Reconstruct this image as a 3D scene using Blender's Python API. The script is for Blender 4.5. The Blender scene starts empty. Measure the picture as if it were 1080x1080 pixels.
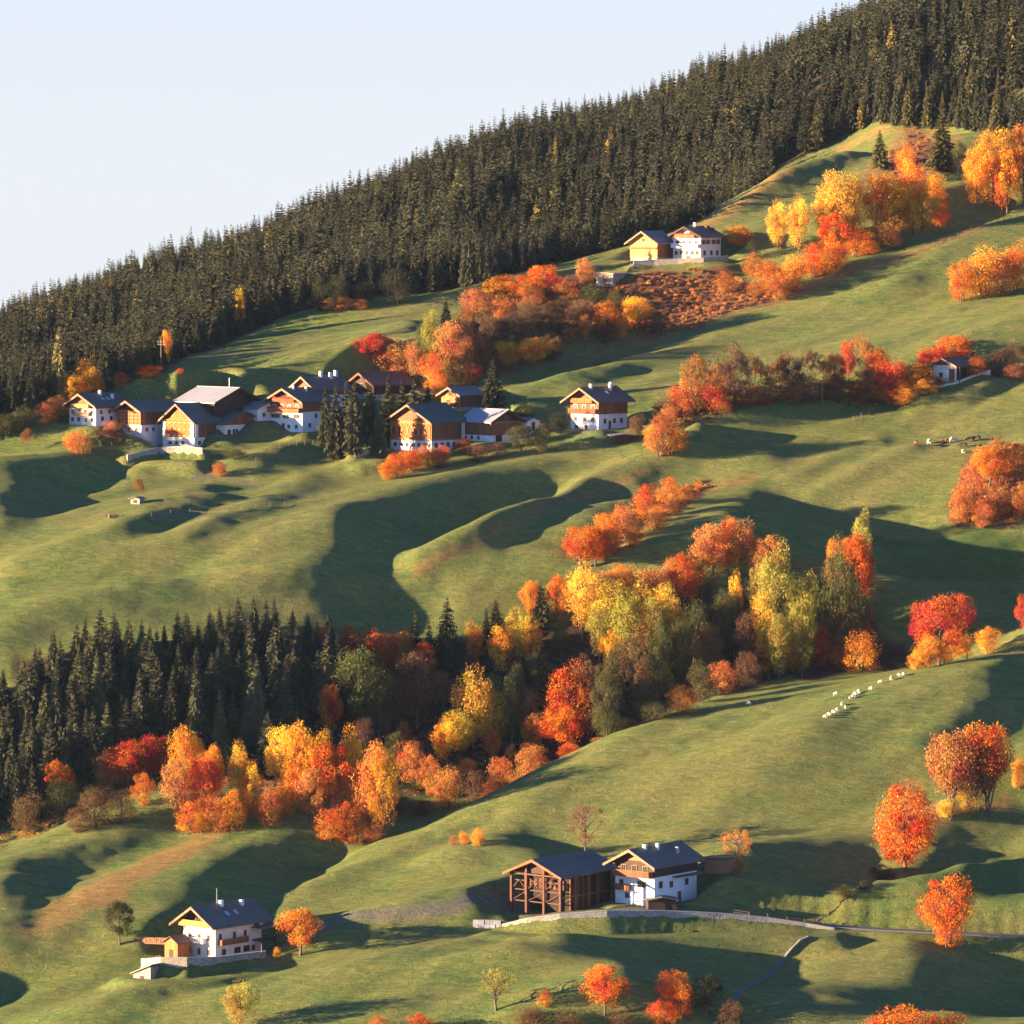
import bpy, bmesh, math, random
import numpy as np
from mathutils import Vector, Matrix
PI = math.pi
S = bpy.context.scene
COL = S.collection
R = math.radians
# ------------------------------------------------------------------ camera, sky, sun, exposure
F = 5400.0; PITCH = R(-3.5); CZ = 200.0
cam = bpy.data.cameras.new('camera'); camo = bpy.data.objects.new('camera', cam); COL.objects.link(camo)
camo.location = (0, 0, CZ); camo.rotation_euler = (R(90) + PITCH, 0, 0)
cam.sensor_width = 36; cam.lens = 180; cam.clip_start = 1; cam.clip_end = 20000
S.camera = camo
SUN_EL = R(7.5); SUN_AZ = R(11.0)
to_sun = Vector((-math.cos(SUN_AZ) * math.cos(SUN_EL), -math.sin(SUN_AZ) * math.cos(SUN_EL), math.sin(SUN_EL)))
w = bpy.data.worlds.new("World"); S.world = w; w.use_nodes = True
nt = w.node_tree; bg = nt.nodes['Background']
sky = nt.nodes.new('ShaderNodeTexSky'); sky.sky_type = 'NISHITA'; sky.sun_disc = False
sky.sun_elevation = SUN_EL; sky.sun_rotation = R(259.0); sky.altitude = 3000; sky.air_density = 0.7; sky.dust_density = 0.2; sky.ozone_density = 4.0
shs = nt.nodes.new('ShaderNodeHueSaturation'); shs.inputs['Saturation'].default_value = 1.0; shs.inputs['Hue'].default_value = 0.50
nt.links.new(sky.outputs[0], shs.inputs['Color']); 
# the evening sky pales to a milky white just above the horizon
sky_coord = nt.nodes.new('ShaderNodeTexCoord'); sky_split = nt.nodes.new('ShaderNodeSeparateXYZ'); nt.links.new(sky_coord.outputs['Generated'], sky_split.inputs[0])
pale_range = nt.nodes.new('ShaderNodeMapRange'); pale_range.interpolation_type = 'SMOOTHSTEP'; nt.links.new(sky_split.outputs[2], pale_range.inputs[0])
pale_range.inputs[1].default_value = 0.02; pale_range.inputs[2].default_value = 0.16; pale_range.inputs[3].default_value = 0.93; pale_range.inputs[4].default_value = 0.0
pale_mix = nt.nodes.new('ShaderNodeMix'); pale_mix.data_type = 'RGBA'; nt.links.new(pale_range.outputs[0], pale_mix.inputs[0]); nt.links.new(shs.outputs[0], pale_mix.inputs[6]); pale_mix.inputs[7].default_value = (1.56, 1.55, 1.58, 1)
nt.links.new(pale_mix.outputs[2], bg.inputs[0]); bg.inputs[1].default_value = 0.090
sl = bpy.data.lights.new('sun', 'SUN'); sl.energy = 5.0; sl.angle = R(0.5); sl.color = (1.0, 0.73, 0.44)
so = bpy.data.objects.new('sun', sl); COL.objects.link(so); so.rotation_euler = (-to_sun).to_track_quat('-Z', 'Y').to_euler()
so.location = (-300, 900, 400)
S.view_settings.view_transform = 'Standard'; S.view_settings.look = 'None'
S.view_settings.exposure = 2.5; S.view_settings.gamma = 1.0
S.cycles.max_bounces = 5; S.cycles.transparent_max_bounces = 4

hzm = bpy.data.materials.new('haze_air'); hzm.use_nodes = True; ht = hzm.node_tree; ht.nodes.remove(ht.nodes['Principled BSDF'])
hv = ht.nodes.new('ShaderNodeVolumePrincipled'); hv.inputs['Color'].default_value = (.55, .74, 1.0, 1); hv.inputs['Density'].default_value = 0.000009; hv.inputs['Anisotropy'].default_value = 0.0
ht.links.new(hv.outputs[0], ht.nodes['Material Output'].inputs['Volume'])
S.cycles.volume_bounces = 0

# ------------------------------------------------------------------ helpers
rnd = random.Random(7)
rng = np.random.default_rng(11)

def tag(o, label=None, cat=None, group=None, kind=None):
    if label: o['label'] = label
    if cat: o['category'] = cat
    if group: o['group'] = group
    if kind: o['kind'] = kind
    return o

def empty(name, loc, rz=0.0):
    o = bpy.data.objects.new(name, None); COL.objects.link(o)
    o.location = loc; o.rotation_euler = (0, 0, rz); o.empty_display_size = 0.5
    return o

def np_mesh(name, V, Fq, mat=None, smooth=False, k=None):
    """V (n,3); Fq (m,k) faces of k corners"""
    me = bpy.data.meshes.new(name); V = np.asarray(V, np.float32); Fq = np.asarray(Fq, np.int32)
    me.vertices.add(len(V)); me.vertices.foreach_set('co', V.ravel())
    m, k = Fq.shape
    me.loops.add(m * k); me.loops.foreach_set('vertex_index', Fq.ravel())
    me.polygons.add(m); me.polygons.foreach_set('loop_start', np.arange(m, dtype=np.int32) * k)
    me.polygons.foreach_set('loop_total', np.full(m, k, np.int32))
    if smooth: me.polygons.foreach_set('use_smooth', np.ones(m, bool))
    me.update(calc_edges=True)
    if mat: me.materials.append(mat)
    return me

def link(name, me, parent=None):
    o = bpy.data.objects.new(name, me); COL.objects.link(o)
    if parent: o.parent = parent
    return o

class MB:
    """collects boxes, bars, tubes and plates of ONE part"""
    def __init__(s): s.v = []; s.f = []
    def add(s, vs, fs):
        b = len(s.v); s.v += [tuple(v) for v in vs]; s.f += [tuple(b + i for i in f) for f in fs]; return s
    def box(s, x0, x1, y0, y1, z0, z1):
        vs = [(x, y, z) for z in (z0, z1) for y in (y0, y1) for x in (x0, x1)]
        return s.add(vs, [(0, 2, 3, 1), (4, 5, 7, 6), (0, 1, 5, 4), (2, 6, 7, 3), (0, 4, 6, 2), (1, 3, 7, 5)])
    def prism(s, pts, axis, a, b):
        """extrude closed polygon pts (2D, ccw) along axis 'y' or 'x' from a to b"""
        n = len(pts)
        if axis == 'y': P = lambda p, t: (p[0], t, p[1])
        elif axis == 'x': P = lambda p, t: (t, p[0], p[1])
        else: P = lambda p, t: (p[0], p[1], t)
        vs = [P(p, a) for p in pts] + [P(p, b) for p in pts]
        fs = [tuple(range(n)), tuple(range(2 * n - 1, n - 1, -1))] + [(i, n + i, n + (i + 1) % n, (i + 1) % n) for i in range(n)]
        return s.add(vs, fs)
    def bar(s, p, q, r, r2=None, n=6):
        p = Vector(p); q = Vector(q); r2 = r if r2 is None else r2
        d = (q - p); 
        if d.length < 1e-6: return s
        d.normalize(); a = d.orthogonal().normalized(); b = d.cross(a)
        vs = [p + (a * math.cos(2 * PI * i / n) + b * math.sin(2 * PI * i / n)) * r for i in range(n)] + \
             [q + (a * math.cos(2 * PI * i / n) + b * math.sin(2 * PI * i / n)) * r2 for i in range(n)]
        return s.add(vs, [(i, (i + 1) % n, n + (i + 1) % n, n + i) for i in range(n)] + [tuple(range(n - 1, -1, -1)), tuple(range(n, 2 * n))])
    def ball(s, c, r, sc=(1, 1, 1), n=8, m=5):
        vs = [(c[0], c[1], c[2] - r * sc[2])]; fs = []
        for j in range(1, m):
            t = PI * j / m
            for i in range(n):
                a = 2 * PI * i / n
                vs.append((c[0] + r * sc[0] * math.sin(t) * math.cos(a), c[1] + r * sc[1] * math.sin(t) * math.sin(a), c[2] - r * sc[2] * math.cos(t)))
        vs.append((c[0], c[1], c[2] + r * sc[2]))
        for i in range(n): fs.append((0, 1 + (i + 1) % n, 1 + i))
        for j in range(m - 2):
            for i in range(n):
                fs.append((1 + j * n + i, 1 + j * n + (i + 1) % n, 1 + (j + 1) * n + (i + 1) % n, 1 + (j + 1) * n + i))
        e = len(vs) - 1
        for i in range(n): fs.append((e, 1 + (m - 2) * n + i, 1 + (m - 2) * n + (i + 1) % n))
        return s.add(vs, fs)
    def mesh(s, name, mat, smooth=False):
        me = bpy.data.meshes.new(name); me.from_pydata(s.v, [], s.f)
        bm = bmesh.new(); bm.from_mesh(me); bmesh.ops.recalc_face_normals(bm, faces=bm.faces); bm.to_mesh(me); bm.free()
        if smooth: me.polygons.foreach_set('use_smooth', [True] * len(me.polygons))
        me.materials.append(mat); return me
    def build(s, name, mat, parent=None, smooth=False):
        return link(name, s.mesh(name, mat, smooth), parent)

# ------------------------------------------------------------------ materials
def mat_new(name):
    m = bpy.data.materials.new(name); m.use_nodes = True
    t = m.node_tree; return m, t, t.nodes['Principled BSDF']

def N(t, typ, **kw):
    n = t.nodes.new(typ)
    for k, v in kw.items(): setattr(n, k, v)
    return n

def noise(t, scale, detail=4, rough=.55, vec=None, dist=0.0):
    n = N(t, 'ShaderNodeTexNoise'); n.inputs['Scale'].default_value = scale; n.inputs['Detail'].default_value = detail
    n.inputs['Roughness'].default_value = rough; n.inputs['Distortion'].default_value = dist
    if vec is not None: t.links.new(vec, n.inputs['Vector'])
    return n

def ramp(t, src, stops):
    r = N(t, 'ShaderNodeValToRGB'); e = r.color_ramp.elements
    while len(e) < len(stops): e.new(0.5)
    for i, (p, c) in enumerate(stops): e[i].position = p; e[i].color = (*c, 1) if len(c) == 3 else c
    t.links.new(src, r.inputs[0]); return r

def mixc(t, fac, a, b, mode='MIX'):
    m = N(t, 'ShaderNodeMix', data_type='RGBA', blend_type=mode)
    if isinstance(fac, (int, float)): m.inputs[0].default_value = fac
    else: t.links.new(fac, m.inputs[0])
    for i, x in ((6, a), (7, b)):
        if isinstance(x, tuple): m.inputs[i].default_value = (*x, 1) if len(x) == 3 else x
        else: t.links.new(x, m.inputs[i])
    return m.outputs[2]

def math_(t, op, a, b=0.0):
    m = N(t, 'ShaderNodeMath', operation=op)
    for i, x in ((0, a), (1, b)):
        if isinstance(x, (int, float)): m.inputs[i].default_value = x
        else: t.links.new(x, m.inputs[i])
    return m.outputs[0]

def pos(t, scale=(1, 1, 1), obj=True):
    tc = N(t, 'ShaderNodeTexCoord'); mp = N(t, 'ShaderNodeMapping'); mp.inputs['Scale'].default_value = scale
    t.links.new(tc.outputs['Object' if obj else 'Generated'], mp.inputs[0]); return mp.outputs[0]

def bump(t, bs, h, strength=.5, dist=.1):
    b = N(t, 'ShaderNodeBump'); b.inputs['Strength'].default_value = strength; b.inputs['Distance'].default_value = dist
    t.links.new(h, b.inputs['Height']); t.links.new(b.outputs[0], bs.inputs['Normal'])

def simple(name, col, rough=.8, var=.25, scale=1.2, bmp=0.0, sc=(1, 1, 1), metal=0.0):
    m, t, b = mat_new(name); p = pos(t, sc)
    n = noise(t, scale, 5, .6, p)
    lo = tuple(c * (1 - var) for c in col); hi = tuple(min(1, c * (1 + var)) for c in col)
    r = ramp(t, n.outputs[0], [(.3, lo), (.7, hi)])
    t.links.new(r.outputs[0], b.inputs['Base Color']); b.inputs['Roughness'].default_value = rough; b.inputs['Metallic'].default_value = metal
    b.inputs['Specular IOR Level'].default_value = .25
    if bmp: bump(t, b, n.outputs[0], bmp, .08)
    return m

def wood(name, col, board=.22, var=.35, horizontal=False):
    """boards: dark joints and board to board tone differences"""
    m, t, b = mat_new(name); tc = N(t, 'ShaderNodeTexCoord'); sx = N(t, 'ShaderNodeSeparateXYZ'); t.links.new(tc.outputs['Object'], sx.inputs[0])
    if horizontal: u = sx.outputs[2]
    else: u = math_(t, 'ADD', sx.outputs[0], sx.outputs[1])
    q = math_(t, 'DIVIDE', u, board); fl = math_(t, 'FLOOR', q); fr = math_(t, 'FRACT', q)
    wn = N(t, 'ShaderNodeTexWhiteNoise', noise_dimensions='1D'); t.links.new(fl, wn.inputs['W'])
    n = noise(t, .8, 6, .65, pos(t, (1, 1, .4)))
    f = math_(t, 'ADD', math_(t, 'MULTIPLY', wn.outputs[0], .55), math_(t, 'MULTIPLY', n.outputs[0], .55))
    r = ramp(t, f, [(.15, tuple(c * (1 - var) for c in col)), (.85, tuple(min(1, c * (1 + var)) for c in col))])
    j = math_(t, 'LESS_THAN', fr, .12)
    c = mixc(t, math_(t, 'MULTIPLY', j, .6), r.outputs[0], tuple(x * .3 for x in col))
    t.links.new(c, b.inputs['Base Color']); b.inputs['Roughness'].default_value = .75; b.inputs['Specular IOR Level'].default_value = .25
    bump(t, b, fr, .4, .03)
    return m

def stone(name, c1, c2, scale=1.6, mort=(.18, .17, .15)):
    m, t, b = mat_new(name); p = pos(t, (1, 1, 1.7))
    v = N(t, 'ShaderNodeTexVoronoi', feature='F1'); v.inputs['Scale'].default_value = scale; t.links.new(p, v.inputs['Vector'])
    e = N(t, 'ShaderNodeTexVoronoi', feature='DISTANCE_TO_EDGE'); e.inputs['Scale'].default_value = scale; t.links.new(p, e.inputs['Vector'])
    sep = N(t, 'ShaderNodeSeparateColor'); t.links.new(v.outputs['Color'], sep.inputs[0])
    r = ramp(t, sep.outputs[0], [(.1, c1), (.9, c2)])
    n = noise(t, .5, 5, .6)
    c = mixc(t, math_(t, 'LESS_THAN', e.outputs['Distance'], .05), r.outputs[0], mort)
    c = mixc(t, .35, c, ramp(t, n.outputs[0], [(.3, (.12, .11, .09)), (.7, (.45, .42, .36))]).outputs[0])
    t.links.new(c, b.inputs['Base Color']); b.inputs['Roughness'].default_value = .9
    bump(t, b, e.outputs['Distance'], .6, .12)
    return m

def roofmat(name, col, rows=.35, var=.3, rough=.7, metal=0.0, stain=None, axis=1):
    """courses of slates / tiles or metal sheets along the slope"""
    m, t, b = mat_new(name); tc = N(t, 'ShaderNodeTexCoord'); sx = N(t, 'ShaderNodeSeparateXYZ'); t.links.new(tc.outputs['Object'], sx.inputs[0])
    q = math_(t, 'DIVIDE', sx.outputs[0 if axis == 1 else 1], rows); fr = math_(t, 'FRACT', q)
    n = noise(t, 2.2, 6, .7); n2 = noise(t, .28, 4, .6)
    r = ramp(t, n.outputs[0], [(.3, tuple(c * (1 - var) for c in col)), (.72, tuple(min(1, c * (1 + var)) for c in col))])
    c = mixc(t, math_(t, 'MULTIPLY', math_(t, 'LESS_THAN', fr, .15), .4), r.outputs[0], tuple(x * .45 for x in col))
    st = stain or tuple(x * .6 for x in col)
    c = mixc(t, ramp(t, n2.outputs[0], [(.45, (0, 0, 0)), (.7, (.7, .7, .7))]).outputs[0], c, st)
    t.links.new(c, b.inputs['Base Color']); b.inputs['Roughness'].default_value = rough; b.inputs['Metallic'].default_value = metal
    bump(t, b, fr, .35, .05)
    return m

M = {}
M['plaster'] = simple('white_plaster', (.74, .71, .66), .85, .10, .5, .15)
M['plaster_warm'] = simple('cream_plaster', (.76, .68, .55), .85, .10, .5, .15)
M['timber_dark'] = wood('dark_timber', (.060, .031, .021))
M['timber_brown'] = wood('brown_timber', (.23, .085, .035))
M['timber_orange'] = wood('orange_timber', (.44, .145, .04), .18, .35)
M['timber_gold'] = wood('golden_timber', (.50, .27, .08), .3, .3, True)
M['frame_wood'] = simple('reddish_frame_wood', (.11, .045, .028), .8, .35, 2.0)
M['lattice'] = simple('orange_lattice_wood', (.58, .21, .055), .7, .25, 2.0)
M['board'] = simple('pale_bargeboard', (.27, .14, .08), .7, .3, 1.5)
M['roof_slate'] = roofmat('slate_roof', (.120, .098, .078), .4, .3, .75)
M['roof_dark'] = roofmat('dark_tile_roof', (.105, .078, .060), .35, .35, .8)
M['roof_green'] = roofmat('dark_green_roof', (.070, .078, .055), .4, .3, .75)
M['roof_brown'] = roofmat('brown_tile_roof', (.13, .075, .06), .35, .35, .85)
M['roof_metal'] = roofmat('pale_metal_roof', (.27, .26, .28), .6, .12, .5, 0.0, (.19, .18, .19))
M['roof_grey'] = roofmat('grey_shingle_roof', (.17, .16, .15), .35, .3, .85)
M['glass'] = simple('window_glass', (.025, .028, .032), .15, .3, 1.0)
M['frame'] = simple('window_frame_wood', (.30, .18, .10), .6, .2, 3.0)
M['frame_white'] = simple('white_window_frame', (.70, .68, .64), .6, .08, 3.0)
M['stone'] = stone('rubble_stone', (.20, .18, .15), (.42, .38, .32))
M['stone_pale'] = stone('pale_stone', (.26, .19, .14), (.46, .36, .26), 1.6, (.20, .16, .12))
M['concrete'] = simple('grey_concrete', (.33, .32, .30), .9, .2, .9, .2)
M['asphalt'] = simple('road_surface', (.12, .115, .11), .9, .2, .7, .1)
M['gravel'] = simple('gravel_path', (.24, .21, .17), .95, .3, 1.6, .3)
M['metal'] = simple('galvanised_metal', (.45, .45, .46), .45, .15, 2.0, 0, (1, 1, 1), .6)
M['white'] = simple('white_paint', (.78, .77, .74), .6, .08, 2.0)
M['flowers'] = simple('red_geraniums', (.50, .05, .03), .8, .7, 9.0, .6)
M['crate'] = simple('crate_paint', (.26, .26, .28), .7, .5, 1.1)
M['tarp'] = simple('pale_tarp', (.40, .30, .22), .7, .15, 1.0, .2)
M['logs'] = simple('stacked_firewood', (.42, .20, .10), .9, .6, 7.0, .6)
M['pole'] = simple('weathered_pole', (.20, .13, .09), .85, .25, 1.0, 0, (3, 3, .5))
M['interior_shade'] = simple('painted_interior_shade', (.03, .02, .015), .95, .3, 1.0)  # near-black colour standing in for the shade of open interiors
M['bark'] = simple('tree_bark', (.13, .09, .065), .95, .35, 3.0, .4, (1, 1, .3))
M['birch'] = simple('birch_bark', (.50, .45, .38), .85, .3, 4.0, .2, (1, 1, .5))
M['wool'] = simple('sheep_wool', (.68, .60, .48), .95, .1, 6.0, .5)
M['hide_brown'] = simple('brown_hide', (.16, .06, .03), .8, .25, 2.0)
M['hide_dark'] = simple('dark_hide', (.035, .025, .02), .8, .25, 2.0)
M['hide_pale'] = simple('pale_hide', (.60, .52, .42), .8, .12, 2.0)
M['tyre'] = simple('black_rubber', (.02, .02, .02), .9, .2, 2.0)

def foliage(name, needles=False, attr=False):
    """leaf material; colour comes from the object's own colour (or the tint attribute), broken up leaf by leaf"""
    m, t, b = mat_new(name); out = t.nodes['Material Output']
    if attr:
        a = N(t, 'ShaderNodeAttribute'); a.attribute_name = 'tint'; base = a.outputs['Color']; rn = None
    else:
        oi = N(t, 'ShaderNodeObjectInfo'); base = oi.outputs['Color']; rn = oi.outputs['Random']
    v = N(t, 'ShaderNodeAttribute'); v.attribute_name = 'leaf'
    hs = N(t, 'ShaderNodeHueSaturation'); t.links.new(base, hs.inputs['Color'])
    n = noise(t, 2.5 if not needles else 4.0, 3, .6, pos(t))
    k = .085 if not needles else .02
    hh = math_(t, 'ADD', math_(t, 'MULTIPLY', math_(t, 'SUBTRACT', n.outputs[0], .5), k * 2.2), math_(t, 'MULTIPLY', math_(t, 'SUBTRACT', v.outputs['Fac'], .5), k))
    t.links.new(math_(t, 'ADD', hh, .5), hs.inputs['Hue'])
    vv = math_(t, 'ADD', math_(t, 'MULTIPLY', v.outputs['Fac'], .9 if not needles else .5), .55 if not needles else .75)
    t.links.new(vv, hs.inputs['Value'])
    hs.inputs['Saturation'].default_value = 1.0
    t.links.new(hs.outputs[0], b.inputs['Base Color']); b.inputs['Roughness'].default_value = .75; b.inputs['Specular IOR Level'].default_value = .15
    tr = N(t, 'ShaderNodeBsdfTranslucent'); t.links.new(hs.outputs[0], tr.inputs[0])
    mx = N(t, 'ShaderNodeMixShader'); mx.inputs[0].default_value = .12 if needles else .38
    t.links.new(b.outputs[0], mx.inputs[1]); t.links.new(tr.outputs[0], mx.inputs[2]); t.links.new(mx.outputs[0], out.inputs['Surface'])
    return m
M['leaves'] = foliage('autumn_leaves'); M['needles'] = foliage('spruce_needles', True)
M['leaves_mass'] = foliage('brush_leaves', False, True); M['needles_mass'] = foliage('forest_needles', True, True)

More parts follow.
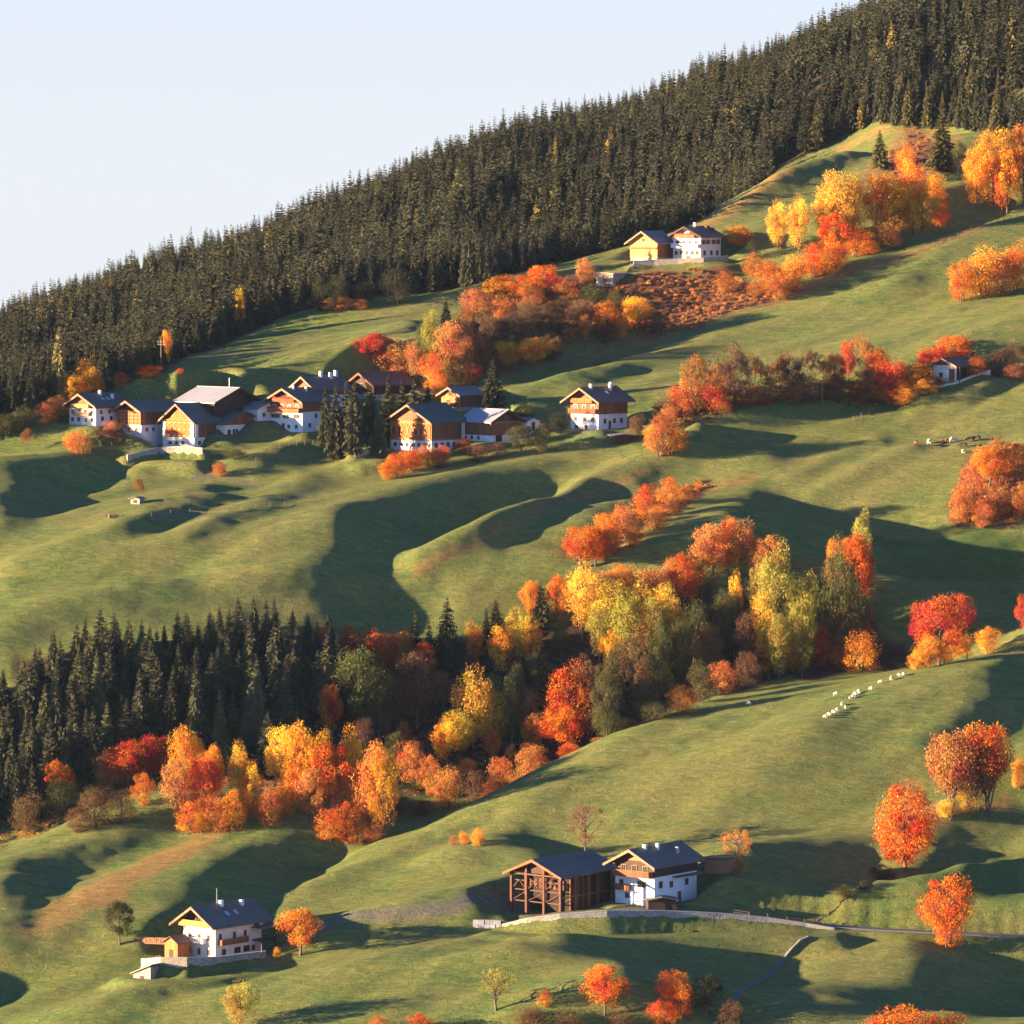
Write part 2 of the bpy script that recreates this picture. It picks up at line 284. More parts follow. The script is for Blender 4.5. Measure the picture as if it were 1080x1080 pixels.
HROWS = """
285 6 6 5 5 5 4 4 4 3 4 3 4 4 4 5 6 5 7 7 7 9 9 9 10 10 11 11 10 11 10 9 10 8 7 7 6 5 4 3 3 1 2 1 0 0 0 -1 -1 -1 -1 -1 -1 -1 -2 -1 -1 -2 -1 -2 -1 -1 -1 -1 -1 -1 -1 -1 0 0 -1 0 0 0 1 0 1 1 0 2 1 1 2 2 2 3 2 4 3 4 4 4 5 6 5 7 6 7 8 8 9 8 10 10 10 11 11 11 12 12 12 12 13
306 6 5 5 5 5 4 4 3 4 3 4 3 4 4 5 5 5 6 7 8 8 9 10 10 11 10 11 11 11 10 10 9 9 7 7 6 5 4 3 2 2 1 0 1 -1 0 -1 -1 -1 -1 -2 -1 -2 -2 -1 -2 -1 -2 -2 -1 -1 -2 -1 -1 -1 -1 -1 0 0 -1 0 0 0 1 0 1 0 1 1 2 1 2 2 2 2 3 3 3 4 4 5 5 5 6 7 6 8 7 8 9 9 10 10 10 11 11 12 11 13 12 13 13
329 5 6 5 4 4 4 4 3 4 3 4 3 4 4 4 5 5 6 7 8 8 9 9 10 11 11 11 11 11 11 10 9 9 7 7 6 5 3 3 2 2 1 0 0 -1 0 -2 -1 -1 -2 -1 -2 -2 -2 -2 -1 -2 -2 -1 -2 -2 -1 -1 -2 -1 -1 0 -1 -1 0 0 0 0 1 0 1 1 1 1 1 2 1 2 2 2 3 3 3 4 4 5 5 6 6 6 7 8 7 9 8 9 10 10 11 11 11 12 12 12 13 13 14
351 6 5 5 4 4 4 3 4 3 3 3 4 3 4 4 5 5 6 7 7 8 9 9 11 10 11 12 11 11 11 10 10 9 7 7 5 5 3 3 2 1 1 0 -1 -1 -1 -1 -1 -2 -2 -2 -2 -2 -2 -1 -2 -2 -2 -2 -2 -1 -2 -1 -1 -2 0 -1 -1 0 -1 0 0 1 0 1 0 1 1 2 1 1 2 1 2 3 2 3 4 3 5 4 5 6 6 7 7 7 8 9 9 9 10 10 11 11 11 12 13 12 13 14 13
374 6 5 4 5 3 4 3 3 3 3 3 3 4 3 4 4 5 6 6 7 8 9 10 10 11 12 11 12 12 11 11 9 9 8 6 6 4 3 2 2 0 0 0 -1 -1 -1 -2 -2 -2 -2 -2 -2 -2 -2 -2 -2 -2 -2 -1 -2 -2 -1 -2 -1 -1 -1 -1 0 -1 0 0 0 0 1 0 1 1 1 1 1 2 1 2 2 2 3 3 3 4 4 5 5 6 6 6 8 7 9 8 9 10 10 10 11 11 12 12 13 13 13 13 14
397 6 5 4 4 4 3 3 3 2 3 3 3 3 3 3 4 5 5 6 7 8 9 10 10 12 12 12 12 13 11 11 11 9 7 7 5 3 3 2 1 0 0 -1 -1 -2 -1 -2 -2 -2 -3 -2 -2 -2 -3 -2 -2 -2 -2 -1 -2 -2 -1 -2 -1 -1 -1 -1 0 -1 0 0 0 0 1 0 1 1 1 1 1 2 1 2 2 2 3 3 3 4 4 5 5 6 6 7 7 8 8 9 9 10 10 11 11 11 12 12 13 13 13 14 14
420 6 5 4 4 4 3 2 3 2 3 2 3 2 3 3 3 4 4 6 7 7 9 10 11 12 13 13 13 12 13 11 11 10 7 7 5 3 3 1 0 0 -1 -1 -1 -2 -2 -2 -2 -3 -2 -3 -2 -2 -3 -2 -2 -2 -2 -2 -2 -2 -1 -2 -1 -1 -1 -1 0 -1 0 0 0 0 1 0 1 1 1 1 1 2 1 2 2 2 2 3 4 4 4 5 5 6 6 7 7 8 9 9 9 10 11 11 11 12 12 12 13 13 13 14 15
443 6 5 5 4 3 3 3 2 2 3 1 2 2 2 2 3 3 4 5 6 8 8 11 11 12 13 14 13 14 13 12 11 10 8 7 4 3 2 1 0 -1 -1 -1 -2 -2 -2 -3 -2 -3 -2 -3 -2 -3 -2 -3 -2 -2 -2 -2 -2 -2 -1 -2 -1 -1 -1 -1 -1 0 0 0 0 1 0 1 1 1 1 1 1 1 1 2 2 2 2 3 4 4 4 5 5 6 7 7 7 9 8 9 10 10 10 12 11 12 12 13 13 13 14 14 15
466 6 5 5 4 4 3 3 2 2 2 2 1 1 1 2 1 3 3 4 6 7 9 10 12 12 14 13 15 13 14 13 11 10 8 6 5 2 1 1 0 -1 -2 -1 -3 -2 -2 -3 -2 -3 -2 -3 -3 -2 -2 -3 -2 -2 -3 -2 -1 -2 -2 -1 -2 -1 0 -1 -1 0 0 0 0 1 1 1 0 2 1 1 1 1 1 2 1 2 3 3 3 4 4 5 6 6 7 7 8 8 9 9 10 10 10 12 11 13 12 13 14 13 14 14 15
489 6 6 5 4 4 4 2 3 2 1 1 1 1 0 1 1 2 2 4 5 6 9 10 12 13 14 14 14 14 14 13 12 10 8 5 4 2 1 0 -1 -1 -2 -2 -2 -2 -3 -2 -3 -2 -3 -3 -2 -3 -2 -2 -3 -2 -2 -2 -2 -2 -1 -2 -1 -1 -1 -1 0 0 0 0 1 0 1 1 1 2 1 1 1 1 1 2 1 2 3 2 4 3 5 5 5 7 6 8 8 8 9 10 10 10 11 11 12 13 12 14 13 14 14 15 14
513 6 6 5 5 4 4 3 2 2 1 1 1 0 0 0 0 1 1 3 4 7 8 10 12 13 14 14 14 14 14 13 12 10 8 5 3 1 1 -1 -1 -1 -2 -2 -2 -3 -2 -3 -2 -3 -2 -3 -2 -2 -3 -2 -2 -2 -3 -2 -1 -2 -2 -1 -1 -2 0 -1 0 -1 1 0 1 0 2 1 1 2 1 1 2 1 1 1 2 1 3 2 4 3 5 5 5 7 6 8 8 9 9 10 10 11 11 12 12 12 13 13 14 14 15 15 15
536 7 6 6 6 4 4 3 3 2 1 0 0 0 0 -1 -1 0 1 2 3 6 8 10 12 13 13 14 14 13 14 12 12 10 8 4 3 1 1 -1 -1 -2 -1 -3 -2 -2 -3 -2 -3 -2 -3 -2 -3 -2 -2 -2 -2 -2 -2 -2 -2 -2 -1 -2 -1 -1 -1 0 -1 0 0 1 1 1 1 1 2 2 1 2 1 1 1 1 2 2 2 3 3 4 4 5 6 6 7 8 8 9 9 10 11 11 12 11 12 13 13 14 14 14 15 15 15
560 7 7 7 6 5 4 4 2 2 1 0 0 0 -1 -1 -1 -1 0 1 2 5 7 10 12 12 13 13 13 13 12 12 11 9 8 4 3 1 1 -1 -1 -1 -2 -2 -2 -3 -2 -2 -3 -2 -2 -3 -2 -2 -2 -3 -2 -2 -1 -2 -2 -1 -2 -1 -1 -1 -1 0 -1 0 1 0 1 1 1 2 2 2 2 1 2 1 1 1 1 2 3 3 3 4 5 5 5 7 7 7 9 8 10 10 11 11 12 12 13 12 13 14 14 15 15 15 16
584 8 7 8 6 6 5 4 3 2 0 1 -1 0 -1 -1 -2 -1 -1 0 1 4 7 9 10 12 12 12 12 12 11 11 10 8 7 5 2 2 0 0 -1 -1 -2 -2 -2 -2 -2 -2 -2 -3 -2 -2 -2 -2 -2 -2 -2 -2 -1 -2 -2 -1 -2 -1 -1 -1 0 -1 0 0 1 0 1 2 1 2 2 2 2 2 1 1 1 1 2 2 2 3 4 4 5 5 6 7 7 7 9 9 9 11 10 12 12 12 13 13 14 13 15 14 16 15 16
609 8 8 8 8 6 6 4 3 2 1 0 0 0 -1 -2 -1 -2 -2 -1 1 3 6 8 9 10 11 10 11 11 10 9 9 7 6 4 3 2 0 0 0 -2 -1 -2 -1 -2 -2 -2 -2 -2 -2 -2 -1 -2 -2 -2 -1 -2 -1 -2 -1 -2 -1 -1 -1 -1 0 -1 0 0 1 1 1 1 2 2 2 3 2 2 1 1 1 1 1 3 2 3 4 4 5 6 6 7 7 8 9 9 10 10 11 11 12 13 13 13 14 14 15 15 15 15 16
634 9 9 8 8 7 7 4 4 2 1 1 0 0 -1 -1 -2 -2 -2 -1 0 2 5 6 8 8 9 8 9 9 8 8 7 6 6 3 3 2 1 0 0 -1 -1 -1 -1 -2 -1 -2 -2 -1 -2 -1 -2 -1 -2 -1 -2 -1 -2 -1 -1 -2 -1 -1 0 -1 0 -1 0 1 0 1 2 1 2 2 3 2 3 2 1 1 1 1 2 2 2 4 3 5 5 6 6 8 7 9 8 10 10 10 11 11 12 13 13 14 14 14 15 15 15 15 16
660 9 10 9 8 8 7 5 4 2 3 1 1 -1 -1 -1 -1 -2 -2 -1 0 1 3 4 6 6 6 7 6 7 6 6 6 5 5 3 3 2 1 1 0 0 -1 -1 -1 -1 -1 -1 -2 -1 -1 -1 -1 -2 -1 -1 -1 -2 -1 -1 -1 -1 -1 -1 -1 0 -1 0 0 1 1 1 2 1 3 2 3 3 2 2 2 1 2 1 2 1 3 3 4 4 5 6 7 7 8 9 9 10 10 11 11 11 12 13 13 13 15 15 15 15 15 15 16
686 10 10 10 9 8 8 5 5 3 3 2 1 -1 0 -1 -1 -1 -2 -1 -1 0 1 3 3 3 4 4 5 4 4 5 4 4 4 3 3 2 1 1 1 0 0 -1 0 -1 -1 -1 -1 -1 0 -1 -1 -1 -1 -1 -1 -1 -1 -1 -1 -1 0 -1 -1 0 -1 0 1 0 1 2 2 2 3 3 3 3 3 2 2 2 1 2 1 2 2 3 4 4 5 6 7 7 8 9 10 10 11 11 11 12 12 12 13 14 14 16 15 14 16 15 16
713 10 11 10 10 9 7 7 5 5 3 2 1 1 0 0 -1 -2 -1 -2 -1 -1 0 0 1 1 1 2 2 2 2 2 3 3 3 3 2 2 2 1 1 1 0 0 0 -1 0 -1 0 0 -1 0 0 -1 0 -1 -2 -1 0 -1 0 -1 -1 0 -1 0 -1 1 0 1 1 2 2 3 3 4 4 3 4 3 3 2 2 0 1 1 2 3 4 4 5 6 6 8 8 9 10 10 11 12 12 12 12 13 13 14 14 14 15 15 16 16 16
740 11 11 10 11 9 9 7 6 5 3 3 2 2 1 0 -1 -1 -1 -2 -2 -2 -2 -2 -1 -2 -1 -1 -1 -1 -1 1 1 2 2 3 2 2 2 2 2 1 1 0 0 0 1 -1 -1 1 0 1 0 1 -1 -1 -2 -2 0 1 0 -1 0 -1 -1 0 0 0 0 1 1 2 3 4 5 4 5 5 5 5 4 3 1 -1 -1 0 2 2 3 5 5 5 7 7 9 9 10 11 11 11 12 13 13 13 13 14 14 14 14 16 16 15 17
767 11 12 11 11 10 9 8 6 6 4 3 3 3 2 1 0 -1 -1 -3 -3 -3 -3 -4 -3 -4 -4 -4 -4 -5 -4 -3 0 2 3 2 3 1 2 3 4 2 1 1 1 1 2 0 -2 1 2 2 1 0 0 -2 -3 -4 0 2 1 -1 -1 0 0 0 -1 1 1 1 1 1 5 6 5 6 6 7 7 7 5 5 0 -6 -4 -1 0 2 3 5 5 6 6 8 8 10 10 11 11 11 12 13 13 13 14 15 14 14 14 15 16 15 16
794 11 12 12 12 10 10 8 7 6 6 4 4 3 3 2 0 0 -2 -2 -4 -4 -5 -5 -6 -5 -7 -6 -8 -8 -10 -10 1 3 4 5 5 3 4 6 5 5 5 5 4 4 4 3 3 3 3 2 2 2 0 0 -1 -2 -4 -8 -7 -4 -1 0 1 1 1 1 1 1 2 2 4 4 5 5 5 6 6 8 7 7 -3 -13 -7 -3 -1 2 4 4 5 7 6 8 8 10 10 11 12 12 12 12 13 13 14 15 14 14 15 15 15 16 16
821 12 12 13 12 10 10 9 8 7 6 5 5 5 3 3 1 0 -2 -3 -4 -6 -6 -7 -7 -8 -7 -9 -9 -11 -14 -15 5 7 7 7 7 8 7 7 7 7 7 7 7 7 7 7 7 6 7 6 7 6 6 6 6 6 2 -8 -13 -15 -12 -9 -7 -5 -3 3 3 2 0 0 0 3 4 4 1 -3 -2 0 5 10 -2 -16 -9 -4 0 2 4 5 6 7 7 8 8 10 10 11 12 12 12 13 13 13 14 14 14 15 15 15 15 16 15
847 13 12 13 13 10 11 9 9 8 7 6 6 6 4 3 2 0 -1 -4 -5 -6 -8 -8 -9 -10 -9 -9 -10 -9 -11 -8 4 6 6 7 6 8 7 8 7 7 6 7 8 7 8 8 8 8 8 9 8 9 8 9 9 9 8 6 2 -7 -21 -21 -19 -16 -13 0 11 9 1 -6 -7 -4 -1 3 -4 -10 -10 -8 -3 9 2 -9 -4 -1 2 3 5 6 7 7 8 8 9 10 10 11 11 13 12 13 14 13 13 13 15 14 16 15 15 16 16
874 12 13 13 13 11 11 10 10 8 8 7 7 6 6 3 3 1 -2 -3 -6 -8 -9 -10 -11 -11 -10 -11 -9 -7 -5 1 5 6 5 5 5 3 4 8 9 7 6 6 6 7 6 7 7 7 8 7 8 8 9 9 9 10 9 11 9 3 -18 -21 -18 -19 -20 -11 5 4 -5 -4 -7 -10 -10 -5 -7 -13 -10 -7 -1 5 6 2 3 4 5 6 7 7 8 8 8 9 9 9 11 11 12 12 13 13 13 14 13 13 14 14 15 15 16 17 17
900 12 14 13 12 12 11 11 10 9 9 8 8 7 6 4 4 1 -1 -3 -7 -9 -11 -12 -12 -13 -13 -12 -11 -8 -2 7 9 9 8 9 7 1 -5 0 8 12 9 7 7 6 7 6 6 6 6 6 6 6 6 6 6 7 7 10 10 5 -16 -18 -14 -10 -8 -12 -9 -10 -19 -3 -5 -10 -17 -14 -14 -14 -10 -4 1 8 11 9 9 10 9 9 9 9 9 9 9 9 9 10 10 11 12 13 12 14 13 14 14 13 13 14 14 15 17 17 17
925 12 14 13 13 12 12 11 11 10 9 9 8 8 6 6 4 2 0 -4 -7 -11 -12 -14 -14 -15 -16 -15 -15 -12 -7 9 14 10 10 10 9 8 4 -8 -4 8 14 13 10 9 9 9 9 7 8 7 7 7 6 5 3 1 -1 0 3 -1 -16 -21 -19 -14 -6 -7 3 9 -5 -15 -17 -17 -20 -21 -21 -20 -13 -5 3 12 17 15 15 14 14 12 12 10 11 9 10 9 10 9 10 11 12 12 14 13 14 14 13 13 14 14 14 15 16 16 17
949 13 13 13 13 13 13 11 11 10 10 9 9 8 8 6 5 3 0 -4 -8 -12 -13 -15 -16 -17 -18 -20 -19 -19 -16 8 19 13 11 11 11 11 10 4 -8 -11 5 14 16 11 12 12 11 12 11 12 11 13 13 12 10 -1 -9 -14 -14 -14 -19 -20 -20 -19 -14 -8 2 10 10 0 -11 -18 -21 -23 -24 -25 -22 -14 -2 18 20 20 21 20 17 15 14 13 11 11 10 9 10 9 10 11 11 13 13 14 13 14 14 13 14 14 14 15 15 16 16
973 12 14 13 13 13 13 12 11 11 9 10 9 9 7 7 5 4 1 -4 -9 -12 -14 -15 -17 -19 -20 -23 -24 -27 -25 2 22 19 13 12 12 12 12 11 4 -11 -14 -1 16 15 10 10 11 10 10 11 11 13 19 20 11 1 4 -10 -21 -22 -23 -22 -23 -22 -19 -8 1 9 8 8 1 -5 -11 -19 -26 -27 -26 -23 -12 15 21 25 26 23 20 18 16 14 12 11 11 9 10 9 10 10 12 12 13 13 14 14 14 13 14 14 14 15 15 15 16
995 13 14 13 13 13 13 12 12 10 10 9 10 8 8 7 5 4 0 -3 -8 -12 -13 -15 -17 -19 -21 -24 -28 -34 -37 -3 24 23 12 11 11 13 12 13 12 1 -14 -12 5 15 13 11 12 10 11 9 8 10 13 19 22 11 10 -9 -20 -22 -24 -24 -24 -24 -24 -19 -5 10 14 10 6 5 3 -7 -24 -29 -28 -27 -19 6 20 25 28 25 22 20 16 15 13 12 10 9 10 9 10 10 11 11 13 13 15 14 13 14 14 14 14 14 15 14 16
1017 13 13 14 13 13 13 12 11 11 10 9 9 9 7 7 5 3 1 -4 -7 -10 -12 -14 -15 -17 -20 -23 -28 -36 -39 -4 18 18 10 8 8 9 9 11 11 10 0 -11 -8 7 13 11 12 12 12 11 12 10 9 8 4 9 15 9 -3 -14 -19 -21 -23 -24 -25 -23 -14 8 23 13 7 7 7 0 -18 -28 -29 -28 -22 -3 16 22 28 27 23 20 17 15 13 12 10 9 9 9 9 10 10 12 12 13 14 14 14 14 15 14 12 14 15 15 15
1037 13 14 13 13 13 13 12 11 11 9 10 8 9 7 7 4 3 0 -3 -6 -8 -10 -12 -14 -14 -16 -18 -20 -26 -23 0 2 2 3 5 5 4 4 5 6 6 5 1 -4 0 7 8 8 9 10 10 11 12 12 10 2 1 7 6 2 -2 -8 -13 -17 -19 -21 -22 -17 -1 17 15 10 10 10 6 -13 -27 -27 -28 -24 -8 15 17 30 28 23 20 17 14 12 11 10 8 9 9 8 10 10 11 12 13 13 14 14 14 15 14 12 14 15 15 16
1057 13 13 14 13 12 13 12 11 10 9 9 9 7 7 6 5 2 0 -2 -4 -7 -9 -10 -11 -11 -12 -11 -9 -3 7 4 -7 -16 -7 -4 2 3 1 -1 0 1 2 1 3 1 3 3 4 4 5 5 6 8 9 9 6 4 2 2 -1 -4 -6 -6 -8 -10 -13 -15 -15 -10 3 10 10 10 12 11 -2 -17 -19 -22 -21 -12 10 12 32 27 22 18 15 13 11 10 9 8 8 8 8 9 10 11 11 13 13 14 14 14 14 14 12 14 15 16 15
1076 13 13 13 13 12 12 12 10 10 9 9 8 7 7 5 4 3 0 -2 -3 -6 -6 -8 -9 -9 -9 -8 -5 0 10 10 -1 -9 4 -5 2 9 7 -7 -12 -8 -7 -3 5 6 5 5 4 3 3 2 2 -1 2 3 5 4 2 1 -1 -2 -3 -3 -4 -6 -8 -10 -10 -9 -3 1 2 3 3 4 3 -3 -4 -5 -5 -3 5 5 21 20 17 15 12 11 9 9 7 8 7 8 8 8 10 11 11 12 13 13 14 13 15 13 13 15 15 15 15
1094 12 13 13 13 12 11 11 10 10 9 8 7 7 6 5 4 2 1 -1 -3 -4 -5 -7 -7 -7 -7 -6 -7 -6 -2 8 -3 -7 13 9 9 12 10 -2 -17 -16 -13 -8 7 13 10 10 10 8 9 7 5 1 -4 -7 1 8 7 5 5 5 5 3 4 3 -1 -12 -15 -13 -12 -12 -7 -1 -2 -2 0 1 3 5 5 5 5 2 2 9 10 10 9 9 8 6 7 6 7 7 8 8 10 10 11 12 13 12 13 14 13 14 14 15 15 15 15
1110 13 13 12 12 12 11 11 9 9 8 8 7 6 5 5 3 3 0 0 -2 -3 -4 -4 -6 -5 -5 -5 -4 -6 -3 5 -7 -12 8 12 8 9 9 2 -16 -22 -18 -9 12 17 12 12 13 12 12 12 12 11 5 -11 -12 3 10 11 9 10 9 10 10 11 8 -7 -17 -16 -16 -14 -9 1 0 -8 -6 -6 -4 3 7 9 10 5 -6 2 6 7 7 7 6 6 5 6 6 6 7 9 9 11 11 13 12 12 12 13 13 13 15 15 15 15 16
1126 13 13 12 11 11 11 10 9 8 8 6 6 6 5 4 4 2 1 -1 -1 -2 -2 -4 -3 -4 -3 -2 0 2 2 3 -16 -18 2 12 8 7 8 4 -15 -27 -24 -14 11 22 11 11 12 12 12 13 13 12 12 5 -11 -11 7 12 10 10 10 10 10 11 9 -3 -18 -18 -16 -14 -7 8 17 0 -2 -4 -8 -15 -10 4 13 12 4 6 7 8 7 6 6 5 5 5 5 5 7 9 10 11 11 12 12 12 12 12 12 14 15 15 15 15 16
1141 13 12 12 11 10 10 10 8 8 7 5 6 5 5 3 3 2 1 0 0 -2 -1 -2 -2 -2 -2 0 2 7 7 3 -19 -21 -5 14 9 7 8 5 -8 -27 -29 -21 4 21 12 8 10 11 11 11 12 12 13 10 -2 -13 7 12 9 10 9 10 9 9 9 3 -15 -23 -20 -19 -14 0 12 2 1 15 21 -8 -22 -19 2 13 17 18 13 11 9 7 6 5 5 5 5 5 7 9 10 11 12 12 12 11 11 12 12 14 14 15 16 15 16
1155 13 12 12 10 10 9 9 8 7 6 5 4 5 4 3 3 1 1 0 0 0 -1 -1 -1 -1 0 0 2 5 9 4 -19 -20 -7 16 13 9 8 9 2 -19 -28 -26 -10 13 11 6 8 8 9 9 10 10 12 12 5 -8 6 12 10 10 10 10 9 10 9 7 -12 -24 -24 -21 -19 -8 11 10 -6 2 13 12 4 -20 -13 6 20 27 20 15 11 9 7 6 5 5 5 6 7 8 10 12 12 12 12 11 11 11 13 13 13 15 16 16 15
1168 13 13 10 10 9 8 8 8 6 6 4 4 3 3 3 3 1 1 0 0 0 0 1 0 0 0 1 1 4 9 4 -17 -21 -9 15 16 10 11 11 9 -7 -22 -24 -18 5 12 3 4 7 7 7 7 7 8 9 8 -3 5 11 11 11 11 11 11 10 10 8 -2 -22 -25 -24 -20 -14 6 16 -8 -18 -3 16 21 0 -11 2 18 28 23 18 14 11 8 8 6 6 6 6 7 9 10 11 12 12 12 11 10 12 12 12 14 14 16 16 15
1181 13 12 11 9 8 7 7 7 6 5 4 3 2 3 2 1 2 1 0 0 0 1 1 2 1 2 2 0 2 9 5 -18 -20 -12 10 18 11 11 11 11 2 -19 -22 -21 -2 26 12 3 4 7 7 6 6 6 5 5 2 -1 -1 6 13 12 12 12 12 14 11 7 -13 -23 -25 -22 -15 -2 17 1 -21 -23 -2 15 16 6 3 17 29 25 21 17 13 10 9 8 7 6 7 8 9 10 11 12 12 11 11 11 11 12 12 14 13 15 16 16
1194 12 11 11 8 8 6 7 6 5 5 3 2 2 2 1 1 1 0 0 1 0 2 2 2 4 4 4 3 1 6 2 -18 -23 -15 5 22 14 11 12 12 6 -17 -22 -22 -10 23 31 14 5 6 8 9 7 8 7 6 -2 -15 -15 -3 11 12 11 11 10 13 11 15 8 -11 -21 -23 -19 -5 17 10 -8 -25 -23 -12 3 17 11 21 33 30 24 19 16 13 10 9 9 7 8 9 9 10 11 12 12 11 10 10 12 12 12 13 14 14 16 15
1206 11 11 10 9 6 6 6 5 5 4 2 2 1 1 1 0 0 0 0 0 1 2 2 4 6 7 8 10 7 5 -3 -23 -26 -21 -1 22 17 11 10 12 7 -12 -21 -22 -17 13 35 26 16 8 8 11 10 9 9 6 -7 -18 -15 -10 3 10 10 10 9 9 8 12 13 8 -5 -16 -20 -11 9 12 2 -17 -19 -18 -16 -2 9 20 44 38 29 23 18 15 12 10 10 9 9 9 9 11 11 11 12 11 10 10 11 12 13 13 13 14 15 15
1219 9 10 10 8 7 5 4 5 4 3 2 2 0 0 0 0 -1 0 -1 0 1 2 3 5 6 9 12 14 12 9 2 -19 -26 -26 -15 10 21 13 9 10 8 -7 -23 -23 -20 5 30 33 25 15 7 10 12 10 10 1 -13 -15 -10 -4 3 9 9 8 7 7 6 5 7 8 6 1 -8 -13 -3 7 3 -13 -20 -12 -9 -3 6 8 45 43 32 25 20 16 14 12 11 10 9 10 10 10 11 12 12 11 9 10 11 13 13 13 13 13 14 15
1230 9 9 9 8 6 5 4 4 3 3 2 0 0 0 -1 -1 -1 -1 -1 -1 0 2 3 5 7 10 13 14 12 9 11 -1 -13 -23 -24 -11 10 16 11 10 9 -3 -21 -26 -23 -6 28 35 29 20 9 8 10 12 10 -3 -15 -12 -4 8 9 9 7 8 8 5 3 2 3 2 4 4 2 0 4 7 4 -7 -23 -15 -6 2 7 6 34 38 30 25 21 17 15 12 12 11 10 10 10 11 11 12 12 11 9 10 12 12 13 13 13 13 13 15
1242 8 8 8 7 7 4 4 3 3 2 1 0 0 -1 -1 -2 -1 -2 -2 -1 -1 1 2 5 7 10 13 17 13 9 12 9 4 -8 -19 -23 -11 6 13 10 10 5 -12 -25 -29 -18 20 38 33 23 13 7 5 6 8 1 -5 0 5 8 7 7 7 7 7 6 4 1 1 1 2 2 3 4 9 9 10 7 -6 -15 -19 -12 2 8 32 34 29 23 20 17 15 13 12 12 11 10 11 11 12 12 12 11 9 10 12 12 13 12 13 14 13 14
1253 8 7 7 7 6 4 4 3 2 1 1 1 -1 -1 -2 -2 -2 -3 -2 -2 -2 0 1 3 6 9 13 18 15 11 14 15 11 5 -2 -16 -23 -12 3 11 9 9 2 -14 -26 -28 1 33 31 24 22 18 11 4 2 4 4 6 6 6 5 6 6 5 6 6 5 3 0 -1 0 -1 1 1 4 7 7 7 5 1 -7 -13 -1 6 28 31 25 22 18 17 14 14 12 12 11 12 11 12 12 12 12 11 10 10 11 13 12 13 13 13 14 13
1264 8 6 6 6 6 5 4 2 2 1 1 0 -1 -1 -2 -3 -3 -3 -3 -3 -2 -2 0 1 4 6 11 14 17 17 18 21 19 13 7 -2 -17 -21 -11 6 9 7 7 1 -15 -26 -10 13 17 19 25 29 27 18 9 2 2 3 4 6 5 6 6 5 6 5 5 5 2 -1 -2 -2 -1 -1 1 4 6 6 6 5 4 1 3 5 17 22 21 19 17 15 14 13 13 12 12 12 12 12 13 13 12 11 10 10 12 12 13 13 12 13 14 13
1274 8 6 6 6 5 5 4 3 2 1 0 0 0 -2 -2 -4 -3 -4 -4 -3 -4 -3 -2 -1 1 3 8 11 16 20 24 27 26 21 13 6 -5 -15 -12 2 5 4 5 4 -1 -12 -17 -15 -5 10 26 35 37 30 21 15 4 -2 0 3 5 7 6 6 6 6 6 5 5 1 -1 -2 -2 -2 -2 2 5 7 7 7 6 6 6 5 8 17 17 16 15 15 14 13 13 13 13 12 12 13 13 13 13 11 10 11 12 13 12 13 13 12 13 14
1284 8 7 6 5 5 5 4 3 2 1 1 0 -1 -1 -2 -4 -4 -4 -5 -5 -4 -5 -4 -3 -2 0 4 7 14 21 28 33 33 29 21 12 5 -1 -1 1 1 2 2 2 1 -8 -28 -35 -25 0 25 40 42 36 28 24 18 8 -2 -1 2 6 7 7 7 7 7 7 6 6 2 0 -2 -2 -2 -2 0 1 4 9 8 6 7 6 7 13 15 15 14 15 13 14 13 14 14 13 13 13 14 13 13 12 10 11 13 13 13 12 13 12 12 14
1294 8 7 7 5 5 5 4 4 2 2 0 0 0 -1 -3 -3 -4 -5 -5 -6 -6 -5 -6 -6 -4 -3 -1 4 10 21 30 37 38 36 29 24 15 7 0 -1 -1 1 1 3 -1 -14 -34 -46 -37 -9 21 37 43 41 36 32 28 21 8 1 -2 1 5 8 7 8 7 8 7 8 7 4 3 2 3 2 -1 -11 -14 1 10 9 8 7 8 13 14 15 14 15 14 14 14 15 14 14 14 14 15 14 13 12 10 12 13 13 14 12 12 12 12 13
1304 8 8 7 6 5 5 4 4 3 2 1 0 0 -1 -2 -3 -4 -5 -5 -7 -6 -7 -7 -7 -7 -5 -4 0 6 19 32 39 40 37 34 29 21 10 2 0 -1 0 1 1 -2 -16 -37 -47 -40 -15 12 29 40 43 44 42 37 27 18 10 3 -2 1 4 6 8 7 7 8 7 7 7 6 7 6 6 5 -8 -22 -15 1 8 9 8 10 15 16 16 15 15 15 16 15 15 16 15 14 15 16 14 14 12 12 12 13 14 13 12 12 12 12 12
1315 8 8 7 7 6 5 4 4 4 3 2 0 0 -1 -2 -2 -3 -5 -5 -6 -7 -7 -7 -8 -8 -7 -5 -1 5 14 30 36 38 35 33 28 22 13 6 2 0 0 0 -1 -7 -19 -34 -42 -36 -18 4 21 33 43 47 49 44 34 25 19 13 3 0 0 3 7 7 8 8 7 8 7 8 7 8 7 7 3 -11 -22 -16 -6 6 9 11 19 19 17 17 17 16 17 16 17 16 16 15 17 15 15 15 13 13 12 13 14 13 13 12 11 12 12
1327 8 8 7 7 7 6 5 4 4 3 3 1 1 0 -2 -2 -2 -4 -4 -5 -6 -7 -7 -7 -8 -7 -4 0 6 9 24 30 31 29 27 23 20 14 9 6 3 1 -2 -5 -11 -22 -30 -34 -29 -17 -2 13 25 39 47 50 48 41 34 28 21 13 5 0 2 3 6 8 8 8 7 8 8 8 7 8 8 8 -1 -17 -21 -17 -4 7 11 21 21 19 19 18 18 18 18 18 17 17 16 17 17 15 16 14 13 13 14 14 13 13 12 11 12 11
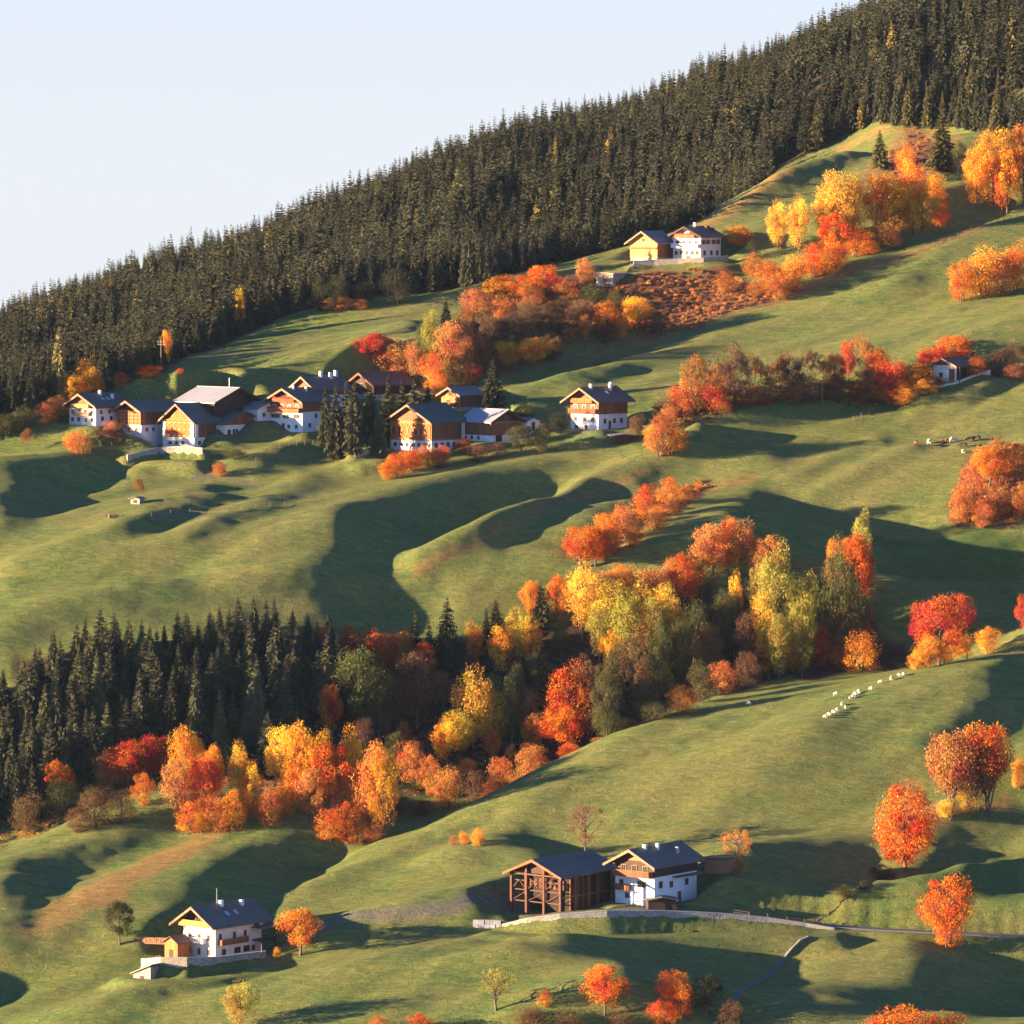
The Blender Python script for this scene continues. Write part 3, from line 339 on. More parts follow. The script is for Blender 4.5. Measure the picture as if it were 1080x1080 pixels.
1339 9 8 7 8 7 7 6 4 4 4 3 3 2 0 0 -1 -2 -2 -3 -4 -5 -5 -6 -6 -6 -5 -3 2 5 7 18 22 22 21 18 16 15 14 12 9 4 1 -3 -9 -15 -21 -25 -25 -22 -15 -5 6 18 33 42 48 48 46 42 37 29 19 12 5 2 3 5 8 8 8 8 8 8 8 7 8 8 7 6 -7 -21 -20 -9 7 8 17 21 20 20 20 19 20 19 19 18 18 18 18 17 17 16 15 14 14 13 15 13 13 12 11 12 11
1353 8 8 8 8 8 7 6 6 5 4 4 4 3 2 2 0 -1 -1 -2 -2 -3 -3 -4 -4 -3 -3 -1 2 5 7 13 14 14 12 9 7 10 13 13 10 4 0 -6 -12 -17 -18 -19 -17 -16 -13 -6 3 13 24 34 41 44 46 47 43 36 27 19 12 4 5 8 8 9 8 9 8 8 8 9 8 7 8 8 2 -14 -22 -12 6 6 13 19 19 20 20 21 21 21 20 20 20 19 19 18 17 17 16 14 14 14 15 14 13 13 11 11 12
1366 9 9 8 8 8 7 8 7 6 6 5 4 4 4 3 2 2 0 0 -1 -1 -1 -1 -1 -1 0 2 2 4 7 9 9 7 4 1 1 5 10 12 9 4 -3 -8 -15 -17 -16 -13 -12 -12 -10 -6 1 7 17 25 31 36 43 47 46 41 35 29 20 10 8 9 10 9 9 9 9 8 9 9 8 9 8 9 7 -4 -20 -16 1 7 11 17 19 19 21 21 22 23 22 21 22 20 20 19 19 17 16 16 14 15 15 14 14 13 11 11 12
1381 9 9 9 8 8 8 8 8 8 7 6 6 5 6 4 4 4 3 2 2 1 1 1 2 2 3 4 3 3 7 7 4 2 -2 -3 -2 1 7 7 6 1 -4 -10 -15 -15 -14 -11 -9 -10 -8 -6 -3 3 10 16 22 28 37 44 44 44 40 36 31 19 11 9 10 10 10 10 10 9 9 10 9 9 9 9 9 3 -14 -17 0 8 9 15 18 19 21 22 23 23 24 23 23 22 22 20 20 18 17 16 16 15 15 14 14 13 12 12 11
1396 9 10 9 8 8 9 9 9 9 9 8 7 8 7 6 6 6 5 5 4 4 4 4 4 5 6 6 3 2 6 6 2 -2 -4 -5 -4 -1 1 3 1 -2 -7 -10 -13 -13 -12 -10 -8 -9 -8 -7 -6 -1 3 9 14 22 30 36 40 41 41 41 37 31 18 9 10 12 10 11 11 10 10 10 10 10 10 10 9 7 -6 -16 0 9 8 13 17 20 21 23 24 25 24 25 24 24 23 22 21 19 19 17 16 16 15 14 14 14 13 11 11
1412 10 9 9 9 9 9 9 11 10 10 10 10 9 9 9 8 8 8 7 7 7 7 7 7 8 8 7 3 2 6 5 0 -2 -6 -6 -5 -4 -3 -2 -3 -6 -8 -11 -12 -11 -10 -9 -8 -8 -9 -10 -9 -5 -2 3 9 15 22 28 32 36 39 41 40 39 30 11 10 12 12 12 11 11 11 11 11 10 11 10 10 10 1 -12 0 9 7 13 17 21 22 24 25 26 26 26 25 26 25 23 23 21 19 19 17 16 15 15 14 14 13 11 11
1429 9 9 9 10 10 10 10 11 12 12 12 11 11 11 11 11 11 10 10 10 10 10 10 10 11 11 8 2 2 6 5 0 -3 -6 -7 -7 -6 -6 -6 -7 -9 -10 -11 -11 -10 -8 -8 -8 -8 -12 -12 -12 -9 -6 -1 3 9 15 19 24 29 35 38 40 40 39 20 9 13 13 12 13 12 12 12 11 12 11 11 11 10 7 -8 0 10 9 12 19 21 24 26 27 27 27 28 27 27 26 25 24 22 21 19 18 17 16 16 14 14 12 13 11
1445 10 8 10 10 11 11 11 12 13 14 13 14 13 14 13 13 13 14 13 13 13 13 13 13 13 13 8 2 3 7 5 1 -4 -6 -8 -7 -8 -8 -9 -11 -12 -12 -11 -11 -9 -8 -8 -7 -9 -13 -16 -14 -13 -9 -6 -1 4 8 13 18 23 29 32 37 41 44 26 8 13 14 12 13 13 13 12 13 12 12 13 11 12 10 -3 -2 11 11 14 21 24 26 28 28 29 30 28 29 28 28 27 25 24 22 20 19 17 17 16 14 14 13 13 12
1462 9 9 10 11 12 12 12 12 14 16 15 16 15 16 16 15 16 16 16 17 17 16 16 16 16 14 8 2 5 8 5 0 -4 -6 -7 -8 -8 -9 -11 -14 -14 -15 -12 -12 -9 -9 -8 -9 -11 -14 -16 -17 -15 -12 -9 -4 0 3 9 12 18 21 27 31 40 46 29 7 12 13 13 13 13 13 12 13 13 13 13 12 13 12 5 -3 8 12 19 25 28 29 30 31 31 30 31 30 30 29 28 27 25 23 21 20 18 17 16 16 14 13 13 13
1478 9 9 11 12 12 13 13 14 15 17 17 17 18 18 18 18 19 19 19 20 20 21 20 20 19 17 8 1 4 7 4 0 -4 -6 -7 -7 -7 -9 -12 -15 -17 -16 -15 -13 -11 -9 -10 -11 -12 -15 -17 -17 -16 -14 -11 -7 -3 0 4 8 12 16 21 27 35 43 30 7 9 12 13 12 13 12 13 13 13 13 12 12 12 11 10 5 8 13 23 30 31 32 33 33 33 33 32 32 31 31 29 28 26 24 23 20 19 17 16 17 15 14 13 12
1493 10 10 11 13 13 14 14 15 16 18 19 19 19 20 20 21 21 22 23 23 24 24 25 26 24 22 10 -2 0 1 2 -1 -3 -5 -6 -6 -6 -8 -12 -16 -19 -18 -17 -15 -12 -10 -11 -11 -13 -15 -18 -17 -17 -15 -12 -9 -6 -2 1 4 8 12 16 21 28 33 26 13 8 10 12 11 12 12 12 12 13 12 13 11 11 10 12 17 10 12 27 33 35 35 35 35 35 35 34 34 32 32 31 29 27 25 23 21 19 18 18 17 16 14 13 13
1508 11 11 11 13 14 15 16 16 17 19 20 20 22 21 23 23 24 24 26 26 27 28 30 31 32 31 14 -2 -10 -12 -3 0 -2 -4 -4 -5 -6 -7 -11 -17 -19 -19 -18 -16 -13 -11 -12 -11 -13 -16 -17 -18 -17 -15 -13 -10 -7 -4 -1 2 5 8 11 14 19 21 22 17 10 8 9 10 11 11 11 11 12 11 12 11 11 12 20 26 8 10 28 37 38 38 37 37 37 37 36 35 34 33 31 30 28 26 25 21 20 19 19 16 17 15 13 13
1523 11 12 12 14 15 15 17 17 19 19 21 22 24 23 25 25 26 27 27 29 29 31 34 36 41 39 8 2 -4 -15 -16 -7 -2 -3 -4 -5 -6 -7 -11 -15 -18 -18 -19 -16 -13 -12 -12 -12 -13 -16 -18 -18 -17 -14 -12 -10 -7 -4 -2 0 3 5 6 9 11 13 14 14 10 8 8 8 9 9 10 10 10 10 11 12 17 22 27 27 7 6 24 40 40 39 40 39 39 38 37 36 36 34 32 31 29 27 25 22 22 20 19 17 16 16 14 13
1538 12 12 13 14 15 16 18 19 19 20 23 24 25 26 26 27 28 28 29 30 31 32 35 38 43 43 4 5 5 2 -5 -14 -16 -8 -9 -8 -8 -8 -9 -12 -16 -17 -17 -15 -14 -13 -13 -13 -14 -16 -18 -17 -15 -13 -11 -8 -6 -4 -2 0 1 2 3 3 5 7 7 7 8 6 7 6 7 8 9 10 10 13 17 20 22 23 24 23 7 5 19 39 41 41 41 40 40 40 38 38 36 36 33 32 30 28 25 24 23 21 18 18 17 15 15 13
1553 12 13 13 15 15 17 19 19 20 22 24 26 26 27 28 29 30 30 31 30 31 32 33 34 37 36 9 10 11 11 9 7 -1 -10 -21 -25 -16 -11 -9 -9 -13 -16 -14 -14 -15 -15 -16 -15 -15 -16 -15 -15 -13 -10 -9 -6 -5 -3 -1 -1 1 1 0 0 0 1 1 4 4 5 6 6 6 7 9 12 16 18 19 21 19 19 18 15 6 7 17 37 40 42 41 42 41 40 40 39 38 36 35 33 30 29 27 25 24 20 20 18 17 16 15 13
1567 13 13 13 15 17 17 19 20 22 24 25 27 28 29 29 31 31 32 31 31 32 31 30 29 27 21 9 12 12 12 11 12 11 14 9 -13 -18 -20 -17 -11 -14 -18 -16 -13 -15 -19 -21 -20 -16 -15 -14 -11 -9 -8 -5 -4 -2 -2 0 1 2 0 -2 -3 -3 -4 -2 0 2 4 6 6 6 7 10 14 18 19 19 18 17 15 11 2 -1 8 18 36 41 42 42 43 42 42 41 40 39 38 35 34 31 30 29 26 24 21 20 19 17 16 15 13
1581 13 13 14 16 16 18 20 22 23 25 26 28 29 31 32 32 33 33 32 32 32 31 29 26 19 10 7 10 10 11 11 10 9 10 9 4 4 -11 -6 4 4 -6 -17 -22 -26 -29 -30 -25 -20 -17 -12 -6 -5 -3 -3 0 0 1 2 3 2 1 -1 -5 -6 -6 -6 -2 1 4 6 6 6 7 9 15 17 18 16 15 14 6 -4 -15 -5 12 20 38 43 43 44 44 43 43 43 42 40 38 37 34 32 31 30 28 24 22 20 19 18 16 14 14
1594 14 13 14 16 17 19 21 23 24 26 28 29 30 32 34 34 34 35 34 34 33 32 31 26 19 6 4 5 6 6 8 8 9 8 6 3 3 0 4 8 9 8 3 -6 -22 -30 -30 -31 -29 -25 -17 -6 0 0 0 2 5 2 3 5 3 2 0 -4 -6 -8 -7 -4 1 4 5 5 6 8 10 14 15 12 10 3 -4 -10 -17 -19 1 16 19 40 45 46 46 46 46 45 44 43 41 40 37 35 33 33 30 28 25 23 21 19 17 17 14 14
1606 14 15 14 16 18 19 22 24 26 27 29 30 32 33 35 36 36 36 36 36 35 35 33 32 27 8 1 4 4 3 1 2 6 7 6 5 4 4 6 6 6 6 6 5 -7 -23 -30 -28 -27 -23 -13 -4 2 -1 -2 5 6 3 2 6 3 2 3 -2 -2 -5 -7 -5 -1 0 3 4 5 7 12 13 9 0 -11 -21 -24 -17 -16 -13 6 23 14 38 51 49 49 49 47 47 46 45 43 40 38 36 34 34 31 28 26 23 22 19 17 17 15 13
1618 14 15 16 16 19 20 23 24 27 28 30 32 33 35 36 37 38 38 38 38 37 37 36 36 34 11 3 6 6 4 1 -7 -3 6 8 8 5 4 5 4 5 4 5 4 1 -15 -31 -32 -30 -23 -4 15 9 0 -6 -2 10 12 9 7 3 3 1 -3 9 3 -5 -7 -11 -8 1 0 1 2 2 1 -6 -14 -23 -26 -26 -22 -19 -15 7 28 17 40 54 53 52 51 50 49 48 46 45 42 39 36 36 34 32 28 26 24 22 19 18 17 15 13
1629 15 16 16 17 19 21 23 26 27 30 31 33 34 36 38 39 39 40 39 40 39 39 38 37 36 12 4 6 7 6 5 0 -6 -7 3 10 9 7 5 6 5 5 4 5 3 -7 -29 -33 -32 -27 -8 16 14 4 -1 -9 -3 9 14 15 15 15 14 11 10 9 5 -3 -24 -22 -8 -10 -11 -16 -20 -20 -15 -15 -19 -23 -22 -22 -21 -16 2 26 25 45 57 56 55 53 53 51 50 48 46 43 40 38 37 35 31 29 26 24 22 20 18 17 15 14
1640 16 16 17 18 19 22 24 26 29 30 33 33 36 37 39 40 41 42 41 41 41 40 38 38 36 12 4 8 6 7 6 6 3 -9 -14 -1 13 12 8 7 7 7 7 7 6 -1 -25 -31 -30 -29 -22 3 16 12 3 -3 -13 -11 1 12 13 14 23 24 12 15 18 16 -12 -26 -25 -25 -23 -24 -25 -23 -21 -20 -21 -21 -21 -21 -20 -16 -4 22 31 51 61 60 58 56 55 53 52 50 47 45 41 40 38 35 32 29 26 24 22 20 19 17 14 14
1651 17 16 18 18 20 23 25 27 29 31 33 35 37 38 41 41 43 42 43 43 42 41 40 38 33 11 4 8 9 7 7 6 7 1 -19 -20 0 15 14 9 8 9 9 9 9 3 -20 -25 -25 -24 -24 -15 2 15 14 7 1 -9 -7 7 8 6 7 10 7 5 14 22 9 -17 -26 -26 -27 -25 -25 -25 -23 -23 -23 -22 -22 -22 -21 -19 -6 20 34 58 66 64 61 59 57 55 54 52 49 46 42 41 39 37 32 29 27 23 22 20 19 16 15 14
1662 18 16 18 20 21 24 25 27 29 32 34 36 38 40 42 43 43 44 44 44 44 43 42 40 32 9 3 1 8 10 7 8 7 5 -12 -26 -17 4 18 13 8 9 8 9 10 3 -19 -22 -20 -18 -16 -16 -10 5 16 12 9 2 -9 -3 10 9 9 9 8 9 10 9 -6 -16 -21 -22 -23 -22 -23 -23 -24 -25 -24 -25 -25 -24 -24 -21 -10 18 34 59 71 69 64 62 60 57 55 54 50 48 43 42 41 37 32 30 27 24 21 20 18 16 15 13
1673 18 18 19 21 21 24 25 28 30 32 35 38 39 41 43 44 44 45 45 45 45 45 45 46 34 5 3 -10 -1 11 10 8 9 7 -5 -24 -23 -13 11 19 11 9 8 9 9 1 -21 -27 -25 -21 -11 -9 -11 0 17 19 12 5 -1 -11 3 13 10 9 10 10 10 4 -15 -22 -21 -20 -19 -16 -14 -15 -18 -22 -23 -25 -26 -27 -26 -24 -12 16 32 45 78 73 69 64 62 59 57 54 52 48 45 43 41 38 34 30 27 24 21 19 17 16 14 13
1684 19 20 19 21 22 24 26 28 31 33 36 38 41 42 43 45 45 45 45 46 46 45 46 46 32 4 5 -12 -10 9 11 10 10 9 -2 -21 -26 -21 -5 19 23 10 10 9 10 6 -14 -25 -26 -24 -22 -21 -17 -8 14 31 28 7 2 -10 -7 11 12 10 10 10 11 6 -13 -25 -25 -25 -23 -20 -13 -10 -8 -8 -14 -17 -21 -25 -29 -28 -17 12 28 37 79 76 71 66 63 60 58 56 53 49 45 43 43 39 34 30 28 24 20 18 17 15 14 13
1696 20 20 21 21 22 25 27 28 31 34 37 39 42 42 45 45 45 46 45 46 45 45 45 44 29 4 4 -12 -14 6 12 11 10 10 5 -14 -26 -26 -19 5 27 20 9 10 11 9 -4 -21 -25 -23 -24 -23 -22 -19 5 35 32 9 3 -5 -14 7 13 10 9 11 13 12 -3 -20 -23 -24 -24 -24 -22 -20 -13 -7 -6 0 -4 -13 -22 -27 -21 2 21 29 77 75 70 67 62 61 58 57 53 50 46 44 43 39 35 30 28 24 20 17 17 15 14 12
1709 21 21 21 22 23 26 27 28 32 34 37 41 43 43 45 45 46 46 45 45 44 44 44 43 30 4 -1 -16 -16 2 15 10 11 11 9 -2 -20 -26 -23 -11 13 25 11 10 10 11 4 -14 -24 -24 -24 -23 -22 -21 -8 26 33 17 6 1 -14 -1 12 11 9 10 11 11 4 -14 -19 -19 -21 -22 -22 -21 -21 -19 -14 3 11 4 -3 -11 -15 -7 10 22 71 72 67 65 62 60 58 56 54 50 46 45 43 40 35 31 27 23 20 17 17 15 14 12
1723 21 21 22 23 25 26 28 29 33 35 37 42 43 45 44 46 45 46 44 44 43 43 41 40 28 6 -4 -20 -17 0 15 11 11 11 11 7 -9 -24 -24 -18 -1 19 14 10 10 11 9 -3 -21 -26 -25 -25 -24 -22 -15 12 30 22 11 5 -10 -4 13 12 11 12 11 10 2 -14 -19 -19 -19 -19 -20 -18 -18 -20 -10 8 14 7 4 0 0 3 8 15 57 63 62 61 61 58 58 55 54 50 46 44 44 40 35 31 27 22 20 18 17 15 14 12
1738 21 22 23 24 25 27 29 31 34 36 39 41 44 44 45 45 46 44 44 43 42 40 38 34 23 8 -4 -20 -18 -2 14 13 10 11 11 11 2 -16 -23 -22 -13 9 18 11 10 10 10 6 -9 -23 -28 -28 -26 -27 -20 2 26 24 12 7 -7 -10 10 14 11 11 12 11 7 -10 -21 -21 -21 -19 -16 -6 -2 -7 1 12 10 7 5 4 5 7 7 12 45 54 57 57 58 57 56 55 53 50 46 44 42 41 35 30 26 23 21 18 18 15 14 13
1754 21 23 23 25 27 28 30 33 35 38 39 41 43 44 45 46 45 44 43 42 41 38 36 30 14 8 -4 -21 -19 -5 14 16 11 11 11 11 9 -7 -21 -20 -17 -5 15 15 11 10 10 10 5 -11 -26 -29 -29 -29 -27 -14 13 25 17 7 -3 -12 2 13 11 10 11 11 11 1 -17 -22 -22 -18 -7 9 10 5 7 9 8 5 6 5 6 7 6 9 34 51 54 54 55 55 55 54 52 50 46 43 41 40 34 30 27 24 21 20 17 17 14 13
1770 23 23 24 26 27 30 32 34 37 38 40 41 43 44 44 45 45 44 43 42 40 38 34 26 8 6 -5 -23 -21 -11 14 19 12 11 12 11 10 1 -18 -19 -17 -11 5 18 12 11 12 11 11 5 -10 -25 -30 -31 -31 -25 -6 18 21 10 3 -10 -10 5 11 9 9 10 10 7 -8 -14 -13 -5 7 11 9 6 7 7 7 6 5 6 6 6 6 5 26 50 51 53 53 53 53 53 52 48 46 42 40 39 34 29 28 25 22 21 18 17 15 13
1787 24 24 24 27 28 31 33 36 39 39 41 41 43 43 44 44 45 44 44 42 40 38 35 25 5 3 -8 -24 -25 -17 5 20 15 11 11 12 13 4 -15 -18 -17 -13 -2 13 14 12 12 12 13 12 7 -4 -19 -28 -32 -30 -22 -3 14 17 9 0 -13 -10 4 10 8 8 7 7 1 0 3 6 8 8 6 6 6 7 6 6 5 6 6 6 5 5 23 46 49 50 51 52 52 51 51 47 45 42 39 38 33 30 28 26 23 22 19 17 16 14
1805 25 24 26 27 29 32 35 37 40 40 41 42 42 43 44 44 44 44 44 42 41 41 40 35 4 -1 -15 -27 -27 -23 -10 14 17 9 10 10 12 7 -8 -15 -15 -14 -6 7 14 11 11 12 12 13 12 12 3 -11 -23 -29 -29 -23 -7 9 14 10 1 -14 -9 6 10 8 8 7 8 7 8 7 7 7 7 6 6 7 6 6 6 6 6 6 6 5 21 41 46 49 49 50 51 51 50 46 45 41 38 36 34 30 29 27 24 22 20 18 16 15
1824 25 25 27 28 30 33 35 39 40 42 41 42 42 44 43 44 43 44 42 42 41 41 44 45 10 0 -19 -27 -27 -27 -20 0 17 10 6 7 7 6 1 -2 -5 -14 -14 -5 7 12 9 10 10 10 11 12 11 9 1 -9 -20 -25 -25 -15 -1 7 9 1 -10 -4 5 11 9 8 9 8 8 8 8 8 7 7 7 7 7 7 6 7 6 6 6 6 20 38 44 47 48 49 51 50 48 46 44 41 37 36 33 31 29 28 25 22 21 18 17 16
1843 25 26 28 29 31 34 37 39 41 42 41 43 42 43 44 43 43 42 41 40 38 38 37 36 18 12 -6 -18 -25 -25 -23 -12 10 13 7 6 6 7 6 6 0 -19 -23 -17 0 13 9 8 9 9 10 9 10 10 9 8 4 -5 -14 -21 -22 -15 1 6 3 -5 -11 4 11 10 8 8 9 8 8 8 8 8 8 8 8 7 7 7 7 7 7 6 17 37 43 45 48 49 50 50 48 45 44 40 36 35 34 31 30 28 26 23 21 20 17 17
1861 27 27 28 30 33 35 37 40 41 42 42 43 43 43 43 43 43 41 39 37 35 32 30 22 18 16 8 -1 -14 -23 -23 -18 0 17 9 7 7 8 7 7 1 -20 -25 -22 -9 9 12 9 8 8 9 9 8 9 8 9 9 8 5 1 -9 -18 -19 -10 2 2 -15 -13 4 9 10 9 8 8 8 8 8 9 8 8 8 8 8 8 8 8 8 6 11 36 44 47 48 48 50 49 47 46 44 39 37 34 33 32 31 28 26 24 22 20 18 18
1879 28 28 29 31 34 36 38 40 42 42 43 43 43 42 44 43 42 40 38 34 32 28 24 17 14 13 8 7 1 -13 -22 -20 -6 14 12 9 9 9 8 8 5 -12 -25 -24 -17 -2 10 10 8 8 9 8 9 8 9 8 8 7 8 8 6 2 -7 -17 -15 -2 -2 -14 -14 -5 7 10 9 8 8 8 8 8 8 8 8 8 9 8 8 8 8 7 9 35 47 47 48 48 49 49 47 46 43 40 36 34 34 31 32 28 26 25 22 21 20 18
1896 30 30 30 32 34 37 39 41 42 42 43 43 43 43 43 43 42 40 37 32 28 24 18 13 10 10 7 8 9 -4 -19 -21 -11 11 16 10 10 11 11 10 10 -2 -19 -22 -19 -12 2 8 8 8 7 9 8 9 9 8 9 8 7 7 6 6 4 -1 -11 -9 -1 -1 -12 -19 -10 1 8 9 8 8 7 8 8 8 8 7 8 8 8 8 8 7 9 36 47 47 48 49 48 48 47 46 43 40 36 34 33 32 32 29 26 26 23 21 21 19
1913 31 31 32 33 35 38 40 41 42 42 43 43 44 43 44 43 42 40 36 32 26 20 11 6 8 9 9 10 10 2 -17 -23 -16 7 16 11 11 11 11 12 11 8 -10 -19 -16 -9 1 7 7 5 6 7 6 6 8 8 9 11 10 9 8 7 8 5 3 2 2 -1 -8 -16 -21 -19 -9 5 8 9 7 7 7 8 8 7 8 7 8 8 7 7 10 35 47 48 48 48 49 47 46 45 43 40 37 34 33 32 31 30 27 26 24 22 21 20
1930 31 32 34 35 36 38 41 41 42 42 43 44 44 44 44 44 43 40 37 33 27 20 8 2 5 7 7 7 9 6 -6 -21 -21 -4 10 10 10 10 10 11 11 11 -1 -14 -9 3 7 7 7 6 6 5 5 5 4 1 -4 6 11 11 11 11 11 11 11 13 12 10 -3 -13 -25 -27 -24 -12 -2 9 8 8 7 7 8 7 7 8 7 8 7 7 9 34 47 48 49 48 48 47 46 43 43 40 36 35 34 32 31 29 28 26 25 23 23 20
1946 32 33 35 36 38 39 40 42 41 43 44 44 44 45 45 44 44 41 39 35 31 25 14 2 3 3 2 3 4 5 2 -8 -18 -17 -2 6 6 6 7 9 9 11 3 -8 3 9 8 8 8 8 8 8 8 8 7 0 -19 -14 -1 9 11 10 11 10 11 11 12 16 17 8 -6 -19 -25 -24 -20 -5 5 9 8 8 7 7 8 7 7 8 7 6 9 32 46 49 49 49 48 46 45 43 41 40 37 35 34 33 31 29 28 27 25 24 23 22
1961 33 35 35 37 39 40 41 41 42 43 44 44 45 46 46 45 44 43 40 38 35 32 22 3 5 8 6 3 1 1 1 -2 -7 -13 -12 -5 -2 -1 -1 0 3 5 4 3 8 7 8 7 7 8 8 9 9 9 9 4 -15 -22 -16 1 12 10 10 10 10 10 10 12 14 14 13 4 -10 -17 -20 -20 -13 3 10 8 7 8 7 8 7 7 8 7 6 25 48 51 50 49 47 46 44 43 40 39 37 36 34 33 31 29 29 27 26 24 24 23
1976 34 35 37 38 40 40 41 41 42 43 44 45 45 47 46 46 44 44 42 40 37 36 24 4 5 12 14 16 12 8 8 4 3 -2 -17 -16 -9 -8 -10 -11 -11 -9 -2 1 4 7 7 7 6 7 7 7 8 8 8 7 -5 -20 -21 -3 12 7 8 8 8 9 9 9 10 10 10 7 3 -1 -4 -11 -17 -9 6 8 7 7 7 7 7 7 7 7 5 19 50 52 50 48 47 46 43 42 40 38 37 36 34 33 32 29 28 28 26 25 25 23
1990 34 36 38 40 40 40 41 42 42 43 44 45 46 46 47 46 45 44 43 41 39 36 26 4 7 13 16 15 14 16 19 18 13 2 -20 -22 -14 -9 -6 -6 -8 -11 -17 -17 -10 -1 4 9 8 6 6 7 6 7 8 9 5 -9 -19 -7 8 6 6 6 6 6 6 6 7 6 6 5 3 3 4 2 -2 -2 4 5 6 5 6 6 6 6 6 5 5 17 48 49 49 47 46 45 42 41 40 38 37 35 34 33 32 30 29 27 27 25 25 23
2003 35 37 39 40 40 41 41 42 42 43 44 45 46 46 47 46 45 44 43 42 39 37 26 6 8 15 17 15 13 14 16 18 19 11 -15 -30 -28 -21 -16 -7 10 17 -1 -20 -22 -17 -9 9 12 9 8 7 7 6 5 6 4 -1 -6 -3 7 7 5 6 6 6 5 6 5 6 5 5 5 5 5 5 4 5 4 5 4 5 5 4 5 6 5 5 4 14 42 46 45 45 44 43 42 40 39 38 36 35 33 33 33 31 29 27 26 26 25 24
2017 34 37 40 40 41 40 41 42 43 43 44 45 45 47 46 45 45 45 43 42 39 37 25 7 10 18 18 15 13 13 13 14 16 18 5 -14 -23 -25 -26 -23 -16 8 15 -11 -17 -21 -16 9 14 12 11 11 10 10 9 7 -1 -9 -4 2 9 8 8 6 7 7 6 7 6 6 6 7 6 6 6 5 6 6 5 6 5 5 5 5 5 5 5 5 4 13 34 39 42 42 42 41 40 40 38 37 36 35 33 33 33 32 29 27 26 25 26 25
2030 34 37 39 40 41 41 42 41 42 43 44 45 46 45 45 45 45 44 44 42 41 37 23 7 12 21 18 16 13 11 11 11 12 12 9 4 -8 -16 -22 -24 -25 -18 -8 0 -8 -19 -16 6 13 11 11 12 13 12 12 12 10 1 -7 -8 0 7 11 9 8 8 8 8 7 8 7 7 7 7 7 7 7 6 7 6 7 6 6 6 6 6 6 5 5 10 26 35 38 39 40 40 39 39 38 36 35 34 34 34 33 30 29 28 26 26 26 25
2042 35 36 38 40 41 41 42 41 42 43 44 45 44 45 44 45 43 44 43 42 42 41 22 5 12 24 20 16 13 10 10 8 8 7 5 8 3 -3 -10 -17 -21 -21 -20 -15 -18 -18 -13 6 11 10 10 10 12 12 12 12 12 12 8 2 -7 -7 5 11 11 9 9 9 8 9 8 9 8 8 8 8 7 8 7 8 7 7 8 7 7 7 6 7 6 7 21 33 36 37 38 39 38 37 37 36 35 34 35 34 31 30 29 28 27 26 27 25
2055 34 35 38 38 41 41 42 41 42 43 43 44 44 44 43 44 43 42 42 41 41 38 30 10 11 24 21 16 13 10 8 7 6 5 2 6 5 1 -1 -7 -14 -20 -21 -21 -21 -19 -11 8 8 6 7 8 8 9 11 12 12 12 11 11 8 -1 -6 0 10 10 10 9 10 9 9 10 9 8 9 9 8 9 8 8 8 8 8 8 8 8 7 8 7 6 19 32 35 37 37 36 37 37 36 35 35 35 34 34 31 29 29 29 27 27 27 25
2066 34 34 37 38 39 41 42 42 41 43 42 43 43 43 43 42 42 41 41 40 39 37 33 20 12 23 21 17 13 10 7 6 3 2 1 5 6 0 1 1 -4 -12 -15 -16 -17 -15 -3 6 5 4 3 3 2 0 3 5 9 12 11 11 11 10 2 -6 6 10 9 10 9 10 9 9 10 9 9 9 9 9 9 9 9 9 8 9 8 8 9 8 7 8 19 32 35 35 36 36 36 36 36 35 35 34 34 32 31 30 29 29 28 28 27 25
2077 32 34 36 37 39 40 41 42 42 42 42 41 42 41 42 41 41 41 40 39 38 36 33 28 18 23 20 17 13 10 8 6 2 0 -3 3 4 4 4 2 -1 -3 -4 -2 -3 -1 5 5 5 4 4 4 -2 -15 -15 -13 -4 7 11 11 10 10 8 3 7 8 9 9 9 9 9 9 10 9 9 9 9 10 9 9 9 9 9 9 9 8 9 9 8 8 21 32 35 36 36 35 35 36 35 35 34 34 33 31 31 31 29 30 28 28 27 26
2086 32 34 34 37 37 40 40 42 41 41 42 40 41 40 40 40 40 39 40 38 38 36 34 30 26 23 20 17 14 11 9 7 5 3 3 6 6 7 6 6 5 4 4 5 4 5 6 5 5 5 6 3 -12 -24 -23 -22 -17 -7 4 11 12 10 9 8 9 9 8 9 9 9 9 9 9 9 9 9 9 9 10 9 9 9 9 9 9 9 9 9 8 9 21 34 36 37 35 35 35 36 35 34 34 33 32 31 31 31 30 30 29 28 27 26
2094 32 33 34 36 36 38 40 41 40 41 41 39 40 39 38 39 38 39 38 38 37 36 35 33 29 24 22 17 16 13 11 9 8 8 8 11 9 9 9 9 8 8 8 7 7 7 6 6 6 7 6 2 -18 -28 -26 -24 -21 -16 -10 3 12 12 10 10 10 9 9 9 10 9 9 9 9 9 9 9 10 9 9 9 9 9 9 10 9 9 9 8 9 8 21 36 38 37 36 36 35 35 34 34 33 33 31 31 31 31 31 30 29 29 26 26
2101 32 33 33 35 35 37 38 40 40 40 40 39 38 38 37 37 38 37 36 37 37 36 35 33 30 27 23 21 17 16 13 12 10 9 10 10 11 11 11 11 10 11 10 10 10 9 9 8 7 7 7 4 -16 -29 -28 -27 -24 -20 -17 -10 7 15 12 9 10 10 10 10 9 10 9 10 9 10 9 9 10 9 9 9 10 9 9 9 10 9 9 10 9 8 15 37 41 39 38 36 35 35 34 34 32 32 31 31 31 31 31 30 29 29 27 26
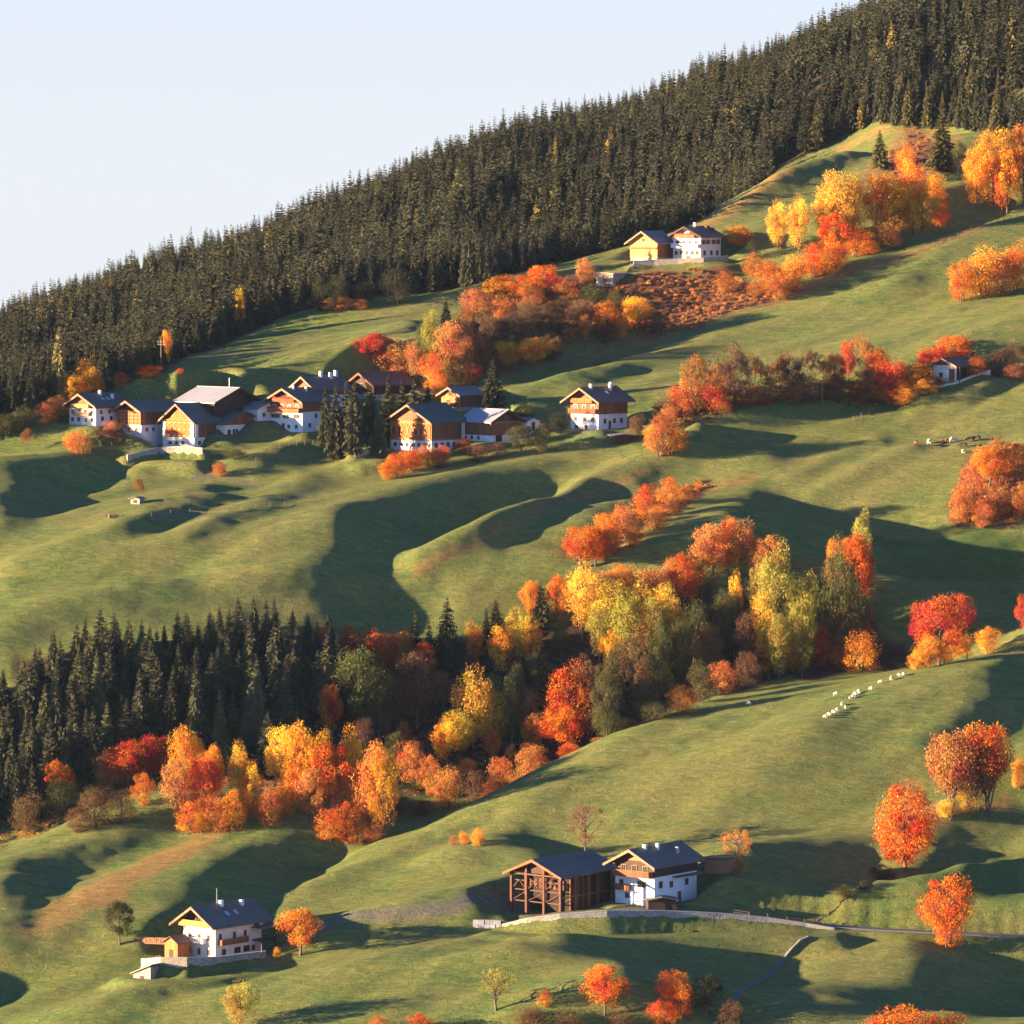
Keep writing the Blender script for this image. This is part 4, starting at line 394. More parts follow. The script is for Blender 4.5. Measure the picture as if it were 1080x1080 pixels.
2108 32 32 33 33 35 35 37 38 38 40 39 38 37 37 36 36 36 36 35 36 36 35 35 33 31 29 25 23 21 19 16 14 12 10 10 8 9 10 12 11 12 11 12 12 11 12 11 12 12 9 9 7 -6 -26 -30 -29 -27 -25 -21 -18 -7 15 17 10 10 10 10 9 10 10 10 9 10 9 10 9 10 9 10 9 10 9 9 10 9 10 9 9 9 9 12 38 43 41 39 37 36 35 34 33 31 32 31 31 30 31 30 31 30 29 26 26
2115 31 31 32 33 34 34 35 36 37 38 38 37 36 36 35 35 35 34 35 34 35 34 35 34 31 30 28 25 24 21 20 17 14 13 10 8 7 9 11 11 11 11 10 11 9 8 10 14 20 14 13 15 8 -12 -27 -31 -31 -30 -28 -24 -18 5 22 15 10 9 9 10 9 10 10 9 10 9 10 9 10 9 10 9 10 9 10 9 10 9 10 9 9 9 12 38 44 42 40 37 37 35 34 33 32 30 31 31 30 30 31 31 29 29 28 25
2121 31 31 31 31 32 34 33 35 36 36 36 36 35 35 34 34 33 34 32 34 33 34 34 34 33 31 30 28 26 24 23 19 18 14 12 9 9 8 10 11 10 10 11 10 10 9 9 10 11 11 12 17 12 5 0 -17 -24 -31 -33 -32 -29 -13 13 20 15 9 8 9 9 9 10 9 9 9 10 9 10 9 10 9 9 10 9 10 9 9 10 9 10 9 12 39 44 43 40 38 37 36 34 33 31 31 31 30 30 30 31 29 30 29 28 26
2127 30 30 30 31 31 32 32 34 34 35 34 35 34 33 33 32 33 32 31 32 32 33 34 34 34 33 32 31 29 27 25 22 20 17 14 11 10 8 10 10 11 10 10 10 10 10 10 9 9 9 10 9 6 4 2 2 5 -11 -23 -27 -31 -27 -15 4 18 12 8 9 8 9 9 9 9 9 9 9 9 9 9 10 9 9 10 9 9 9 9 10 9 9 12 39 45 43 41 39 37 36 35 33 31 31 31 30 30 30 30 30 29 29 28 26
2133 29 29 30 29 30 31 31 32 33 33 33 33 33 32 31 31 31 31 30 31 31 32 33 34 35 35 35 33 32 29 28 25 23 19 15 13 11 9 9 11 12 10 11 10 10 10 10 10 9 9 8 7 5 2 -3 -3 0 1 -2 4 -11 -24 -26 -18 -2 7 10 9 8 9 8 9 8 9 8 9 9 9 9 9 9 9 9 10 9 9 9 9 9 8 11 35 47 46 42 39 38 36 35 34 32 31 30 30 30 29 30 30 29 29 28 26
2139 27 29 28 29 29 30 30 30 32 31 32 32 31 31 30 30 30 29 29 29 30 30 33 34 36 37 37 35 35 32 31 28 25 22 17 15 11 9 8 10 12 12 11 11 12 10 11 11 10 9 9 9 6 1 -9 -10 -6 -1 0 5 10 4 -9 -16 -18 -14 1 10 9 8 8 8 9 8 8 9 8 9 8 9 9 8 9 9 9 9 9 10 9 9 8 27 51 47 44 40 38 37 36 33 32 32 30 30 30 29 30 29 30 28 28 25
2145 26 27 28 27 28 29 29 30 30 30 31 30 30 29 29 29 28 29 28 28 29 29 32 34 37 39 38 38 36 35 34 31 28 24 20 16 13 8 7 8 11 11 12 12 11 12 12 12 11 11 12 10 11 5 -12 -20 -12 -4 -2 2 7 7 6 3 -8 -16 -8 6 8 8 8 8 8 8 8 8 8 8 8 8 8 9 8 8 9 8 9 8 9 8 8 25 51 49 44 41 38 38 35 34 32 32 30 30 29 30 30 29 29 29 27 26
2150 26 25 27 27 27 27 28 29 29 29 29 29 29 29 27 28 27 27 28 27 28 30 31 34 38 39 40 39 38 37 36 33 31 27 24 19 15 11 7 6 7 9 11 11 11 11 11 12 12 12 12 12 12 11 -2 -18 -17 -14 -10 2 9 4 5 5 3 -2 1 6 7 7 7 7 7 7 7 7 8 7 8 7 8 8 7 8 8 8 8 8 8 8 7 24 51 48 43 41 39 37 35 34 32 32 31 29 30 29 30 29 29 28 27 26
2155 25 25 25 26 27 26 27 27 28 28 28 28 28 28 27 26 27 26 27 27 28 29 32 34 37 39 41 40 40 39 37 36 34 30 27 22 19 15 12 8 4 4 8 8 9 10 10 10 11 11 11 12 12 12 2 -15 -13 -11 -7 4 6 6 6 7 6 6 7 7 6 6 6 6 7 6 7 6 7 7 6 7 7 7 7 8 7 7 8 7 7 8 6 23 48 47 43 40 38 37 35 33 33 31 31 30 30 29 29 29 29 28 27 26
2160 24 25 24 25 25 26 26 26 26 27 27 27 27 27 26 27 26 26 26 26 29 29 32 34 36 39 40 41 41 40 40 38 37 33 30 26 22 20 16 15 11 3 2 5 6 7 7 7 8 9 9 10 10 11 2 -11 -6 -1 4 7 6 7 6 7 7 7 7 6 7 6 7 6 6 6 7 6 6 7 6 6 7 6 7 6 7 7 6 7 7 7 6 21 45 44 41 39 38 36 34 34 32 31 31 30 30 29 29 29 29 27 27 26
2164 25 24 24 24 24 24 25 25 25 26 26 26 26 26 26 25 26 26 26 26 28 30 32 34 36 38 40 41 41 42 41 40 39 36 34 29 26 23 21 19 17 15 6 2 3 5 4 5 5 5 5 6 6 7 4 1 5 6 5 6 6 6 6 6 6 7 6 7 6 7 7 6 7 6 6 7 6 7 6 6 7 6 6 7 6 6 7 6 7 6 5 17 40 42 40 38 37 35 34 33 31 31 31 31 30 29 28 29 28 28 27 26
2169 24 24 23 24 23 23 24 24 24 25 25 25 25 24 26 25 25 26 26 26 28 30 31 34 35 38 39 41 42 42 42 42 41 39 36 34 30 27 23 22 19 19 16 7 5 6 5 6 5 5 6 4 3 1 1 4 8 7 6 6 5 6 6 6 6 6 6 7 6 7 6 7 6 7 7 6 7 6 7 6 7 6 7 6 6 7 6 7 7 6 6 9 33 42 39 37 35 35 34 32 31 30 31 30 30 29 29 28 28 28 27 26
2174 24 23 23 23 22 23 23 22 24 23 24 24 24 24 25 24 25 26 25 27 27 30 31 33 35 37 38 40 42 43 43 43 43 41 39 37 34 31 27 24 20 17 15 11 9 7 8 6 8 9 11 15 17 10 -10 -15 -5 7 9 7 7 6 6 6 6 7 6 6 7 6 7 6 7 7 6 7 7 7 6 7 7 6 7 6 7 7 6 7 6 7 6 6 29 39 37 35 35 34 33 31 30 31 30 30 30 29 29 28 28 27 27 27
2179 23 23 23 22 22 22 22 22 22 23 23 23 23 24 23 24 24 25 25 27 27 29 30 32 35 36 37 40 41 43 43 44 45 43 42 41 38 34 31 26 22 18 15 11 8 7 7 6 7 9 12 18 23 21 13 -10 -18 -8 2 8 8 8 7 6 7 6 7 6 7 6 7 6 7 7 7 6 7 7 7 8 7 7 6 7 7 7 6 7 7 7 6 6 25 36 34 34 33 33 32 30 30 30 31 30 30 29 28 28 28 27 27 27
2184 23 23 22 22 22 22 21 21 21 21 22 23 22 23 23 23 23 24 25 26 27 28 30 31 33 35 37 38 41 42 44 45 45 45 45 44 41 39 34 29 25 20 17 12 10 7 5 7 7 9 12 14 17 20 23 14 0 -8 -12 -6 4 9 8 7 7 7 7 7 7 6 6 7 6 7 6 7 6 7 7 8 7 8 7 7 7 8 7 7 7 7 6 7 22 32 32 32 32 32 31 30 30 30 30 30 30 29 28 28 28 27 26 27
2190 23 22 22 22 21 21 21 21 20 21 20 22 21 22 23 22 23 23 24 25 26 27 29 30 32 34 35 38 39 42 44 45 45 47 47 46 44 42 38 33 29 24 20 14 11 8 6 7 7 9 10 12 14 16 18 19 13 8 3 -4 -8 -3 6 9 8 7 7 7 7 7 7 7 6 6 7 6 6 6 6 6 6 6 8 8 8 8 7 8 7 7 7 7 20 29 30 31 31 32 30 30 29 30 30 30 30 29 28 28 28 27 26 26
2196 23 22 22 21 21 20 21 20 20 20 20 20 21 21 21 22 22 23 23 24 25 27 27 29 30 33 34 36 38 41 42 45 46 47 48 48 48 45 41 38 33 29 23 17 12 9 7 7 7 9 9 11 11 12 14 15 17 14 12 12 7 -9 -6 7 9 7 8 8 7 8 7 7 7 7 7 7 6 7 6 5 4 -3 0 9 10 9 9 8 8 8 8 7 16 27 30 30 31 31 30 30 30 30 30 30 29 29 28 28 28 27 26 27
2203 22 22 22 21 20 20 20 20 20 20 19 19 19 21 21 21 21 22 22 23 24 26 26 28 29 30 33 34 37 39 41 44 46 47 49 49 49 48 46 42 38 33 27 19 14 10 8 8 7 9 9 10 10 10 11 12 13 13 14 14 16 10 0 6 7 6 8 7 8 7 8 7 8 8 8 7 8 7 8 7 6 -7 -14 -4 7 12 10 10 9 9 10 8 12 27 30 31 32 31 30 30 30 31 30 29 30 29 28 28 27 28 27 26
2210 22 21 22 21 20 20 20 19 19 20 19 18 19 19 20 20 21 21 22 22 23 24 25 26 28 29 30 33 35 37 40 42 44 47 49 50 51 51 49 46 43 37 31 21 15 12 9 9 9 9 10 10 10 9 10 10 11 12 14 15 16 15 14 13 10 7 6 6 7 7 8 7 7 8 7 8 8 8 8 9 7 -6 -20 -16 -4 11 12 10 10 10 10 10 12 29 32 32 32 32 31 30 31 30 30 30 29 29 29 28 28 27 28 26
2217 22 21 22 20 21 20 19 19 19 19 18 19 18 18 19 19 20 21 20 22 22 22 24 25 26 28 28 31 33 35 37 40 43 46 49 50 53 52 52 49 46 40 34 24 18 13 11 11 10 11 12 11 11 9 9 9 11 12 14 15 16 16 16 16 16 14 11 7 6 7 7 7 7 6 7 7 7 7 7 8 7 -4 -21 -21 -13 6 14 10 9 10 10 10 13 32 34 34 33 32 31 32 31 30 31 30 29 29 29 29 28 28 27 27
2225 21 22 21 21 20 20 19 19 18 19 18 18 18 18 18 18 19 19 20 21 21 21 23 23 25 26 27 28 31 32 35 38 41 44 48 51 53 54 53 51 48 42 36 27 21 16 14 13 12 13 14 13 12 10 9 9 10 12 14 15 17 17 17 17 16 17 16 14 9 7 8 7 8 7 7 7 7 6 7 6 6 0 -19 -26 -19 -5 13 12 8 9 10 8 13 34 36 35 34 33 33 32 31 31 31 30 29 30 29 29 29 28 28 27
2233 22 21 21 21 20 20 19 19 18 18 18 17 18 18 17 18 17 19 19 19 20 21 21 22 23 24 26 26 29 30 32 35 38 43 47 51 54 55 54 51 49 43 37 30 24 19 17 15 14 15 15 15 14 11 10 9 11 12 14 15 17 18 18 18 18 18 17 17 15 8 8 9 9 8 8 9 8 8 8 8 8 5 -13 -28 -27 -17 3 12 9 9 8 8 12 34 36 36 35 34 33 33 31 32 31 31 30 29 30 29 30 29 28 27
2241 22 22 21 20 20 20 20 18 19 17 18 17 18 17 17 17 17 17 18 19 19 19 20 21 22 22 24 25 26 28 30 32 36 39 46 51 54 55 55 52 48 44 38 32 26 22 19 17 17 16 17 16 15 12 11 11 12 12 14 16 17 18 19 20 19 20 20 20 18 10 5 8 10 10 8 9 9 9 9 9 9 9 3 -14 -24 -25 -15 -2 8 9 8 7 11 32 37 37 36 34 34 33 32 32 32 30 31 30 29 30 30 29 29 27
2251 21 22 21 20 21 19 20 19 18 18 17 17 17 17 17 16 17 16 17 18 18 18 19 20 20 21 23 23 24 26 28 30 33 37 44 51 54 54 54 51 48 44 39 33 28 25 21 19 18 17 18 17 15 14 12 13 12 14 14 17 17 19 20 21 22 23 23 23 23 19 6 -2 6 11 9 8 8 9 9 9 9 9 10 4 -7 -20 -21 -17 -5 8 8 7 7 26 40 38 36 35 34 33 32 32 32 31 31 30 30 30 31 29 28 28
2260 22 21 22 20 21 19 20 19 18 18 18 17 16 17 16 16 16 16 17 16 17 17 18 18 20 20 21 22 23 24 27 28 32 36 42 49 52 53 52 50 47 43 39 34 29 26 22 21 19 19 18 17 16 15 14 14 14 14 16 16 19 19 22 22 24 26 26 28 28 30 22 -3 -11 4 11 8 6 8 7 8 8 8 9 8 6 -4 -18 -17 -10 4 7 5 5 22 39 36 35 34 33 33 32 32 32 31 31 31 30 30 30 30 28 29
2270 22 22 21 21 20 20 20 19 18 18 18 17 17 16 16 16 15 16 16 15 16 17 16 18 18 19 20 21 22 23 26 28 31 36 40 46 49 51 50 48 45 42 38 34 30 26 23 22 20 18 19 18 17 16 15 15 15 16 16 18 19 20 23 24 25 28 29 32 32 34 35 23 -9 -17 3 10 7 7 6 6 7 6 7 6 7 3 -7 -7 2 5 4 5 3 15 30 31 32 31 32 32 32 31 32 31 31 31 30 31 30 29 29 28
2280 22 22 22 21 20 21 19 19 19 18 18 17 17 16 16 16 15 15 15 15 16 15 16 17 17 17 19 20 22 23 25 28 31 35 39 43 46 48 47 46 43 40 37 33 29 26 24 22 20 19 19 18 17 17 17 16 17 16 18 18 20 21 23 25 28 29 32 34 36 38 39 40 24 -13 -19 -2 9 9 6 6 6 6 7 5 6 6 3 4 6 6 5 5 3 9 19 24 27 29 29 30 32 31 31 31 31 30 31 31 29 30 29 29
2291 22 23 21 21 21 21 19 20 19 18 18 18 17 16 16 15 15 15 15 15 14 15 16 15 16 17 18 19 21 23 24 28 31 34 38 41 43 44 44 43 41 39 35 31 29 25 23 21 21 19 18 19 18 18 17 18 17 18 18 19 21 22 23 26 29 31 33 37 38 41 43 44 43 26 -17 -27 -3 12 9 6 7 7 7 7 6 7 7 7 6 7 6 6 5 6 13 18 24 25 28 28 30 31 30 31 31 30 31 30 30 30 29 29
2302 23 22 22 22 21 20 20 20 19 19 18 18 17 16 17 15 15 15 14 15 14 14 15 15 16 16 17 18 20 22 24 27 30 34 36 39 40 42 42 40 39 35 33 30 27 24 22 21 19 19 19 19 18 19 18 19 18 19 19 20 20 23 24 26 29 32 35 38 40 44 46 47 47 45 19 -22 -24 -2 10 9 7 7 8 7 8 7 7 8 7 7 7 7 6 6 10 17 21 23 26 27 29 30 30 30 31 30 31 30 30 30 30 29
2314 22 23 22 22 21 21 21 20 19 19 19 18 17 17 16 16 15 15 15 14 14 14 14 14 15 16 17 17 19 21 23 26 29 33 35 37 38 39 39 38 36 34 30 28 25 22 21 19 19 19 18 19 19 19 19 19 20 19 20 20 21 23 24 26 30 32 35 39 42 45 48 50 50 49 40 12 -21 -24 -2 13 9 7 8 8 7 8 7 8 7 8 7 8 6 7 10 16 20 22 25 27 28 29 29 30 31 30 30 31 30 31 30 29
2325 23 23 23 22 22 21 21 20 20 19 19 18 18 17 17 16 15 15 15 14 14 14 13 14 15 15 16 17 19 20 22 24 28 30 34 35 36 37 37 36 34 31 28 25 23 20 19 19 17 18 18 19 19 20 20 20 20 20 19 21 21 23 24 26 29 32 36 39 43 46 49 51 52 51 46 36 10 -20 -22 2 12 9 7 8 8 8 7 8 8 8 7 8 7 7 10 16 20 22 24 26 28 28 29 30 30 30 31 31 30 31 30 30
2337 24 23 23 23 22 21 21 21 20 20 19 19 18 17 17 17 15 16 14 15 14 13 14 14 14 14 16 17 17 20 21 23 25 29 31 33 34 35 35 33 32 29 26 23 20 19 17 17 16 18 18 18 20 20 21 20 20 20 20 21 20 22 24 26 29 31 35 39 43 47 50 53 53 52 48 44 35 13 -21 -19 1 11 9 8 8 8 9 8 7 8 8 8 8 7 11 16 19 22 24 26 27 29 29 29 30 31 30 31 31 31 31 29
2349 24 24 23 23 23 22 21 22 20 21 19 19 19 18 17 16 16 16 15 14 14 14 14 13 14 14 15 16 18 18 20 22 24 26 28 31 32 33 32 31 30 27 24 21 19 16 16 15 15 16 18 19 20 21 21 21 21 20 19 20 21 21 23 25 27 31 35 38 42 47 51 53 54 54 51 47 43 35 7 -23 -16 7 12 8 9 8 9 8 8 9 8 8 8 7 12 16 20 22 24 26 27 29 29 29 30 31 31 31 31 31 31 30
2362 24 24 24 23 23 23 22 22 21 20 20 20 19 18 18 17 16 16 15 15 14 14 14 13 14 14 14 16 16 18 19 21 22 24 26 28 29 30 30 29 28 25 23 19 17 15 14 13 14 15 18 19 21 22 21 21 21 20 19 19 20 20 22 24 27 30 33 37 41 47 51 54 55 54 53 49 45 41 29 -4 -21 -1 13 10 8 9 9 9 8 9 8 9 8 8 12 17 21 22 24 27 27 29 29 30 30 31 31 31 32 31 31 30
2374 25 24 24 24 24 23 22 23 21 22 20 20 20 19 18 17 17 16 16 15 14 14 13 14 14 13 14 15 16 17 18 20 21 22 24 25 26 27 28 27 25 24 21 18 16 14 13 12 12 14 18 19 22 21 22 21 21 19 19 19 18 20 21 23 26 28 32 35 40 45 52 54 55 55 53 50 45 41 33 20 -4 -4 10 10 9 10 9 9 9 9 9 8 9 7 13 19 21 24 25 26 28 29 30 30 31 31 31 32 31 32 31 30
2386 25 25 25 25 23 24 23 23 22 22 21 21 20 19 19 18 17 17 16 15 14 14 14 13 14 13 14 15 15 16 17 18 20 21 22 23 24 24 25 24 24 21 20 17 16 13 12 12 12 13 17 19 21 22 21 21 20 20 18 18 18 19 20 22 25 27 30 34 38 45 50 54 55 55 52 50 45 41 34 28 17 4 8 10 10 10 9 10 9 9 10 9 9 8 12 22 24 24 26 27 29 29 31 30 31 32 31 32 31 32 31 31
2399 25 26 25 25 24 24 24 23 23 23 22 21 21 20 19 18 18 17 16 16 14 14 14 13 13 13 14 14 15 15 17 17 18 20 20 21 22 22 22 22 21 20 19 17 15 13 12 12 12 13 16 19 19 21 21 20 20 19 18 18 17 19 19 22 24 27 29 32 37 43 50 52 53 53 52 48 46 41 36 30 23 15 12 12 12 10 10 9 10 9 10 11 12 13 16 22 24 26 26 28 29 30 31 31 31 32 32 32 31 32 31 31
2411 26 26 26 25 25 25 24 24 23 23 23 22 21 21 20 19 18 18 16 16 15 14 13 13 13 13 13 14 14 15 16 16 17 19 18 19 20 21 20 20 19 19 17 16 15 13 12 12 13 13 16 17 19 19 20 20 19 19 17 18 17 19 19 21 24 26 29 32 36 42 46 50 51 51 49 48 45 41 37 32 27 21 18 15 13 12 12 10 10 11 12 13 15 16 20 22 24 26 27 29 30 30 31 32 32 31 32 32 32 32 32 31
2423 27 26 26 26 26 25 25 24 24 24 23 23 22 21 21 20 18 18 17 16 15 14 14 13 12 13 13 13 14 14 15 16 16 17 18 18 18 18 19 19 18 16 16 15 15 13 13 12 13 14 15 16 18 18 19 19 18 18 18 17 18 18 20 21 24 25 29 32 35 40 44 47 48 48 47 46 44 41 38 33 29 25 21 19 16 14 13 12 13 13 14 15 17 19 22 23 25 27 28 30 30 31 31 32 33 32 32 32 32 32 32 31
2435 27 27 27 26 26 26 25 25 25 24 24 23 23 22 22 20 20 18 18 16 15 14 13 13 13 12 12 13 13 14 14 15 16 16 17 17 17 17 17 18 17 16 15 14 13 14 12 13 13 14 15 15 17 17 18 18 18 17 18 17 18 19 19 22 23 26 28 31 35 38 42 44 45 45 45 44 42 41 38 34 30 27 23 21 19 17 15 15 15 15 16 18 19 22 23 25 27 28 29 30 31 31 33 32 33 32 33 32 32 32 32 31
2447 27 28 27 27 26 27 26 25 25 25 25 24 23 23 22 21 21 19 18 16 15 15 13 12 12 12 13 12 13 13 14 14 15 16 16 16 17 16 16 16 16 16 14 14 13 13 12 13 13 14 14 15 16 17 16 17 18 17 17 17 18 19 20 22 23 26 28 31 33 37 40 41 42 43 42 42 41 40 37 34 31 28 25 23 21 19 18 17 17 18 18 20 22 24 25 27 28 30 30 31 31 32 33 33 33 33 32 33 32 33 31 32
2459 27 28 28 27 27 27 26 27 25 26 25 25 24 23 23 22 21 20 18 17 16 14 13 12 12 12 12 12 12 13 13 14 15 15 15 16 16 16 15 16 15 15 14 14 13 12 13 12 13 13 14 15 15 16 16 16 17 16 17 18 18 19 20 22 23 26 28 30 33 35 38 39 40 41 40 40 40 38 36 33 31 28 26 24 24 21 21 20 19 19 21 22 24 26 28 28 30 31 31 32 32 33 32 34 33 33 33 33 33 32 32 31
2501 29 30 29 29 29 28 29 28 27 28 27 26 27 25 25 24 23 22 21 18 16 15 14 13 12 12 12 11 12 12 13 13 14 14 15 16 15 16 15 16 15 14 14 14 13 13 13 13 12 12 12 12 13 13 14 14 15 15 17 17 18 20 20 23 23 26 27 28 31 31 33 34 35 34 35 35 35 33 32 31 30 29 29 28 28 27 27 26 26 26 26 29 31 32 33 33 34 34 34 34 35 34 34 34 34 34 34 33 33 33 32 32
2536 30 31 30 31 30 30 29 29 29 29 28 28 27 26 26 24 24 23 21 20 19 17 17 15 15 15 13 14 14 14 13 15 15 15 16 17 17 17 17 16 17 16 16 15 15 13 13 12 12 11 11 12 11 12 13 13 14 15 16 18 18 20 21 23 24 25 27 28 30 30 31 32 33 33 33 32 33 33 32 32 31 31 31 30 30 30 30 30 30 30 30 31 32 32 33 33 33 34 34 34 34 34 33 34 34 33 33 33 32 32 32 31
2562 32 31 32 31 31 30 31 30 30 29 29 28 28 27 26 26 25 24 23 22 21 20 19 19 18 18 17 17 16 17 17 16 18 17 18 18 18 18 18 19 18 18 18 18 16 16 14 12 12 10 11 10 12 11 12 14 14 15 16 18 20 21 22 24 25 27 28 29 30 30 32 32 33 32 33 33 33 33 33 32 33 33 32 33 32 32 32 31 32 31 30 31 31 30 31 32 31 32 31 32 32 33 32 32 32 31 32 31 32 31 30 31
2580 32 32 32 32 32 31 32 30 31 30 30 29 29 28 27 27 27 25 25 24 24 22 23 21 21 21 20 20 19 20 19 19 19 19 20 19 20 19 19 20 19 19 18 18 17 17 15 14 14 13 13 12 13 13 14 15 15 16 18 19 21 22 24 26 26 28 30 30 31 32 33 33 33 34 34 33 33 33 34 33 34 34 34 34 34 34 33 33 31 30 30 29 29 28 29 29 29 29 30 30 29 30 31 30 30 30 30 30 30 30 29 29
2589 32 33 33 33 32 32 32 32 31 31 31 30 30 30 29 28 28 28 26 27 26 25 25 24 23 23 23 22 22 22 21 21 21 21 20 21 20 20 20 20 20 19 19 19 18 18 17 17 16 16 16 15 16 16 17 17 18 19 20 21 23 23 25 27 27 29 29 31 31 32 33 33 34 34 33 34 34 34 33 34 35 34 35 34 35 34 33 33 31 30 29 29 28 28 28 27 28 28 29 28 28 29 29 28 29 29 29 28 29 28 28 28
2589 34 33 34 33 33 33 33 33 32 32 32 31 31 31 30 31 29 30 29 28 28 28 27 26 26 25 25 24 24 23 23 22 22 22 22 21 22 21 21 21 20 21 20 20 19 20 19 19 19 18 19 19 19 19 20 20 21 21 23 23 24 25 25 27 28 28 30 30 31 31 32 33 33 33 33 33 34 34 34 34 33 34 34 34 33 33 33 32 31 31 30 29 29 29 28 29 28 28 28 28 28 28 28 28 28 28 28 28 28 27 28 27
2582 34 34 34 35 34 33 34 34 33 33 33 33 32 32 32 32 31 31 31 31 30 30 29 28 28 27 26 25 25 25 24 23 23 23 23 23 22 22 22 22 22 22 21 22 21 22 21 22 21 22 21 22 21 22 23 22 23 24 24 24 25 26 27 27 28 28 29 30 30 31 31 31 32 33 32 33 33 33 33 33 33 33 33 33 33 32 32 32 31 31 31 30 30 30 29 29 29 29 28 29 28 29 28 28 28 28 28 27 28 27 27 27
2567 35 35 35 35 35 34 35 34 35 34 34 34 34 33 34 33 33 33 32 32 32 31 31 30 29 28 27 26 26 26 25 24 25 24 23 24 23 23 24 23 23 24 23 24 24 23 24 24 24 24 24 24 24 24 25 24 25 25 25 26 26 26 27 27 28 28 29 29 29 30 31 30 31 32 31 32 32 32 32 33 32 32 33 32 32 32 32 32 31 32 31 31 30 31 30 30 30 29 30 29 29 29 29 29 28 28 29 27 28 27 27 27
2546 36 35 36 35 36 35 36 35 35 35 35 35 35 34 34 35 34 33 34 33 32 32 32 30 30 30 28 28 28 27 26 26 25 25 25 24 25 24 25 25 25 25 26 26 26 26 27 26 27 26 27 26 26 26 26 26 26 26 26 26 27 26 27 27 28 28 28 28 29 29 30 30 30 30 31 31 31 31 32 31 32 31 32 32 32 32 31 32 32 31 32 31 32 31 31 31 31 30 31 30 30 30 29 30 29 29 28 29 28 27 28 26
2520 36 36 36 36 36 35 36 36 36 36 35 36 35 35 35 35 34 34 34 33 33 33 32 31 31 30 30 30 28 28 28 27 27 26 27 25 26 26 26 27 26 28 28 28 29 29 30 29 29 29 29 28 28 27 27 27 26 27 26 26 27 26 27 26 27 28 28 28 28 28 29 29 30 29 30 30 31 30 31 31 31 31 31 31 32 32 31 32 32 32 32 32 32 32 32 32 31 32 31 31 31 31 30 31 30 29 29 29 29 28 28 27
2489 36 36 36 37 36 36 37 36 36 36 36 36 35 36 35 35 34 35 34 33 34 33 32 32 32 31 31 30 30 29 29 29 28 29 27 28 28 28 28 28 29 29 30 31 31 31 32 31 31 31 31 30 29 28 27 27 26 26 26 26 25 26 26 27 27 27 27 28 28 28 29 28 29 29 29 29 30 30 30 30 30 31 30 31 32 31 32 32 32 32 32 33 33 32 33 33 33 32 32 32 32 32 31 31 31 30 30 29 29 29 28 28
2454 37 36 37 36 37 36 36 37 36 36 36 36 36 35 36 35 35 34 35 34 33 34 33 32 33 32 31 31 31 31 30 30 30 30 30 30 29 30 30 30 31 31 32 31 32 33 32 33 32 32 32 30 30 29 26 27 25 25 26 25 25 26 26 27 26 28 27 28 28 28 29 28 28 29 29 28 29 29 29 29 30 30 30 31 30 31 32 32 32 33 32 34 33 34 33 34 34 33 34 33 32 32 32 31 31 31 30 30 29 29 29 28
2419 36 37 36 36 37 36 37 36 36 36 36 36 36 36 35 35 35 35 35 34 34 33 34 33 33 32 33 32 31 32 31 32 31 31 31 31 31 31 31 32 32 31 32 32 33 32 32 32 32 32 31 30 30 28 28 27 26 26 26 26 26 26 26 28 27 28 28 28 29 28 28 29 28 28 28 28 28 28 28 29 29 29 30 30 30 31 31 31 33 32 33 34 34 34 35 35 35 34 34 34 33 32 32 31 31 30 30 30 29 29 28 28
2384 36 36 36 36 36 36 37 36 36 36 36 35 36 36 35 35 35 35 34 35 34 34 33 34 33 33 32 33 32 32 32 32 32 32 32 31 32 32 32 31 32 32 32 32 32 32 32 32 31 31 31 30 29 29 29 28 27 28 27 27 27 27 27 28 28 28 28 28 29 28 28 28 28 28 28 27 28 28 28 28 28 29 29 30 30 31 30 32 31 32 33 34 34 35 35 35 35 34 35 33 33 32 31 31 31 30 30 29 29 29 28 27
2350 35 36 35 36 36 35 36 36 36 35 36 35 36 35 35 35 35 35 34 34 34 34 34 33 33 33 33 33 32 32 33 32 32 32 31 32 32 32 32 32 32 32 32 31 32 32 31 31 32 30 31 30 30 29 30 28 29 28 29 28 28 28 27 28 28 29 28 28 28 28 28 28 28 28 28 27 28 28 28 29 28 29 29 30 30 30 31 31 31 32 33 33 33 33 34 34 33 34 33 33 32 32 31 31 31 30 29 29 29 28 27 28
2317 35 35 35 35 35 35 35 35 35 36 35 35 35 35 35 35 34 35 34 34 34 33 33 34 32 33 33 32 32 32 32 32 31 32 32 32 31 32 32 31 32 32 31 32 32 31 31 32 31 31 30 31 30 30 29 30 29 29 29 29 28 29 28 28 29 28 28 28 28 28 28 28 28 28 28 28 28 29 28 28 29 29 29 30 30 30 30 31 31 31 32 32 32 32 33 32 32 33 32 32 31 31 31 30 30 30 29 28 29 27 27 27
2286 34 34 34 35 34 34 35 34 35 34 35 34 35 35 34 35 34 34 34 34 33 33 33 32 32 33 31 32 32 31 31 31 32 31 31 31 31 32 31 31 32 31 32 32 31 32 31 31 32 31 31 30 31 30 30 30 30 29 30 29 29 28 29 28 29 28 28 29 28 28 28 28 28 28 28 28 28 29 28 29 28 29 29 30 29 30 30 30 31 30 31 31 31 32 31 31 31 32 31 30 31 30 30 30 29 29 29 28 27 27 27 26
2256 33 34 33 34 33 34 34 33 34 34 34 34 34 35 34 34 34 33 33 33 33 32 32 32 31 31 31 31 30 31 30 31 30 30 31 30 31 31 31 31 31 32 31 32 32 31 32 32 31 32 31 31 31 31 30 30 30 30 29 29 29 29 29 28 29 28 28 28 29 28 28 28 28 27 29 28 28 28 28 29 28 29 29 29 29 29 30 30 29 30 31 30 30 31 30 30 31 30 30 30 30 29 29 29 29 28 28 28 27 26 27 25
